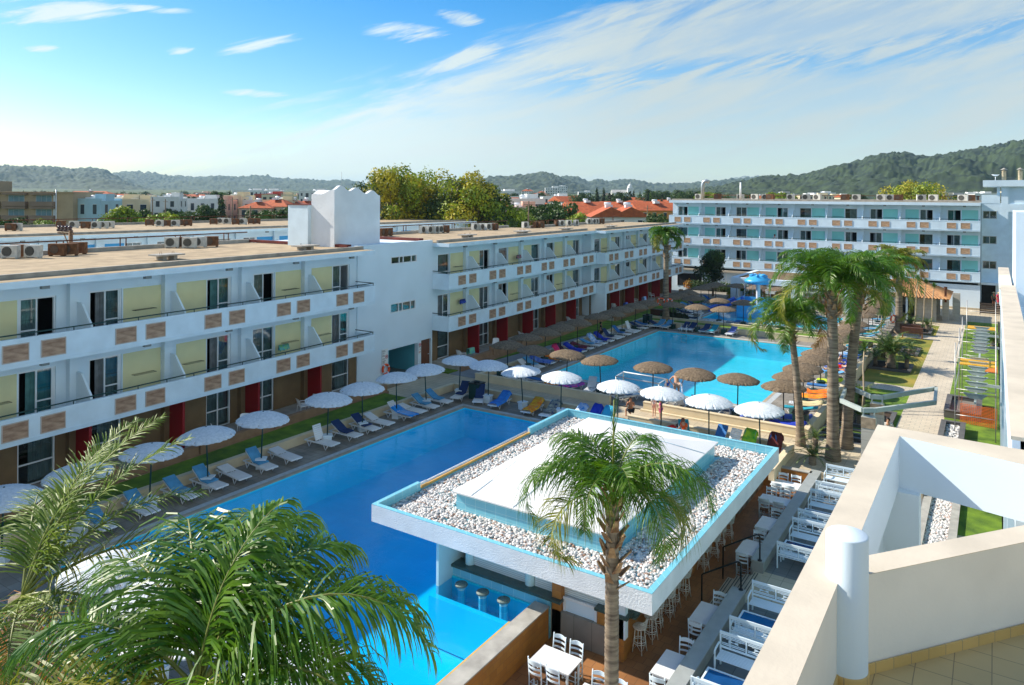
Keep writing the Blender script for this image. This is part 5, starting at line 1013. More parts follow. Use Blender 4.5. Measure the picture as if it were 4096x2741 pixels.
# ------------------------------------------------------------------ vegetation
LEAFG = mat('palm_leaf', (.13, .25, .010), .38, .2, 2.5, transl=.38, col2=(.04, .14, .008)); LEAFY = mat('palm_leaf_yellow', (.36, .34, .03), .5, .2, 2.5, transl=.35, col2=(.11, .16, .012)); LEAFB = mat('palm_leaf_dull', (.26, .34, .04), .5, .2, 2.5, transl=.35, col2=(.08, .16, .02))
LEAFO = mat('dry_palm_leaf', (.48, .26, .05), .7, .2, 4., transl=.3, col2=(.22, .12, .03)); RACH = mat('palm_rachis', (.20, .22, .04), .5, .15, 6.); BARK = mat('palm_bark', (.34, .27, .19), .9, .2, 3.2, .8, 30, col2=(.12, .085, .06), stretch=(.5, .5, 3.5)); BOOT = mat('palm_boot', (.50, .32, .16), .85, .2, 5., .4, 40, col2=(.16, .07, .03))
def frond(b, br, base, az, el, L, nl, ll, w, droop=1.0, curl=1.3, rn=random, stiff=0., plum=.5, bare=.12, seg=4):
    """one feather leaf: rachis into br, leaflets into b"""
    n = 14; p = Vector(base); pts = [p.copy()]; e = el
    for i in range(n):
        e -= curl*droop/n*(.5+1.2*i/n); p = p+Vector((math.cos(az)*math.cos(e), math.sin(az)*math.cos(e), math.sin(e)))*(L/n); pts.append(p.copy())
    br.tube(pts, [max(.006, .028*(1-i/(n+1))*L/2.8) for i in range(n+1)], 5)
    for i in range(nl):
        t = bare+(1-bare)*i/(nl-1); f = t*n; k = min(int(f), n-1); q = pts[k].lerp(pts[k+1], f-k); T = (pts[k+1]-pts[k]).normalized(); S = T.cross(Vector((0, 0, 1))); S = S.normalized() if S.length > .05 else Vector((math.sin(az), -math.cos(az), 0)); Nn = S.cross(T)
        le = ll*(.45+.75*math.sin(math.pi*min(1, .12+.88*t)**.8))*(1-.35*t)*rn.uniform(.85, 1.12)
        for s in (-1, 1):
            fw = .45+.7*t+rn.uniform(-.12, .12); lift = rn.uniform(-plum, plum)+.18; d = (S*s*1.0+T*fw+Nn*lift).normalized(); pp = q.copy(); wv = (T*.9+Nn*.45*rn.uniform(-1, 1)).normalized()*w; vs = []
            for j in range(seg+1):
                wj = (.55, 1, .85, .5, .06)[j] if seg == 4 else (.7, 1, .6, .06)[j]; vs += [pp-wv*.5*wj, pp+wv*.5*wj]
                if j < seg: pp = pp+d*(le/seg); d = (d+Vector((0, 0, -1))*(1-stiff)*(.42+.34*j)*rn.uniform(.7, 1.2)).normalized()
            b.add(vs, [(2*j, 2*j+1, 2*j+3, 2*j+2) for j in range(seg)])
def palm(label, base, zc, tr0, tr1, fr, lean=(0, 0), crown=(1.0, .0), leafm=LEAFG, boots=True, spear=1.2, seed=0, name='palm_tree', group=None, nl=58, ll=.62, w=.035, L=2.7, dry=2, seg=4, boot_h=.9, ER=52, CU=1.75):
    rn = random.Random(seed); t = thing(name, label, 'palm tree', base, 0, group); H = zc-base[2]
    b = MB(); n = 22; pts = [(lean[0]*(i/n)**1.5, lean[1]*(i/n)**1.5, H*i/n) for i in range(n+1)]; rs = []; p2 = []; r2 = []
    m = max(30, int(H/.11)); 
    for i in range(m*2+1):
        f = i/(2*m); q = Vector((lean[0]*f**1.5, lean[1]*f**1.5, H*f)); r = tr0+(tr1-tr0)*f; p2.append(q); r2.append(r*(1.06 if i % 2 else .96)*(1.35-.35*min(1, f*7)))
    b.tube(p2, r2, 14); part('trunk', b, BARK, t); top = Vector((lean[0], lean[1], H))
    if boots:
        b = MB()
        for i in range(34):
            f = i/33; a = i*2.4; z = H-boot_h+boot_h*1.25*f; d = Vector((math.cos(a), math.sin(a), 0)); c = Vector((lean[0], lean[1], z)); tn = Vector((-d.y, d.x, 0)); ra = tr1*(1.25-.2*f); hh = rn.uniform(.16, .34); out = rn.uniform(.5, 1.1)*(1-.5*f)*.30
            q = [c+d*ra+tn*.1, c+d*ra-tn*.1, c+d*(ra+out)-tn*.045+Vector((0, 0, hh)), c+d*(ra+out)+tn*.045+Vector((0, 0, hh))]; b.add([*q, *[x-d*.035 for x in q]], [(0, 1, 2, 3), (7, 6, 5, 4), (0, 4, 5, 1), (1, 5, 6, 2), (2, 6, 7, 3), (3, 7, 4, 0)])
        part('leaf_bases', b, BOOT, t)
    for i in range(fr):
        f = i/max(1, fr-1); az = i*2.399+seed; el = R(84-ER*f**1.1)+rn.uniform(-.1, .1); b = MB(); br = MB(); mm = leafm if i < fr-dry else (LEAFY if rn.random() < .6 else LEAFO)
        frond(b, br, top+Vector((0, 0, .15*(1-f))), az, el, L*rn.uniform(.82, 1.05)*(.75+.3*min(1, f*2.5)), nl, ll, w, crown[0]*(.8+.5*f), CU+.5*f, rn, crown[1], seg=seg); o = part('frond', b, mm, t); part('midrib', br, RACH, o)
    if spear:
        b = MB(); b.tube([top, top+Vector((.02, 0, spear))], [.035, .012], 6); part('spear_leaf', b, RACH, t)
        b = MB()
        for i in range(26): a = rn.uniform(0, 6.28); q = top+Vector((.02, 0, spear*rn.uniform(.3, 1))); d = Vector((math.cos(a)*.25, math.sin(a)*.25, 1)); b.add([q-Vector((.01, 0, 0)), q+Vector((.01, 0, 0)), q+d*.45], [(0, 1, 2)])
        part('young_leaflets', b, leafm, t)
    return t
# the hero palm in front of the bar roof
cp = at(2450, 2040, 5.35)
palm('queen palm with drooping green crown standing in front of the pebble roof', (cp.x, cp.y, -.85), 5.5, .17, .15, 13, crown=(1.05, 0), seed=3, nl=100, ll=1.15, w=.030, ER=42, CU=2.2, L=3.1, spear=2.4, dry=2, boot_h=1.9)
# palms by the garden corner
palm('left one of the three tall palms at the garden corner, shortest crown over the pool', (-8.2, 39.4, -.1), 5.9, .21, .15, 16, lean=(-.55, .2), crown=(1.05, 0), seed=5, L=3.4, ll=1.0, w=.048, ER=45, CU=2.0, nl=76, seg=3, name='palm_tree', group='palms at the garden corner', spear=.8)
palm('middle one of the three tall palms at the garden corner, straight and tallest', (-6.45, 38.1, -.1), 8.1, .29, .22, 22, lean=(-.1, .1), seed=6, L=4.0, ll=1.1, w=.050, ER=50, CU=1.9, nl=84, seg=3, group='palms at the garden corner', boot_h=1.4, spear=.8)
palm('right one of the three tall palms at the garden corner, leaning right', (-6.2, 40.3, -.1), 8.1, .27, .21, 20, lean=(.55, .3), seed=7, L=3.8, ll=1.05, w=.050, ER=50, CU=1.9, nl=84, seg=3, group='palms at the garden corner', boot_h=1.3, spear=.8, leafm=LEAFG)
p = at(3595, 1330, -.2); palm('palm with orange lifebuoy beside the wide lawn path', (p.x, p.y, -.3), 6.1, .33, .26, 20, seed=9, L=3.7, ll=.9, w=.075, nl=60, seg=3, spear=.8, boot_h=1.6, leafm=LEAFY, dry=3)
p = at(2663, 1290, 0); palm('tall palm with browning fronds in front of the left wings', (p.x, p.y, 0), 8.4, .32, .22, 16, crown=(1.3, .1), seed=11, L=2.7, ll=.9, w=.08, nl=56, seg=3, spear=.5, boot_h=2.2, dry=4)
# broad mass of fronds of the near left palm
def loose_palm(label, c, specs, leafm, name='palm_tree', trunk=True, nl=66, ll=.75, w=.042, stiff=0., seed=1, plum=.5):
    rn = random.Random(seed); t = thing(name, label, 'palm tree', (c[0], c[1], 0))
    if trunk: b = MB(); n = 60; b.tube([(0, 0, -.3+(c[2]+.3)*i/n) for i in range(n+1)], [.17*(1.03 if i % 2 else .97) for i in range(n+1)], 12); part('trunk', b, BARK, t)
    for az, el, L, dr, mm in specs:
        b = MB(); br = MB(); frond(b, br, (0, 0, c[2]), R(az), R(el), L, nl, ll, w, dr, 1.35, rn, stiff, plum); o = part('frond', b, mm or leafm, t); part('midrib', br, RACH, o)
    return t
ca = at(790, 2760, 7.0)
loose_palm('large green palm filling the lower left corner in front of the pool', (ca.x, ca.y, 7.0), [(35, 62, 3.3, 1.5, None), (58, 50, 3.2, 1.35, None), (18, 40, 2.9, 1.4, None), (75, 72, 2.6, 1.3, None), (105, 74, 3.0, 1.5, None), (128, 66, 3.3, 1.45, None), (150, 62, 3.4, 1.4, None), (172, 55, 3.2, 1.4, None), (200, 42, 2.8, 1.2, None), (230, 30, 2.6, 1., LEAFY), (-8, 40, 2.6, 1.3, None), (265, 30, 2.3, 1., LEAFY), (-40, 32, 2.4, 1., LEAFY), (90, 85, 2.2, .8, None), (45, 30, 2.4, 1.1, None), (140, 40, 2.6, 1.1, None)], LEAFG, nl=80, ll=1.15, w=.036, seed=4)
cb = at(90, 2330, 7.2)
loose_palm('stiff silvery green date palm at the left edge of the view', (cb.x, cb.y, 7.0), [(60, 62, 2.9, .55, None), (80, 70, 2.9, .6, None), (100, 72, 2.8, .7, None), (40, 38, 3.1, .85, LEAFY), (52, 52, 2.7, .7, None), (20, 22, 2.6, 1.2, None), (120, 60, 2.8, .8, None), (0, 20, 2.4, 1.3, None), (150, 50, 2.6, 1., None), (-30, 15, 2.3, 1.3, None), (-60, 10, 2.3, 1.4, None)], LEAFB, name='date_palm', ll=.55, w=.026, stiff=.75, seed=8, nl=80, plum=.55)
# dry orange fibres of the date palm
rn = random.Random(3); b = MB(); c0 = at(40, 2600, 5.9)
for i in range(900):
    a = rn.uniform(0, 6.28); p = Vector((rn.gauss(0, .35), rn.gauss(0, .35), rn.uniform(-1.3, .4))); d = Vector((math.cos(a), math.sin(a), rn.uniform(-.9, .3))).normalized()*rn.uniform(.25, .6); s = Vector((-d.y, d.x, 0)).normalized()*.006; m_ = p+d*.5; e_ = p+d+Vector((0, 0, -.12)); b.add([p-s, p+s, m_+s, m_-s, e_+s, e_-s], [(0, 1, 2, 3), (3, 2, 4, 5)])
single('dry_flower_stalks', b, mat('orange_fibre', (.62, .26, .03), .8, .2, 5., transl=.2, col2=(.30, .10, .015)), 'orange dry flower stalks of a palm in the lower left corner', 'flower stalks', tuple(c0))
# cycads and yuccas
def cycad(label, loc, s=1., th=.6, n=26, seed=0, m=None, name='cycad', group=None):
    rn = random.Random(seed); t = thing(name, label, 'cycad', loc, 0, group); b = MB(); k = 10; b.tube([(0, 0, th*i/k) for i in range(k+1)], [.17*s*(1.1 if i % 2 else .95) for i in range(k+1)], 10); part('trunk', b, BARK, t)
    b = MB(); br = MB()
    for i in range(n): f = i/n; frond(b, br, (0, 0, th), i*2.399, R(75-70*f), 1.15*s*rn.uniform(.9, 1.1), 26, .17*s, .026*s, .9, 1.2, rn, .9, .15, .1, 3)
    o = part('fronds', b, m or mat('cycad_leaf', (.09, .17, .02), .45, .2, 3., transl=.2, col2=(.02, .07, .01)), t); part('midribs', br, RACH, o); return t
def yucca(label, pts, heads, seed=0):
    rn = random.Random(seed); base = pts[0]; t = thing('yucca', label, 'yucca', base); b = MB(); q = [Vector(p)-Vector(base) for p in pts]; b.tube(q, [.06-.02*i/(len(q)-1) for i in range(len(q))], 8); part('trunk', b, mat('pale_bark', (.42, .33, .22), .85, .15, 5.), t)
    b = MB(); top = q[-1]
    for i in range(70):
        a = i*2.399; e = R(85-105*(i/70)); d = Vector((math.cos(a)*math.cos(e), math.sin(a)*math.cos(e), math.sin(e))); s = Vector((-math.sin(a), math.cos(a), 0))*.028; L = .62*rn.uniform(.85, 1.1); m_ = top+d*L*.5; e_ = top+d*L+Vector((0, 0, -.06)); b.add([top-s*.6, top+s*.6, m_+s, m_-s, e_], [(0, 1, 2, 3), (3, 2, 4)])
    part('leaves', b, mat('yucca_leaf', (.16, .26, .03), .45, .2, 3., transl=.2, col2=(.04, .13, .012)), t)
bx_ = at(*c8(1110, 735), -.3); cycad('biggest cycad, wide dark green crown in the middle of the lawn bed', (-6.55, 62.6, -.3), 2.0, 1.2, 46, 1)
cycad('small cycad left of the biggest one in the lawn bed', (-7.65, 62.9, -.3), .85, .7, 22, 2); cycad('small cycad right of the biggest one in the lawn bed', (-5.5, 62.9, -.3), .9, .75, 22, 3)
cycad('cycad just beyond the biggest one, near the pool wall', (-7.3, 66.3, -.3), 1.05, .5, 24, 4); cycad('small cycad in the low frame farther up the lawn', (-5.9, 70.0, -.3), .8, .4, 20, 5); cycad('cycad by the cream wall beside the thin yucca', (-7.9, 68.9, -.3), 1.0, .5, 24, 6)
cycad('cycad at the far lawn bed beside the grill hut, left', (-6.9, 82.0, -.3), 1.35, .5, 26, 7); cycad('cycad at the far lawn bed beside the path, right', (-5.4, 81.6, -.3), 1.0, .7, 22, 8)
cycad('cycad with orange base at the corner of the dining terrace', (-7.15, 36.9, -.15), .95, .55, 22, 9); cycad('dark trunked cycad beside the middle tall palm', (-7.35, 38.6, -.15), .8, .9, 14, 10)
cycad('green cycad under the left arm of the angular steel frame', (-7.5, 46.2, -.3), 1.0, .9, 22, 11); cycad('yellowish cycad behind the angular steel frame', (-6.9, 50.4, -.3), 1.25, .4, 26, 12, m=mat('cycad_leaf_yellow', (.28, .28, .03), .5, .2, 3., transl=.2, col2=(.08, .14, .02))); cycad('small cycad beside the near stone pillar of the steel frame', (-6.4, 45.8, -.3), .8, .6, 20, 13)
cycad('cycad in the shaded bed at the foot of the tall left palm', at(*r1(1010-480, 830), .1), 1.1, .3, 22, 14); cycad('cycad in the lawn behind the scaffold', at(*c8(1915, 560), -.3), 1.3, .4, 22, 15); cycad('cycad stump in the lawn seen through the foreground frame', (-.55, 36.6, -.3), .9, .5, 16, 16)
def yl(b0, b1, z): return [(b0[0], b0[1], -.3), ((b0[0]*2+b1[0])/3+.05, (b0[1]*2+b1[1])/3, z*.35-.2), ((b0[0]+2*b1[0])/3-.03, (b0[1]+2*b1[1])/3, z*.7-.1), (b1[0], b1[1], z)]
yucca('left one of two thin trunked yuccas by the cream pool wall', yl((-7.2, 49.0), (-7.55, 50.5), 3.6), 1, 1); yucca('right one of two thin trunked yuccas by the cream pool wall', yl((-6.6, 48.6), (-6.7, 50.0), 3.3), 1, 2); yucca('thin trunked yucca beside the lawn palm', yl((-7.6, 66.5), (-7.65, 66.6), 3.2), 1, 3)
for i, (x, y) in enumerate(((-6.6, 82.6), (-5.9, 82.6), (-5.2, 82.4))): yucca('%s of three pale trunked yuccas at the grill hut' % ('left', 'middle', 'right')[i], yl((x, y), (x+.3, y+.2), 4.6-.3*i), 1, 5+i)

def crown_mesh(name, clumps, nleaf, ls, m, seed=0, shell=.75, flat=1.):
    rg = np.random.default_rng(seed); vol = np.array([c[3]**2 for c in clumps]); vol = vol/vol.sum(); idx = rg.choice(len(clumps), nleaf, p=vol); cc = np.array([c[:3] for c in clumps])[idx]; rr = np.array([c[3] for c in clumps])[idx]
    d = rg.normal(size=(nleaf, 3)); d /= np.linalg.norm(d, axis=1)[:, None]; rad = rr*(shell+(1-shell)*rg.random(nleaf))*(1+.22*rg.normal(size=nleaf)*.6); P = cc+d*rad[:, None]*np.array([1, 1, flat])
    n = d+rg.normal(size=(nleaf, 3))*.55; n /= np.linalg.norm(n, axis=1)[:, None]; a = np.cross(n, rg.normal(size=(nleaf, 3))); a /= np.linalg.norm(a, axis=1)[:, None]; b_ = np.cross(n, a); s = ls*rg.uniform(.6, 1.3, nleaf)[:, None]
    V = np.stack([P-a*s*.5, P+b_*s*.32, P+a*s*.6, P-b_*s*.32], 1).reshape(-1, 3); me = bpy.data.meshes.new(name); me.vertices.add(len(V)); me.vertices.foreach_set('co', V.ravel()); F = np.arange(len(V), dtype=np.int32)
    me.loops.add(len(V)); me.loops.foreach_set('vertex_index', F); me.polygons.add(nleaf); me.polygons.foreach_set('loop_start', np.arange(0, len(V), 4, dtype=np.int32)); ms = m if isinstance(m, list) else [m]
    for x in ms: me.materials.append(x)
    if len(ms) > 1: me.polygons.foreach_set('material_index', rg.integers(0, len(ms), len(clumps))[idx].astype(np.int32))
    me.update(calc_edges=True); return me
TBARK = mat('tree_bark', (.20, .14, .09), .9, .2, 3.)
LF = lambda n, a, c: mat(n, a, .6, .0, .55, transl=.25, col2=c)
EU1 = LF('eucalyptus_leaf', (.38, .44, .015), (.10, .18, .012)); EU2 = LF('eucalyptus_leaf_yellow', (.60, .48, .02), (.22, .24, .012)); EU3 = LF('eucalyptus_leaf_dark', (.08, .13, .012), (.02, .05, .01))
GR1 = LF('broadleaf_green', (.07, .14, .014), (.015, .045, .008)); GR2 = LF('broadleaf_bright', (.26, .36, .015), (.07, .16, .01)); CON = LF('conifer_green', (.03, .065, .02), (.008, .022, .01))
def tree_proto(kind, H, Rr, seed, mats, nleaf=5000, ls=.35, ncl=22):
    rn = random.Random(seed); t = thing(kind, 'x', 'tree'); cl = []; hb = {'pine': .12, 'conifer': .1}.get(kind, .32)
    for i in range(ncl):
        if kind == 'conifer': f = i/ncl; a = rn.uniform(0, 6.28); r0 = Rr*(1-f)*.7; cl.append((math.cos(a)*r0*rn.random(), math.sin(a)*r0*rn.random(), H*(hb+(1-hb)*f), Rr*(.5*(1-f)+.12)))
        else:
            a = rn.uniform(0, 6.28); f = rn.random()**.7; zz = H*(hb+.1+(1-hb-.18)*rn.random()**.8); env = math.sin(math.pi*min(1, max(.12, (zz/H-hb)/(1-hb)*.85+.12)))**.6; r0 = Rr*f*env; cl.append((math.cos(a)*r0, math.sin(a)*r0, zz, Rr*rn.uniform(.22, .38)))
    if kind != 'conifer': cl.append((0, 0, H*.82, Rr*.38))
    o = put('crown', crown_mesh('crown', cl, nleaf, ls, mats, seed), t); b = MB(); b.tube([(0, 0, -1), (0, 0, H*.3), (.1, 0, H*.6), (.1, .1, H*.85)], [H*.028, H*.02, H*.013, H*.004], 8)
    for c in cl[::2]: b.tube([(0, 0, H*.22), (c[0]*.4, c[1]*.4, c[2]*.55), (c[0]*.9, c[1]*.9, c[2]*.95)], [H*.012, H*.008, H*.002], 5)
    part('trunk', b, TBARK, t); return t
eus = [(1395, 104, 745, 2.2, 0), (1470, 112, 720, 3.2, 1), (1560, 108, 668, 5.6, 2), (1715, 112, 684, 5.8, 3), (1845, 106, 688, 5.2, 4), (1925, 110, 725, 4.6, 5), (1660, 122, 705, 5.0, 6), (2010, 104, 795, 3.6, 7)]
for i, (u, d, v, r, sd) in enumerate(eus):
    zt = zv(v, d, u); p = ud(u, d, -.5); t = tree_proto('eucalyptus_tree', zt+.5, r, 40+sd, [EU1, EU2, EU2, EU3] if i < 7 else [EU3, EU1], 9000 if r > 4 else 4500, .42, int(20+r*5)); t.location = p; tagit(t, 'yellow green eucalyptus, %s from the left in the clump behind the left wings' % nth(i), 'tree', 'eucalyptus clump behind the left wings')
TP = {k: Proto((lambda a: lambda: tree_proto(*a))(v)) for k, v in {'green': ('leafy_tree', 7, 3.2, 1, [GR1, GR1, EU3], 3200, .42, 20), 'bright': ('leafy_tree', 6, 3.2, 2, [GR2, GR2, EU1], 3200, .42, 20), 'pine': ('pine_tree', 7, 4.0, 3, [GR1, CON], 3200, .4, 18), 'con': ('conifer', 11, 2.2, 4, [CON, CON, GR1], 3200, .4, 26), 'cyp': ('cypress_tree', 9, 1.0, 5, [CON], 1200, .35, 14)}.items()}
DESC = {'green': 'dark green leafy tree', 'bright': 'bright yellow green tree', 'pine': 'round topped dark pine', 'con': 'dark pointed conifer', 'cyp': 'thin dark cypress'}
tl = [('bright', 650, 116, 858, 1), ('bright', 500, 130, 832, 1.1), ('con', 885, 125, 768, 1), ('green', 835, 135, 828, 1.1), ('green', 560, 165, 842, 1), ('green', 700, 190, 840, 1.1), ('green', 760, 140, 852, 1), ('green', 400, 175, 850, 1), ('green', 1100, 120, 845, 1.2), ('green', 1040, 135, 850, 1.1), ('green', 1160, 130, 838, 1.2), ('pine', 610, 240, 803, 1.2), ('pine', 460, 260, 810, 1.1), ('pine', 860, 300, 770, 1.2), ('pine', 960, 320, 800, 1.2), ('con', 920, 330, 762, .8), ('green', 330, 210, 850, 1), ('green', 1210, 180, 840, 1),
 ('green', 2150, 128, 826, 1.2), ('green', 2235, 128, 816, 1.35), ('green', 2110, 150, 850, 1), ('bright', 2320, 122, 858, .9), ('bright', 2060, 120, 848, 1), ('con', 2388, 300, 748, .9), ('con', 2415, 305, 750, .9), ('con', 2450, 330, 772, .8), ('con', 2535, 340, 760, .9), ('con', 2560, 335, 766, .9), ('pine', 2480, 300, 775, 1.4), ('pine', 2600, 320, 766, 1.5), ('pine', 2660, 330, 770, 1.5), ('pine', 2720, 320, 768, 1.6), ('pine', 2790, 330, 770, 1.5), ('pine', 2330, 280, 778, 1.3), ('con', 2590, 300, 756, 1.0), ('bright', 2822, 230, 772, 1), ('pine', 2870, 260, 775, 1.2), ('green', 2980, 300, 775, 1), ('bright', 3080, 240, 772, 1), ('bright', 3140, 235, 774, 1.1), ('green', 3640, 260, 775, 1.3), ('pine', 3740, 280, 782, 1.2), ('green', 3850, 250, 782, 1.2), ('green', 3560, 300, 784, 1.3), ('green', 3430, 320, 780, 1.3), ('pine', 2160, 420, 775, 1.7), ('green', 2640, 128, 860, 1), ('cyp', 2520, 300, 762, .9), ('cyp', 2650, 280, 772, .9), ('cyp', 1880+560, 280, 768, 1), ('green', 60, 135, 875, .8), ('bright', 170, 128, 880, .7), ('green', 20, 128, 880, .7), ('green', 2280, 420, 782, 1.5), ('pine', 2050, 380, 778, 1.4)]
HH = {'green': 7, 'bright': 6, 'pine': 7, 'con': 11, 'cyp': 9}
order = sorted(range(len(tl)), key=lambda i: tl[i][1]); rank = {}
for i in order: k = tl[i][0]; rank[i] = rank.get('n'+k, 0); rank['n'+k] = rank[i]+1
for i, (k, u, d, v, s) in enumerate(tl):
    p = ud(u, d, zv(v, d, u)-HH[k]*s); TP[k](p, random.uniform(0, 6), '%s, %s of its kind from the left beyond the hotel roofs' % (DESC[k], nth(rank[i])), DESC[k]+'s beyond the roofs', s)
bt = tree_proto('leafy_tree', 11, 8.5, 77, [EU1, EU1, EU2], 9000, .55, 34); d = 190; bt.location = ud(3640, d, zv(748, d, 3640)-11); tagit(bt, 'broad olive green tree rising behind the back wing roof', 'tree')
tt = tree_proto('leafy_tree', 5.6, 2.5, 78, [GR1, CON], 9000, .22, 26); tt.location = (-30.0, 92.5, 0); tagit(tt, 'round dark green tree between the left and back wings', 'tree')
# far woods at the foot of the hills
for nm, lab, u0, u1, d0, d1, n, sc in (('distant_wood', 'dark band of distant trees among the town houses', -300, 4200, 350, 900, 420, 1.0),):
    rg = np.random.default_rng(9); cl = []
    for i in range(n):
        u = rg.uniform(u0, u1); d = rg.uniform(d0, d1)
        if 1350 < u < 2000: continue
        p = ud(u, d); cl.append((p.x, p.y, fground(d)+rg.uniform(.5, 2.5), rg.uniform(2.5, 5)))
    o = put(nm, crown_mesh(nm, cl, 60000, 1.3, [CON, GR1, GR1], 4, .6, .8)); o['kind'] = 'stuff'; tagit(o, lab, 'trees')
# hedge and bushes near the back wing
for nm, lab, cl, m in (('hedge', 'low orange flowering hedge at the foot of the back wing', [(-35+.7*i, 97.6, .6, .75) for i in range(14)], [LF('orange_hedge', (.50, .20, .02), (.16, .14, .02)), GR1]), ('bush', 'yellow green bushes right of the round dark tree', [(-27.5+.7*i, 92.5+.4*(i % 3), .7+.2*(i % 2), .8) for i in range(5)], [LF('yellow_bush', (.55, .42, .03), (.16, .22, .02)), GR2]), ('bush', 'low dark shrubs in the shaded bed left of the children pool', [(-28.2+.5*i, 71.7, .35, .45) for i in range(5)], [GR1, CON])):
    o = put(nm, crown_mesh(nm, cl, 6000, .2, m, 3, .5)); tagit(o, lab, nm)
# ------------------------------------------------------------------ town beyond the hotel
REDR = mat('red_tile_roof', (.52, .12, .03), .8, .2, 1.5, .3, 8, col2=(.34, .07, .02)); WALLS = {'white': mat('house_white', (.76, .76, .74), .8, .05, .5), 'cream': mat('house_cream', (.72, .62, .42), .8, .05, .5), 'pink': mat('house_pink', (.72, .45, .34), .8, .05, .5), 'blue': mat('house_blue', (.42, .60, .68), .8, .05, .5), 'orange': mat('house_orange', (.70, .28, .06), .8, .05, .5), 'grey': mat('house_grey', (.42, .42, .40), .8, .05, .5), 'red': mat('house_red', (.50, .08, .05), .8, .05, .5)}
WIND = mat('house_window', (.03, .05, .07), .2, .1, 2.)
def house(u, d, vt, w, h, dep, col, roof, rot=0., i=0, label='', name='town_house', floors=2, bal=False, group='houses of the town'):
    zt = zv(vt, d, u); p = ud(u, d, zt-h); t = thing(name, label, 'house' if name == 'town_house' else 'building', p, YAW+R(rot), group); rn = random.Random(i*7+3)
    b = MB(); hw = h*(.74 if roof == 'red' else 1.); b.box(-w/2, 0, -4, w/2, dep, hw)
    if roof == 'flat': b.box(-w/2, 0, hw, w/2, .25, hw+.5); b.box(-w/2, dep-.25, hw, w/2, dep, hw+.5); b.box(w*.1, dep*.4, hw, w*.4, dep*.8, hw+1.6)
    part('wall', b, WALLS[col], t); fh = hw/floors; n = max(2, int(w/2.6)); b = MB(); fr = MB()
    for f in range(floors):
        for k in range(n):
            x = -w/2+w*(k+.5)/n; big = rn.random() < .45; ww, z0, z1 = (.75 if big else .45), fh*f+(.15 if big else .9), fh*f+fh*.78
            b.box(x-ww, -.03, z0, x+ww, .02, z1); fr.box(x-ww-.08, -.05, z1, x+ww+.08, .02, z1+.1)
        for k in range(2): y = dep*(k+.5)/2; b.box(w/2-.02, y-.5, fh*f+.9, w/2+.03, y+.5, fh*f+fh*.78)
    if d < 330: o = part('windows', b, WIND, t); part('lintels', fr, WALLS['white'], o)
    else: part('windows', b, WIND, t)
    if bal or rn.random() < .35:
        b = MB(); 
        for f in range(1, floors): b.box(-w*.35, -1.1, fh*f-.15, w*.2, 0, fh*f); b.box(-w*.35, -1.1, fh*f, w*.2, -1.0, fh*f+.8)
        part('balcony', b, WALLS['white'], t)
    if roof == 'red':
        b = MB(); e = .5; A = [(-w/2-e, -e, hw), (w/2+e, -e, hw), (w/2+e, dep+e, hw), (-w/2-e, dep+e, hw)]; m = min(w, dep)/2
        if w >= dep: Rg = [(-w/2-e+(m if i % 2 else 0), dep/2, h), (w/2+e-(m if i % 2 else 0), dep/2, h)]; b.add(A+Rg, [(0, 1, 5, 4), (1, 2, 5), (2, 3, 4, 5), (3, 0, 4), (0, 3, 2, 1)])
        else: Rg = [(0, -e+(m if i % 2 else 0), h), (0, dep+e-(m if i % 2 else 0), h)]; b.add(A+Rg, [(0, 1, 4), (1, 2, 5, 4), (2, 3, 5), (3, 0, 4, 5), (0, 3, 2, 1)])
        part('roof', b, REDR, t)
    if rn.random() < .75:
        b = MB(); z = h-.4 if roof == 'red' else hw; b.tube([(-.7, dep*.5, z+1.0), (.7, dep*.5, z+1.0)], .32, 8); b.box(-.7, dep*.25, z+.2, .7, dep*.45, z+.8); part('water_heater', b, PVC, t)
    return t
H = []
# (u, depth, top v, width, height, depth, colour, roof, rot)
H += [(345, 260, 795, 15, 7.5, 9, 'pink', 'red', 15), (330, 170, 803, 9, 8, 8, 'blue', 'flat', -5), (450, 190, 802, 13, 8, 9, 'cream', 'flat', 5), (520, 190, 806, 10, 7.5, 9, 'cream', 'flat', 5), (590, 200, 808, 9, 7, 8, 'white', 'flat', -10), (660, 190, 795, 7, 9, 8, 'white', 'flat', 10), (345, 420, 765, 26, 7, 9, 'white', 'red', 0), (480, 430, 776, 14, 6, 9, 'white', 'red', 8), (790, 210, 802, 11, 7.5, 9, 'white', 'flat', 8), (850, 215, 806, 8, 7, 9, 'pink', 'flat', 0), (915, 225, 788, 8, 9, 9, 'cream', 'flat', -8), (950, 225, 806, 9, 7, 9, 'white', 'flat', 12), (1020, 215, 806, 9, 7.5, 9, 'pink', 'red', 5), (1080, 220, 797, 11, 8.5, 9, 'cream', 'red', -12), (1110, 225, 806, 9, 7, 9, 'cream', 'flat', 6), (1070, 330, 780, 12, 7, 9, 'red', 'flat', 0), (1165, 230, 800, 8, 7.5, 9, 'white', 'red', 5), (990, 480, 764, 20, 8, 10, 'white', 'flat', 0), (1055, 500, 764, 22, 8, 10, 'white', 'flat', 0), (1110, 330, 783, 14, 6, 9, 'cream', 'flat', 4), (1215, 240, 802, 9, 7, 9, 'pink', 'red', 3), (1250, 380, 768, 14, 9, 9, 'white', 'flat', 0)]
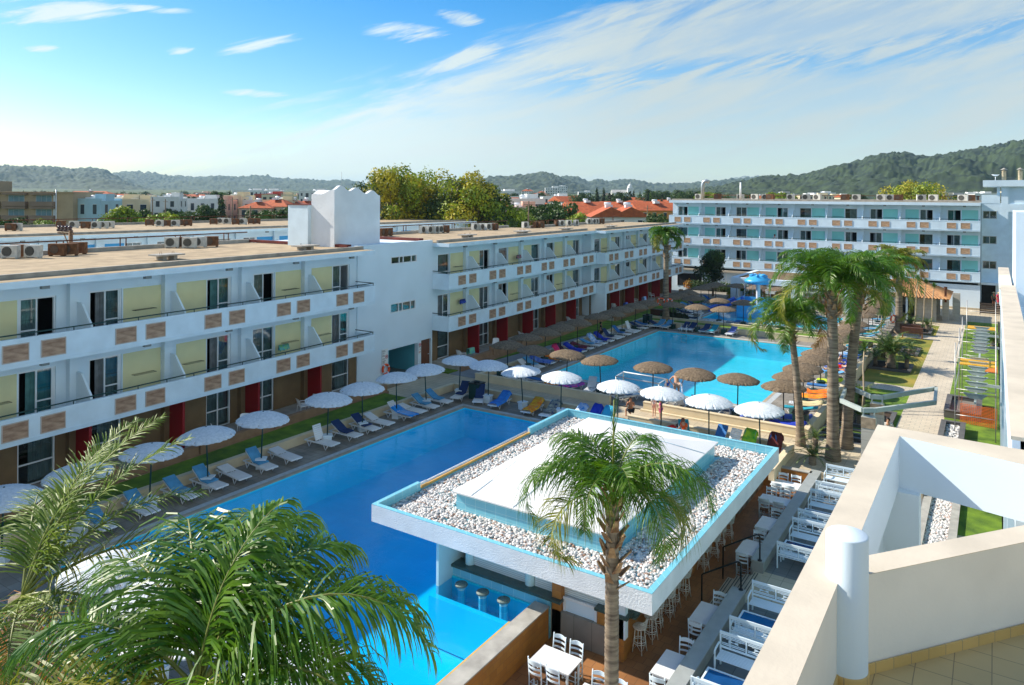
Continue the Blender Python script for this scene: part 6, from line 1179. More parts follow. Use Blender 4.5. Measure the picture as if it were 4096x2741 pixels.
H += [(2010, 420, 768, 20, 8, 10, 'white', 'flat', 12), (2050, 170, 803, 9, 7, 9, 'white', 'red', 20), (2105, 172, 803, 9, 7.5, 9, 'white', 'flat', 10), (2140, 175, 808, 8, 7, 9, 'cream', 'red', -6), (2080, 150, 838, 9, 6, 9, 'pink', 'flat', 5), (2190, 180, 812, 8, 6.5, 9, 'blue', 'red', 10), (2020, 300, 790, 12, 6, 9, 'orange', 'red', 10), (2090, 330, 790, 11, 6, 9, 'white', 'flat', 0), (2150, 340, 793, 12, 6, 9, 'white', 'red', 6), (2230, 300, 790, 12, 6.5, 9, 'white', 'flat', 6), (2260, 350, 786, 10, 6, 9, 'white', 'red', -8), (2300, 280, 785, 12, 8, 9, 'white', 'red', 30), (2330, 160, 825, 10, 7.5, 9, 'cream', 'red', 8), (2365, 215, 808, 12, 7, 10, 'white', 'red', 14), (2420, 220, 806, 11, 7, 9, 'white', 'red', -8), (2445, 150, 828, 7.5, 8, 9, 'white', 'red', 2), (2525, 150, 828, 7.5, 8, 9, 'white', 'red', 2), (2490, 230, 808, 13, 7, 9, 'white', 'red', 8), (2545, 240, 802, 13, 7.5, 10, 'cream', 'red', -6), (2600, 245, 806, 13, 7, 9, 'white', 'red', 6), (2640, 200, 812, 12, 8, 9, 'orange', 'red', 8), (2560, 330, 790, 14, 7, 9, 'white', 'red', 0), (2620, 340, 792, 14, 6.5, 9, 'white', 'red', 5), (2680, 300, 800, 12, 6.5, 9, 'white', 'red', -5), (2210, 900, 752, 18, 9, 10, 'white', 'flat', 0), (2110, 900, 757, 14, 9, 10, 'white', 'red', 0), (2240, 1100, 746, 22, 9, 10, 'white', 'flat', 5), (2170, 1000, 765, 14, 8, 10, 'pink', 'red', 0), (2340, 900, 768, 16, 8, 10, 'white', 'flat', 0)]
for i in range(26):
    rn = random.Random(i+100); u = 3060+i*39+rn.uniform(-12, 12)
    if 3420 < u < 3720: continue
    H.append((u, rn.uniform(380, 620), rn.uniform(773, 785), rn.uniform(12, 20), rn.uniform(5.5, 7.5), 9, rn.choice(('white', 'white', 'cream', 'grey')), rn.choice(('flat', 'flat', 'red')), rn.uniform(-15, 15)))
for i in range(34):
    rn = random.Random(i+200); u = rn.choice((rn.uniform(290, 1300), rn.uniform(1990, 2700)))
    H.append((u, rn.uniform(520, 1000), rn.uniform(771, 790), rn.uniform(12, 20), rn.uniform(5.5, 8), 9, rn.choice(('white', 'white', 'cream', 'pink')), rn.choice(('flat', 'flat', 'red')), rn.uniform(-20, 20)))
H.sort(key=lambda h: h[0]); cnt = {}
for i, h in enumerate(H):
    key = '%s walled town house %s' % (h[6], 'with a red tiled roof' if h[7] == 'red' else 'with a flat roof'); cnt[key] = cnt.get(key, -1)+1
    house(*h, i=i, label='%s, %s of its kind from the left' % (key, nth(cnt[key])), floors=max(2, int(h[4]/3)))
# church with bell tower
p = ud(2495, 600, zv(757, 600, 2495)-9); t = thing('church', 'small white church with a domed bell tower in the town', 'church', p, YAW); b = MB(); b.box(-9, 0, -3, 6, 10, 6); b.box(3, -2, -3, 7.5, 3, 10); part('wall', b, WALLS['white'], t); b = MB(); b.lathe([(2.2, 10), (2.0, 11.5), (1.2, 12.6), (.3, 13.3), (.1, 15)], 12, (5.2, .5, 0)); part('dome', b, WALLS['white'], t); b = MB(); b.add([(-9.5, -.5, 6), (3, -.5, 6), (3, 10.5, 6), (-9.5, 10.5, 6), (-9.5, 5, 8.5), (3, 5, 8.5)], [(0, 1, 5, 4), (2, 3, 4, 5), (3, 0, 4), (1, 2, 5)]); part('roof', b, WALLS['grey'], t)
# brownish apartment hotel at the left edge
p = ud(292, 168, -.6); ap = thing('apartment_building', 'beige three storey apartment building with brown balconies at the left edge', 'building', p, YAW+R(4)); zt = zv(768, 168, 292)+.6
APW = mat('apartment_beige', (.50, .36, .22), .8, .06, .5); APB = mat('apartment_brown', (.30, .20, .14), .8, .06, .5)
b = MB(); b.box(-40, 0, -3, 0, 14, zt); b.box(-23, 3, zt, -18, 8, zt+2.4); b.box(-40, -.3, zt-.2, .3, 14.3, zt); part('wall', b, APW, ap)
for f in range(4):
    z0 = zt-3.2-3.15*f
    for k in range(6):
        x = -6.2-6.0*k; 
        if k == 5 and f == 3: continue
        w = MB(); w.box(x-1.9, -.05, z0+.1, x+1.6, .0, z0+2.4); q = part('window', w, mat('light_window_frame', (.6, .62, .62), .6, .03), ap); w = MB()
        for j in range(3): w.box(x-1.8+1.13*j, -.07, z0+.2, x-1.8+1.13*j+1.05, -.05, z0+2.3)
        part('pane', w, mat('blue_grey_glass', (.18, .32, .38), .15, .1, 1.), q)
        w = MB(); w.box(x-2.6, -1.3, z0-.15, x+2.4, 0, z0); w.box(x-2.6, -1.35, z0, x+2.4, -1.2, z0+.95); w.box(x-2.6, -1.2, z0, x-2.5, 0, z0+.95); w.box(x+2.3, -1.2, z0, x+2.4, 0, z0+.95); w.box(x-2.6, -1.3, z0+2.5, x+2.4, 0, z0+2.9); part('balcony', w, APB, ap)
for f in range(3): w = MB(); w.box(-.02, 8, zt-2.9-3.15*f, .05, 8.9, zt-1.2-3.15*f); part('shutter', w, RUST, ap)
b = MB(); b.tube([(-3.6, -.2, -1), (-3.6, -.2, zt+.5)], .15, 6); b.box(-4.2, -.2, -1, -3.9, 0, zt); part('drain_pipe', b, PVC, ap)
# poles
for i, (u, d, v0, v1) in enumerate(((610, 150, 790, 880), (662, 160, 797, 880), (930, 170, 790, 880), (1002, 118, 825, 890), (2115, 118, 805, 890), (2590, 150, 822, 890))):
    p = ud(u, d); z0, z1 = zv(v1, d, u), zv(v0, d, u); b = MB(); b.tube([(0, 0, z0-4), (0, 0, z1)], [.16, .10], 8); t = single('utility_pole', b, TBARK, 'dark utility pole, %s from the left beyond the roofs' % nth(i), 'pole', (p.x, p.y, 0), 0, 'utility poles'); b = MB(); b.box(-.9, -.05, z1-.6, .9, .05, z1-.5); part('crossarm', b, TBARK, t)
p = ud(1366, 2600, 0); z1 = zv(688, 2600, 1366); b = MB(); b.tube([(0, 0, z1-75), (0, 0, z1)], .8, 5); single('radio_mast', b, mat('mast_grey', (.4, .42, .42), .5), 'thin radio mast on the far ridge', 'mast', (p.x, p.y, 0))
# power line pole head behind the nearest roof
p = ud(284, 46, 0); t = thing('utility_pole', 'utility pole with insulators between the two left roofs', 'pole', (p.x, p.y, 0)); zt = zv(922, 46, 284)
b = MB(); b.tube([(0, 0, 0), (0, 0, zt)], .13, 8); b.box(-1.6, -.05, zt-.25, .3, .05, zt-.15); b.tube([(0, 0, zt-1.2), (-.9, 0, zt-.2)], .04, 5); part('pole_head', b, mat('brown_pole', (.22, .11, .05), .8, .2, 4.), t)
for i in range(4): b = MB(); b.lathe([(0, 0), (.12, .02), (.17, .12), (.09, .2), (.15, .28), (.08, .38), (0, .4)], 10, (-1.45+.45*i, 0, zt-.12)); part('insulator', b, mat('insulator_brown', (.06, .02, .02), .2, .1, 4.), t)

# ------------------------------------------------------------------ garden and pool side objects
SMET = mat('grey_green_steel', (.42, .48, .46), .4, .05, 2.)
t = thing('steel_frame', 'angular pale steel frame resting on two stone pillars above the path', 'pergola frame', (0, 0, 0))
z = 2.85
def beam(b, p, q, w=.07, h=.2): 
    p, q = Vector(p), Vector(q); d = (q-p).normalized(); s = Vector((-d.y, d.x, 0)).normalized()*w; u_ = Vector((0, 0, h)); v = [p-s, p+s, q+s, q-s]; b.add([*v, *[x+u_ for x in v]], [(3, 2, 1, 0), (4, 5, 6, 7), (0, 1, 5, 4), (1, 2, 6, 5), (2, 3, 7, 6), (3, 0, 4, 7)])
q = [at(*c8(*p), z+.1) for p in ((722, 985), (890, 1060), (990, 1060), (1458, 1000), (1468, 890), (1050, 960), (960, 955), (768, 872))]; b = MB()
for i in range(8): beam(b, (q[i].x, q[i].y, z), (q[(i+1) % 8].x, q[(i+1) % 8].y, z))
part('beams', b, SMET, t)
for i, (a, lab) in enumerate(((q[1].lerp(q[2], .5), 'nearer stone clad pillar under the angular steel frame'), (q[5].lerp(q[6], .5), 'farther stone clad pillar under the angular steel frame'))):
    o = thing('stone_pillar', lab, 'pillar', (a.x, a.y, -.3), 0); b = MB(); b.box(-.3, -.16, 0, .3, .16, 2.95); part('pillar', b, STW, o); b = MB(); b.box(-.3, -.175, 2.45, .3, -.16, 2.93); part('brown_panel', b, mat('brown_travertine', (.40, .30, .20), .8, .2, 5.), o); b = MB(); b.box(-.25, -.1, 2.95, -.2, .1, 3.15); b.box(.2, -.1, 2.95, .25, .1, 3.15); b.box(-.28, -.12, 2.95, .28, .12, 2.98); part('bracket', b, SMET, o)
def mk_rafter():
    t = thing('pergola_rafter', 'x', 'rafter'); b = MB(); b.add([(-.5, -.03, .22), (.5, -.03, .22), (.25, -.03, 0), (-.25, -.03, 0), (-.5, .03, .22), (.5, .03, .22), (.25, .03, 0), (-.25, .03, 0)], [(3, 2, 1, 0), (4, 5, 6, 7), (0, 1, 5, 4), (1, 2, 6, 5), (2, 3, 7, 6), (3, 0, 4, 7)]); part('blade', b, SMET, t); b = MB(); b.box(-.5, -.05, .22, .5, .05, .25); part('top_flange', b, SMET, t); return t
RF = Proto(mk_rafter)
for i in range(17):
    if i == 8: continue
    y = 42.8+1.42*i; RF((-.75, y, 2.75), 0, '%s grey wedge shaped pergola blade from the near end above the lawn' % nth(i), 'grey pergola blades')
b = MB(); b.box(-.80, 42, 2.68, -.70, 66.5, 2.75); b.box(-.7, 58.5, 2.6, .3, 58.6, 2.75); b.box(-.7, 46.5, 2.6, .3, 46.6, 2.75); b.box(-.7, 63.5, 2.6, .3, 63.6, 2.75); single('pergola_beam', b, SMET, 'grey steel beam carrying the wedge shaped blades beside the building', 'beam')
sc = thing('scaffold', 'steel scaffold with yellow planks over the lawn by the right building', 'scaffold', (0, 0, -.3)); b = MB()
for x in (-1.75, .1):
    for y in (46.6, 52.0, 57.0, 66.5): b.tube([(x, y, 0), (x, y, 5.1)], .028, 6)
for y in (46.6, 52, 57, 66.5):
    for z in (1.2, 2.6, 4.3): b.tube([(-1.75, y, z), (.1, y, z)], .022, 6)
for x in (-1.75,):
    for z in (2.6, 4.3): b.tube([(x, 46.6, z), (x, 57, z)], .022, 6)
part('poles', b, mat('galvanised_pole', (.45, .45, .44), .4, .1, 4., metal=.5), sc)
PLK = mat('yellow_plank', (.80, .42, .03), .6, .12, 3.)
for i, (y0, y1, z) in enumerate(((66.0, 67.4, 3.0), (52.0, 52.7, 3.1), (50.9, 51.5, 3.1))): b = MB(); b.box(-1.7, y0, z, .1, y1, z+.06); part('plank', b, PLK, sc)
for i in range(5): b = MB(); b.box(-.45, 54.0+.42*i, 2.2, .2, 54.38+.42*i, 2.26); part('orange_plank', b, mat('orange_plank', (.75, .22, .02), .6, .12, 3.), sc)
# orange safety net
b = MB(); ORN = mat('orange_net', (.85, .16, .02), .7, .1, 3.)
p0, p1, p2 = Vector((-1.6, 49.6, -.3)), Vector((.15, 49.3, -.3)), Vector((.2, 52.6, -.3))
for a, c in ((p0, p1), (p1, p2), (Vector((-1.6, 52.8, -.3)), p0)):
    L = (c-a).length; n = int(L/.09)
    for i in range(n+1): q = a.lerp(c, i/n); s = (c-a).normalized()*.009; b.add([q-s, q+s, q+s+Vector((0, 0, 1.15+.08*math.sin(i*.5))), q-s+Vector((0, 0, 1.15+.08*math.sin(i*.5)))], [(0, 1, 2, 3)])
    for k in range(14): z = .06+.08*k; b.add([a+Vector((0, 0, z)), c+Vector((0, 0, z)), c+Vector((0, 0, z+.028)), a+Vector((0, 0, z+.028))], [(0, 1, 2, 3)])
single('safety_net', b, ORN, 'orange plastic mesh fence round the foot of the scaffold', 'safety net')
# bins, boxes, benches, buoys, goal, ladder, signs
def mk_bin():
    t = thing('waste_bin', 'x', 'bin'); b = MB(); b.box(-.36, -.36, 0, .36, .36, .95); part('body', b, GREENM, t); b = MB(); b.box(-.4, -.4, .95, .4, .4, 1.0); b.lathe([(.18, 1.0), (.22, 1.06), (0, 1.08)], 12); part('lid', b, BLACKM, t); return t
BNN = Proto(mk_bin)
for (x, y), lab in (((-26.9, 37.1), 'dark green square bin between the two navy loungers at the pool corner'), ((-27.9, 41.6), 'dark green square bin behind the walkway wall at the far pool'), (tuple(at(2590, 1300, 0).xy), 'dark green bin at the far left corner of the far pool'), ((-8.75, 42.0), 'dark green square bin at the near right corner of the far pool deck'), ((-8.7, 62.6), 'dark green bin beside the sunbathers by the garden wall')): BNN((x, y, 0), 0, lab, 'dark green square bins')
def box_planter(label, loc, sx, sy, h, leg=.5):
    t = thing('raised_planter', label, 'planter', loc); b = MB(); b.box(-sx/2, -sy/2, leg, sx/2, sy/2, leg+h); part('trough', b, mat('dark_brown_wood', (.10, .035, .015), .6, .2, 4.), t)
    for x in (-sx/2+.05, sx/2-.05):
        for y in (-sy/2+.05, sy/2-.05): b = MB(); b.box(x-.04, y-.04, 0, x+.04, y+.04, leg); part('leg', b, WOOD, t)
box_planter('dark brown raised planter left of the lifebuoy palm', (-8.9, 66.2, -.1), 1.3, .5, .45); box_planter('dark brown raised planter right of the lifebuoy palm', (-6.3, 77.0, -.3), 1.7, .5, .5); box_planter('second dark brown raised planter right of the lifebuoy palm, farther', (-6.6, 78.9, -.3), 1.7, .5, .5)
box_planter('dark wooden planter at the tall palm by the far pool', at(*r1(320, 800), 0), 2.0, .7, .6, .1)
ORB = mat('lifebuoy_orange', (.85, .09, .01), .5, .05, 3.); 
def buoy(label, loc, rz, r=.3, off=(0, 0)):
    t = thing('lifebuoy', label, 'lifebuoy', loc, rz); b = MB(); n = 28
    b.tube([(r*math.cos(i*2*math.pi/n), 0, r*math.sin(i*2*math.pi/n)) for i in range(n+1)], .075, 10, False); part('ring', b, ORB, t); b = MB()
    for k in range(4): w = k*math.pi/2+.6; b.tube([(r*math.cos(w-.13), 0, r*math.sin(w-.13)), (r*math.cos(w+.13), 0, r*math.sin(w+.13))], .082, 10)
    part('band', b, WHITE2, t); return t
M_ws = lambda s, t_, z: Vector((wa.location.x, wa.location.y, 0))+Matrix.Rotation(TH, 3, 'Z') @ Vector((t_*SC, s*SC, 0))+Vector((0, 0, CAMZ-SC*(CAMZ-z)))
buoy('orange and white lifebuoy on the stair block wall under the pool rules', M_ws(22.76, -1.3, 1.47), TH+R(90), .31)
pt = at(2663, 1290, 0); buoy('left one of two orange lifebuoys hung on the tall palm trunk', (pt.x-.35, pt.y-.4, 2.1), R(20), .34); buoy('right one of two orange lifebuoys hung on the tall palm trunk', (pt.x+.5, pt.y-.3, 2.1), R(60), .34)
pt = at(3595, 1330, -.2); buoy('orange lifebuoy on the trunk of the lawn palm', (pt.x-.45, pt.y-.3, 1.1), R(60), .33)
# rule boards on the stair block
RS = mat('sign_red', (.65, .02, .02), .5, 0); BK = mat('sign_black', (.02, .02, .02), .5, 0)
def board(label, s, z, w, h, lines, rings):
    t = thing('notice_board', label, 'sign', M_ws(s, -1.38, z), TH+R(90)); b = MB(); b.box(-w/2, 0, -h/2, w/2, .02, h/2); b.M = None; part('board', b, mat('board_white', (.80, .80, .78), .6, .02), t)
    b = MB()
    for x, zz, sz, wd_ in lines: b.box(x, -.006, zz, x+wd_, -.002, zz+sz)
    part('small_print', b, BK, t)
    for x, zz, r in rings:
        b = MB(); n = 24; b.tube([(x+r*math.cos(i*2*math.pi/n), -.01, zz+r*math.sin(i*2*math.pi/n)) for i in range(n+1)], r*.14, 5, False); b.tube([(x-r*.7, -.01, zz+r*.7), (x+r*.7, -.01, zz-r*.7)], r*.12, 5); part('prohibition_ring', b, RS, t); b = MB(); b.tube([(x-r*.35, -.008, zz-r*.3), (x+r*.1, -.008, zz), (x+r*.4, -.008, zz+.2*r)], r*.1, 5); part('pictogram', b, BK, t)
    return t
rn = random.Random(4)
board('white board of pool rules with a red no diving ring, left of the turquoise recess', 22.76, 2.25, .62, 1.05, [(-.27, .44-.045*i, .016, rn.uniform(.2, .5)*(.6 if 4 < i < 12 else 1)) for i in range(20) if i not in (3, 6, 10, 11, 14)], [(.16, .0, .11)])
board('narrow white sign with red no diving ring between recess and brown door', 26.34, 2.2, .26, .8, [(-.09, .09, .03, .18), (-.06, .05, .015, .1), (-.02, -.08, .02, .12), (-.02, -.12, .015, .09), (0, -.25, .02, .1), (0, -.3, .015, .08)], [(0, .25, .095), (-.06, -.28, .045)])
# water polo goal
g0 = at(*r5(250, 960), 1.1); gl = thing('pool_goal', 'white tube water polo goal with net at the near edge of the far pool', 'goal', (g0.x, g0.y, 0), R(-4)); b = MB(); Wd = 3.0
for x in (0, Wd):
    b.tube([(x, 0, .08), (x, 0, 1.1), (x, 1.0, 1.2), (x, 1.0, -.05)], .04, 7)
b.tube([(0, 0, 1.1), (Wd, 0, 1.1)], .04, 7); b.tube([(0, 1.0, 1.2), (Wd, 1.0, 1.2)], .04, 7); b.tube([(0, 0, .1), (Wd, 0, .1)], .03, 7); part('frame', b, PVC, gl); b = MB()
for i in range(31): x = Wd*i/30; b.tube([(x, 0, .1), (x, 0, 1.1), (x, .98, 1.18)], .004, 3)
for i in range(11): z = .1+.1*i; b.tube([(0, 0, z), (Wd, 0, z)], .004, 3)
for s in (0, Wd):
    for i in range(9): z = .15+.1*i; b.tube([(s, 0, z), (s, 1.0, z+.08)], .004, 3)
part('net', b, mat('net_blue_grey', (.35, .48, .58), .8, .0), gl)
for lab, (lx, ly) in (('steel pool ladder at the far edge of the far pool', tuple(at(*r5(1310, 290), 0).xy)),):
    t = thing('pool_ladder', lab, 'ladder', (lx, 65.75, 0)); b = MB()
    for x in (-.25, .25): b.tube([(x, .3, 0), (x, .25, .7), (x, 0, .85), (x, -.2, .75), (x, -.22, -.9)], .02, 6)
    part('rail', b, mat('chrome', (.6, .62, .64), .15, 0, metal=.9), t); b = MB()
    for z in (-.2, -.5, -.8): b.box(-.25, -.27, z, .25, -.18, z+.03)
    part('step', b, PVC, t)
b = MB(); b.box(-.35, 0, 0, .35, .02, .05)
# octopus style water mushroom and slide
SB = mat('slide_light_blue', (.06, .42, .80), .35, .08, 2., coat=.4); SD = mat('slide_dark_blue', (.01, .09, .50), .35, .08, 2., coat=.4)
mc = at(*r1(1845, 700), .3)
mt_ = thing('water_mushroom', 'blue and white water mushroom with dripping rim on the slide platform', 'water feature', (mc.x, mc.y, 0)); b = MB(); b.lathe([(.24, 0), (.22, 3.0), (.3, 3.3)], 16); part('column', b, PVC, mt_)
b = MB(); b.lathe([(.3, 3.2), (1.2, 3.15), (1.45, 3.3), (1.5, 3.5), (1.3, 3.7), (1.0, 3.85), (.9, 4.0), (.5, 4.1), (0, 4.12)], 32); part('cap', b, SB, mt_); b = MB()
for k in range(8): w = k*math.pi/4; b.tube([(.2*math.cos(w), .2*math.sin(w), 4.08), (.7*math.cos(w), .7*math.sin(w), 4.14), (.95*math.cos(w+.15), .95*math.sin(w+.15), 4.0)], .1, 8)
part('arms', b, SB, mt_); b = MB()
for k in range(22): w = k*2*math.pi/22; b.lathe([(0, -.02), (.09, 0), (.05, .04)], 8); n0 = len(b.v)-24; b.v[n0:] = [(1.49*math.cos(w)+x*.3, 1.49*math.sin(w)+y, 3.42+z) for x, y, z in b.v[n0:]]
part('rim_studs', b, SD, mt_); b = MB(); rn = random.Random(2)
for k in range(40): w = rn.uniform(0, 6.28); b.tube([(1.45*math.cos(w), 1.45*math.sin(w), 3.3), (1.5*math.cos(w), 1.5*math.sin(w), 3.3-rn.uniform(.4, 2.6))], .012, 4)
part('falling_water', b, glass_mat('falling_water', (.9, .95, 1), .1, .3), mt_)
sl = thing('water_slide', 'light blue play platform with dark blue water slide in the children pool', 'slide', (mc.x, mc.y, 0)); b = MB()
b.box(-2.0, -1.2, -.5, 2.2, 1.4, .9)
for x in (-2.0, 2.0): b.box(x, -1.2, .9, x+.2, 1.4, 1.55)
b.box(-1.8, 1.25, .9, 2.0, 1.4, 1.5); b.box(2.2, -2.6, -.5, 3.6, 0, .6); b.box(2.2, -2.6, .6, 2.35, 0, 1.1); part('platform', b, SB, sl)
b = MB(); n = 18; path = []
for i in range(n+1): f = i/n; path.append(Vector((-1.9-2.6*f, -.6-2.1*f**1.6, 1.15*(1-f)**1.2-.02)))
vs = []
for i, p in enumerate(path):
    T = (path[min(i+1, n)]-path[max(i-1, 0)]); T.z = 0; T.normalize(); S = Vector((-T.y, T.x, 0))
    for k in range(9): w = math.pi*k/8; vs.append(p+S*(.48*math.cos(w))+Vector((0, 0, .38-.42*math.sin(w))))
b.add(vs, [(i*9+k, (i+1)*9+k, (i+1)*9+k+1, i*9+k+1) for i in range(n) for k in range(8)], True); part('chute', b, SD, sl)
b = MB()
for s in (-1, 1): b.tube([p+Vector((-.3*0, 0, .42))+Vector((.35*s, .42*s, 0)) for p in path], .15, 8)
part('chute_edge', b, SD, sl)
b = MB(); 
for i in range(4): b.box(2.4+.3*i*0, -2.9-.25*i, -.3, 3.4, -2.65-.25*i, .55-.15*i)
part('steps', b, PVC, sl)
# ------------------------------------------------------------------ people
SKIN_ = mat('skin_tan', (.60, .33, .20), .55, .05, 4.); SKIN2 = mat('skin_pale', (.72, .44, .32), .55, .05, 4.); SKIN3 = mat('skin_sunburnt', (.48, .20, .10), .55, .05, 4.)
def skinmesh(name, J, E, m, parent, sub=2, root='pelvis'):
    ks = list(J); me = bpy.data.meshes.new(name); me.from_pydata([J[k][0] for k in ks], [(ks.index(a), ks.index(b)) for a, b in E], []); me.materials.append(m)
    o = put(name, me, parent); md = o.modifiers.new('skin', 'SKIN'); md.use_smooth_shade = True
    for i, k in enumerate(ks):
        r = J[k][1]; r = r if isinstance(r, tuple) else (r, r); me.skin_vertices[0].data[i].radius = r; me.skin_vertices[0].data[i].use_root = (k == root)
    o.modifiers.new('sub', 'SUBSURF').levels = 1; o.modifiers['sub'].render_levels = 1
    return o
POSES = {
 'stand': dict(pelvis=(0, 0, .95), spine=(0, .01, 1.1), chest=(0, .01, 1.3), neck=(0, 0, 1.47), head=(0, .02, 1.58), crown=(0, .02, 1.67), shL=(-.18, 0, 1.41), elL=(-.24, -.03, 1.13), wrL=(-.25, .07, .9), shR=(.18, 0, 1.41), elR=(.24, -.03, 1.13), wrR=(.24, .09, .92), hipL=(-.1, 0, .9), knL=(-.11, .03, .5), anL=(-.12, 0, .09), hipR=(.1, 0, .9), knR=(.11, .05, .5), anR=(.13, .04, .09)),
 'bend': dict(pelvis=(0, 0, .93), spine=(0, .1, 1.07), chest=(0, .24, 1.22), neck=(0, .38, 1.3), head=(0, .48, 1.33), crown=(0, .56, 1.36), shL=(-.2, .3, 1.25), elL=(-.42, .18, 1.05), wrL=(-.25, .12, .86), shR=(.2, .3, 1.25), elR=(.42, .3, 1.12), wrR=(.34, .22, .86), hipL=(-.1, 0, .88), knL=(-.12, .05, .48), anL=(-.13, 0, .09), hipR=(.1, 0, .88), knR=(.12, .05, .48), anR=(.14, .02, .09)),
 'sit': dict(pelvis=(0, 0, .55), spine=(0, .02, .7), chest=(0, .05, .9), neck=(0, .06, 1.06), head=(0, .09, 1.17), crown=(0, .1, 1.26), shL=(-.18, .04, 1.0), elL=(-.24, .08, .74), wrL=(-.14, .3, .7), shR=(.18, .04, 1.0), elR=(.24, .08, .74), wrR=(.14, .3, .72), hipL=(-.1, .03, .52), knL=(-.14, .43, .5), anL=(-.14, .45, .09), hipR=(.1, .03, .52), knR=(.14, .43, .5), anR=(.14, .5, .09)),
 'lie': dict(pelvis=(0, 0, .5), spine=(0, .14, .5), chest=(0, .34, .53), neck=(0, .48, .6), head=(0, .58, .66), crown=(0, .67, .7), shL=(-.18, .42, .57), elL=(-.32, .22, .5), wrL=(-.26, .0, .5), shR=(.18, .42, .57), elR=(.34, .56, .56), wrR=(.16, .7, .62), hipL=(-.09, -.05, .49), knL=(-.11, -.45, .52), anL=(-.12, -.85, .44), hipR=(.09, -.05, .49), knR=(.11, -.42, .62), anR=(.12, -.8, .44)),
}
RAD = dict(pelvis=(.15, .115), spine=(.13, .10), chest=(.155, .115), neck=.055, head=(.085, .1), crown=(.06, .07), sh=.06, el=.042, wr=.028, hip=.085, kn=.058, an=.038)
def person(label, loc, rz, pose, skin=SKIN_, s=1., hair=None, top=None, bottom=None, hat=None, long=False, override=None):
    J = dict(POSES[pose]); J.update(override or {}); t = thing('person', label, 'person', loc, rz); t.scale = (s,)*3; V = Vector
    D = {k: (V(v), RAD.get(k) or RAD[k[:2]] if k in RAD or k[:2] in RAD else RAD[k[:-1]]) for k, v in J.items()}; E = [('pelvis', 'spine'), ('spine', 'chest'), ('chest', 'neck'), ('neck', 'head'), ('head', 'crown')]
    for q in 'LR':
        E += [('chest', 'sh'+q), ('sh'+q, 'el'+q), ('el'+q, 'wr'+q), ('pelvis', 'hip'+q), ('hip'+q, 'kn'+q), ('kn'+q, 'an'+q)]
        w = V(J['wr'+q]); e = V(J['el'+q]); d = (w-e).normalized(); sd = d.cross(V((0, 1, .2))).normalized(); D['palm'+q] = (w+d*.06, (.034, .02)); E.append(('wr'+q, 'palm'+q))
        for i, (o, l) in enumerate(((-.027, .07), (-.009, .085), (.009, .08), (.027, .062))):
            k1_, k2_ = 'f%d%s' % (i, q), 'g%d%s' % (i, q); D[k1_] = (w+d*.095+sd*o, .0095); D[k2_] = (w+d*(.095+l*.8)+sd*o*1.2+V((0, .02, -.01)), .007); E += [('palm'+q, k1_), (k1_, k2_)]
        D['th'+q] = (w+d*.06+sd*.05, .010); D['ti'+q] = (w+d*.09+sd*.07, .008); E += [('palm'+q, 'th'+q), ('th'+q, 'ti'+q)]
        a = V(J['an'+q]); kn = V(J['kn'+q]); ft = V((0, .15, -.05)) if pose != 'lie' else V((0, -.06, .13)); D['toe'+q] = (a+ft, (.035, .025)); E.append(('an'+q, 'toe'+q))
    skinmesh('body', D, E, skin, t)
    def shell(nm, keys, ed, m, g):
        DD = {k: (D[k][0], tuple(x+g for x in (D[k][1] if isinstance(D[k][1], tuple) else (D[k][1],)*2))) for k in keys if k in D}
        for q in 'LR':
            if 'mid'+q in keys: DD['mid'+q] = (D['hip'+q][0].lerp(D['kn'+q][0], .75), (.085+g, .085+g))
            if 'slv'+q in keys: DD['slv'+q] = (D['sh'+q][0].lerp(D['el'+q][0], .6), (.055+g, .055+g))
        return skinmesh(nm, DD, ed, m, t)
    if top:
        shell(top[0], ['pelvis', 'spine', 'chest', 'shL', 'shR', 'slvL', 'slvR'], [('pelvis', 'spine'), ('spine', 'chest'), ('chest', 'shL'), ('chest', 'shR'), ('shL', 'slvL'), ('shR', 'slvR')], top[1], .018)
    if bottom:
        shell(bottom[0], ['pelvis', 'hipL', 'hipR', 'midL', 'midR'], [('pelvis', 'hipL'), ('pelvis', 'hipR'), ('hipL', 'midL'), ('hipR', 'midR')], bottom[1], .022)
    hp = V(J['head']); up = (V(J['crown'])-V(J['neck'])).normalized(); rot = up.to_track_quat('Z', 'Y').to_matrix().to_4x4(); M = Matrix.Translation(hp) @ rot
    b = MB(); b.M = M
    for x in (-.035, .035): b.lathe([(0, -.012), (.012, 0), (0, .012)], 8, (x, .088, .0))
    b.add([(-.012, .09, -.03), (.012, .09, -.03), (0, .115, -.03), (0, .092, .01)], [(0, 1, 2), (0, 2, 3), (1, 3, 2)]); b.box(-.025, .082, -.058, .025, .09, -.05)
    for x in (-.092, .092): b.box(x-.006, -.01, -.03, x+.006, .02, .02)
    part('face', b, SKIN3, t)
    if hair:
        b = MB(); b.M = M; n = 20; prof = [(.0, .125), (.06, .115), (.095, .075), (.108, .02), (.104, -.03 if not long else -.02)] + ([(.10, -.12), (.06, -.22)] if long else [(.09, -.06)])
        b.lathe(prof, n, (0, -.015, .01), fn=lambda r, z, w, k: (r*(1.0 if math.sin(w) < .5 or z > .05 else .8), z)); part('hair', b, hair, t)
    if hat:
        b = MB(); b.M = M; b.lathe([(0, .16), (.07, .155), (.1, .12), (.108, .06)], 20, (0, 0, 0))
        if hat[1]: b.lathe([(.1, .07), (.2, .045), (.205, .04)], 20)
        part('hat', b, hat[0], t)
    return t
HB = mat('dark_hair', (.03, .018, .012), .6, .2, 20.); HBL = mat('blond_hair', (.60, .36, .12), .6, .2, 20.); HRD = mat('red_brown_hair', (.20, .05, .02), .6, .2, 20.)
STRAW = mat('straw', (.68, .50, .25), .8, .15, 20.); cl = lambda n, c, c2=None, sc=6.: mat('cloth_'+n, c, .9, .0 if c2 else .08, sc, .2, 40, col2=c2)
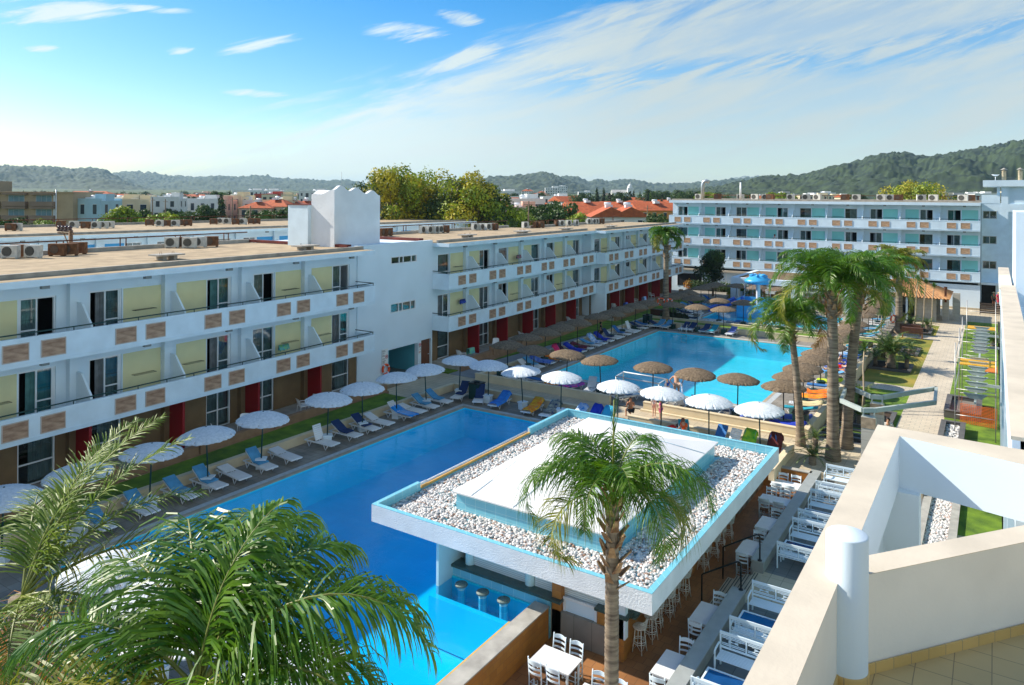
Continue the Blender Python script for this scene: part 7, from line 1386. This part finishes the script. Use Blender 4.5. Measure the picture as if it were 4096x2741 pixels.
AZ = YAW   # facing away from the viewer
p = at(2672, 1617, 0); person('barebacked man in patterned swim shorts bending forward at the far pool edge', (p.x, 44.1, 0), AZ-R(8), 'bend', SKIN_, 1.04, HB, None, ('swim_shorts', cl('patterned_shorts', (.72, .60, .48), (.30, .12, .10), 14.)))
b = MB(); vs = []; 
for i in range(7):
    for k in range(9): vs.append((.05*math.sin(i*1.3)+.02*k*.3, -.14+.047*i, .95-.075*k+.03*math.sin(k+i)))
b.add(vs, [(i*9+k, (i+1)*9+k, (i+1)*9+k+1, i*9+k+1) for i in range(6) for k in range(8)], True); tp = Vector((p.x, 44.1, 0))+Matrix.Rotation(AZ, 3, 'Z') @ Vector((.34, .2, 0)); single('beach_towel', b, T_BW, 'blue and white towel hanging from the hand of the bending man', 'towel', tp, AZ)
def onwall(u, v, z=.5): return at(u, v, z)
q = at(2523, 1655, .25); person('barebacked boy in dark shorts sitting on the low wall beyond the bar roof', (q.x, 38.75, -.05), AZ+R(10), 'sit', SKIN3, .95, HB, None, ('swim_shorts', cl('dark_shorts', (.02, .025, .03))))
person('child in a white shirt with ginger hair walking beyond the bar roof', (at(2598, 1660, .3).x, 39.6, 0), AZ-R(150), 'stand', SKIN2, .75, HBL, ('shirt', cl('white_shirt', (.78, .76, .72))), None, long=True)
person('child in a pink dress reaching out beside the child in white', (at(2640, 1660, .3).x, 39.4, 0), AZ+R(60), 'stand', SKIN2, .68, HBL, ('dress', cl('pink_dress', (.85, .15, .35))), ('dress_skirt', cl('pink_dress', (.85, .15, .35))), long=True)
person('small child with a blond head standing at the pool goal', (at(2637, 1545, .9).x, 44.4, 0), AZ, 'stand', SKIN2, .62, HBL, ('shirt', cl('blue_top', (.02, .10, .55))), None)
q = at(2765, 1700, .6); person('woman with red hair bun in an orange top sitting on a white lounger', (q.x, 36.6, 0), AZ+R(120), 'sit', SKIN_, .95, HRD, ('top', cl('orange_top', (.85, .12, .01))), ('shorts', cl('orange_top', (.85, .12, .01))))
q = at(2690, 1690, .5); person('woman in a red swimsuit reclining beyond the bar roof', (q.x, 36.9, -.05), AZ-R(90), 'lie', SKIN_, .95, HB, ('swimsuit', cl('red_swimsuit', (.75, .02, .01))), None)
lounger((at(2690, 1690, .5).x, 36.9), R(33+180-90+90), 10, None, 'white sun lounger under the woman in red beyond the bar roof'); lounger((at(2765, 1700, .6).x+.1, 36.45), R(-60), 50, ('teal', 1), 'white sun lounger with green back seat of the woman in orange')
p = at(*c7(770, 490), .0); person('person in black clothes standing between the loungers left of the far pool', (-28.6, p.y-1.5, 0), AZ+R(70), 'stand', SKIN3, 1.0, HB, ('black_top', cl('black_top', (.01, .01, .012))), ('black_trousers', cl('black_top', (.01, .01, .012))))
p = at(3995, 1215, .6); person('guest in a bright pink outfit and hat in the tower doorway', (p.x-.0, 101.3, 0.1), AZ+R(180), 'stand', SKIN3, 1.05, None, ('pink_top', cl('hot_pink', (.80, .03, .10))), ('pink_shorts', cl('hot_pink', (.80, .03, .10))), (STRAW, True)); person('guest in green partly hidden behind the pink one in the doorway', (p.x-.5, 101.9, 0.1), AZ+R(180), 'stand', SKIN3, 1.0, HB, ('green_top', cl('green_top', (.04, .14, .08))), ('dark_trousers', cl('dark_shorts', (.02, .025, .03))), (STRAW, True))
p = at(3552, 1680, 1.3); person('man with short hair in a white shirt walking up the path below the parapet', (p.x, p.y, -.3), AZ-R(25), 'stand', SKIN_, 1.0, HB, ('white_shirt', cl('white_shirt', (.78, .76, .72))), ('shorts', cl('dark_shorts', (.02, .025, .03))))
person('slim child in blue swimsuit and straw hat standing by the right loungers', (-8.75, 59.4, 0), AZ+R(100), 'stand', SKIN_, .8, HRD, ('blue_swimsuit', cl('blue_swimsuit', (.02, .06, .60))), None, (STRAW, True), True)
person('barebacked boy with brown hair sitting on a right hand lounger', (-9.5, 58.6, -.05), AZ-R(150), 'sit', SKIN_, .85, HRD, None, ('shorts', cl('blue_swimsuit', (.02, .06, .60)))); person('child in a bright blue cap sitting by the barebacked boy', (-9.0, 58.3, -.05), AZ-R(120), 'sit', SKIN2, .75, None, ('blue_swimsuit', cl('blue_swimsuit', (.02, .06, .60))), None, (cl('cap_blue', (.05, .30, .80)), False))
person('woman in a red bikini lying on a blue lounger right of the far pool', (-9.2, 57.2, 0), R(-90), 'lie', SKIN2, .98, HB, None, ('red_bikini', cl('red_swimsuit', (.75, .02, .01)))); person('tanned man in blue cap lying on a sky blue towel right of the far pool', (-9.2, 55.8, 0), R(-90), 'lie', SKIN3, 1.02, HB, None, ('shorts', cl('dark_shorts', (.02, .025, .03))), (cl('cap_blue', (.05, .30, .80)), False))
p = M_ws(64.1, .3, 6.2); person('woman with ginger hair standing on the upper balcony of the stepped left wing', p, TH-R(60), 'stand', SKIN_, .98, HRD, ('pink_top', cl('hot_pink', (.80, .03, .10))), None)
p = (wd.location.x+13.9*SC, wd.location.y+.75, CAMZ-SC*(CAMZ-6.36)); person('woman with long red hair leaning at the third floor balcony of the back wing', p, R(180), 'stand', SKIN2, .98, HRD, ('pale_top', cl('pale_blue_top', (.50, .66, .72))), None, long=True)
# shade side details: towels drying, plastic chairs on terraces
def mk_pc():
    t = thing('plastic_chair', 'x', 'chair'); b = MB(); b.box(-.23, -.22, .4, .23, .22, .43); part('seat', b, PVC, t); b = MB(); vs = []
    for i in range(7):
        for k in range(5): a = -1+2*i/6; vs.append((.25*a, .2+.06*(1-a*a)+.035*k, .43+.11*k-(.06 if abs(a) > .9 and k == 4 else 0)))
    b.add(vs, [(i*5+k, (i+1)*5+k, (i+1)*5+k+1, i*5+k+1) for i in range(6) for k in range(4)], True); part('backrest', b, PVC, t)
    for x in (-.24, .24):
        b = MB(); b.tube([(x, .24, .62), (x*1.08, 0, .62), (x*1.05, -.2, .6)], .02, 5); part('armrest', b, PVC, t)
        for y in (-.22, .22): b = MB(); b.tube([(x, y, .6 if y < 0 else .45), (x*1.12, y*1.15, 0)], .018, 5); part('leg', b, PVC, t)
    return t
PC = Proto(mk_pc)
for i, (s, a) in enumerate(((6.0, 200), (9.2, 150), (10.6, 40), (14.4, 160), (15.6, 190), (29.0, 170), (33.5, 30), (37.5, 150), (46, 160), (56, 180), (61.5, 150), (66.5, 160))): PC(M_ws(s, .2, 1.0), TH+R(a), '%s white plastic chair from the near end on the ground floor terraces' % nth(i), 'white plastic chairs on the terraces')
for i, (s, m, lab) in enumerate(((30.0, towelmat('blue_green_stripe', (.05, .30, .60), (.25, .60, .10), 7.), 'blue and green striped towels over the terrace chair by the stair block'), (57.2, T_PW, 'pale towels on the low wall of the stepped wing, nearer'), (62.4, T_BW, 'pale towels on the low wall of the stepped wing, farther'))):
    b = MB(); vs = []
    for k in range(8): y = -.35+.1*k; vs += [(-.16, y, -.45+.05*math.sin(k*2)), (-.12, y, .0), (.12, y, .02), (.17, y, -.4+.06*math.sin(k*3))]
    b.add(vs, [(4*k+j, 4*k+4+j, 4*k+5+j, 4*k+1+j) for k in range(7) for j in range(3)], True); single('hanging_towel', b, m, lab, 'towel', M_ws(s, .9 if i else .3, 1.75), TH)
for i, (s, zz, t_, m, lab) in enumerate(((29.9+1.2, 5.0, -1.3, cl('blue_laundry', (.02, .06, .40)), 'blue laundry on the drying rack of the second wing, lower balcony'), (39.0, 7.75, -1.2, cl('red_laundry', (.60, .03, .10), (.05, .3, .3), 9.), 'red and white laundry on the drying rack of the second wing, upper balcony'), (11.0+3.2, 4.55, -1.2, towelmat('blue_green_stripe', (.05, .30, .60), (.25, .60, .10), 7.), 'blue and green towels drying on the nearest wing, lower balcony'))):
    b = MB(); vs = []
    for k in range(9): y = -.35+.09*k; vs += [(.05, y, -.35+.07*math.sin(k*2.3)), (.1, y, .0), (.22, y, -.3+.08*math.sin(k*3.1))]
    b.add(vs, [(3*k+j, 3*k+3+j, 3*k+4+j, 3*k+1+j) for k in range(8) for j in range(2)], True); single('laundry', b, m, lab, 'laundry', M_ws(s, t_, zz), TH)
# ------------------------------------------------------------------ haze: even pale air round the whole scene
if HAZE > 0:
    b = MB(); b.box(-6900, -300, -40, 6000, 7000, 215); hz = part('haze', b, bpy.data.materials.new('haze_air'), None); hz['kind'] = 'stuff'; tagit(hz, 'pale blue summer haze in the air over town and hills', 'haze')
    m = hz.data.materials[0]; m.use_nodes = True; N = m.node_tree.nodes; N.remove(N['Principled BSDF']); v = N.new('ShaderNodeVolumePrincipled'); v.inputs['Color'].default_value = (.55, .80, 1, 1); v.inputs['Density'].default_value = HAZE; v.inputs['Anisotropy'].default_value = 0; m.node_tree.links.new(v.outputs[0], N['Material Output'].inputs['Volume'])
    scene.cycles.volume_bounces = 1
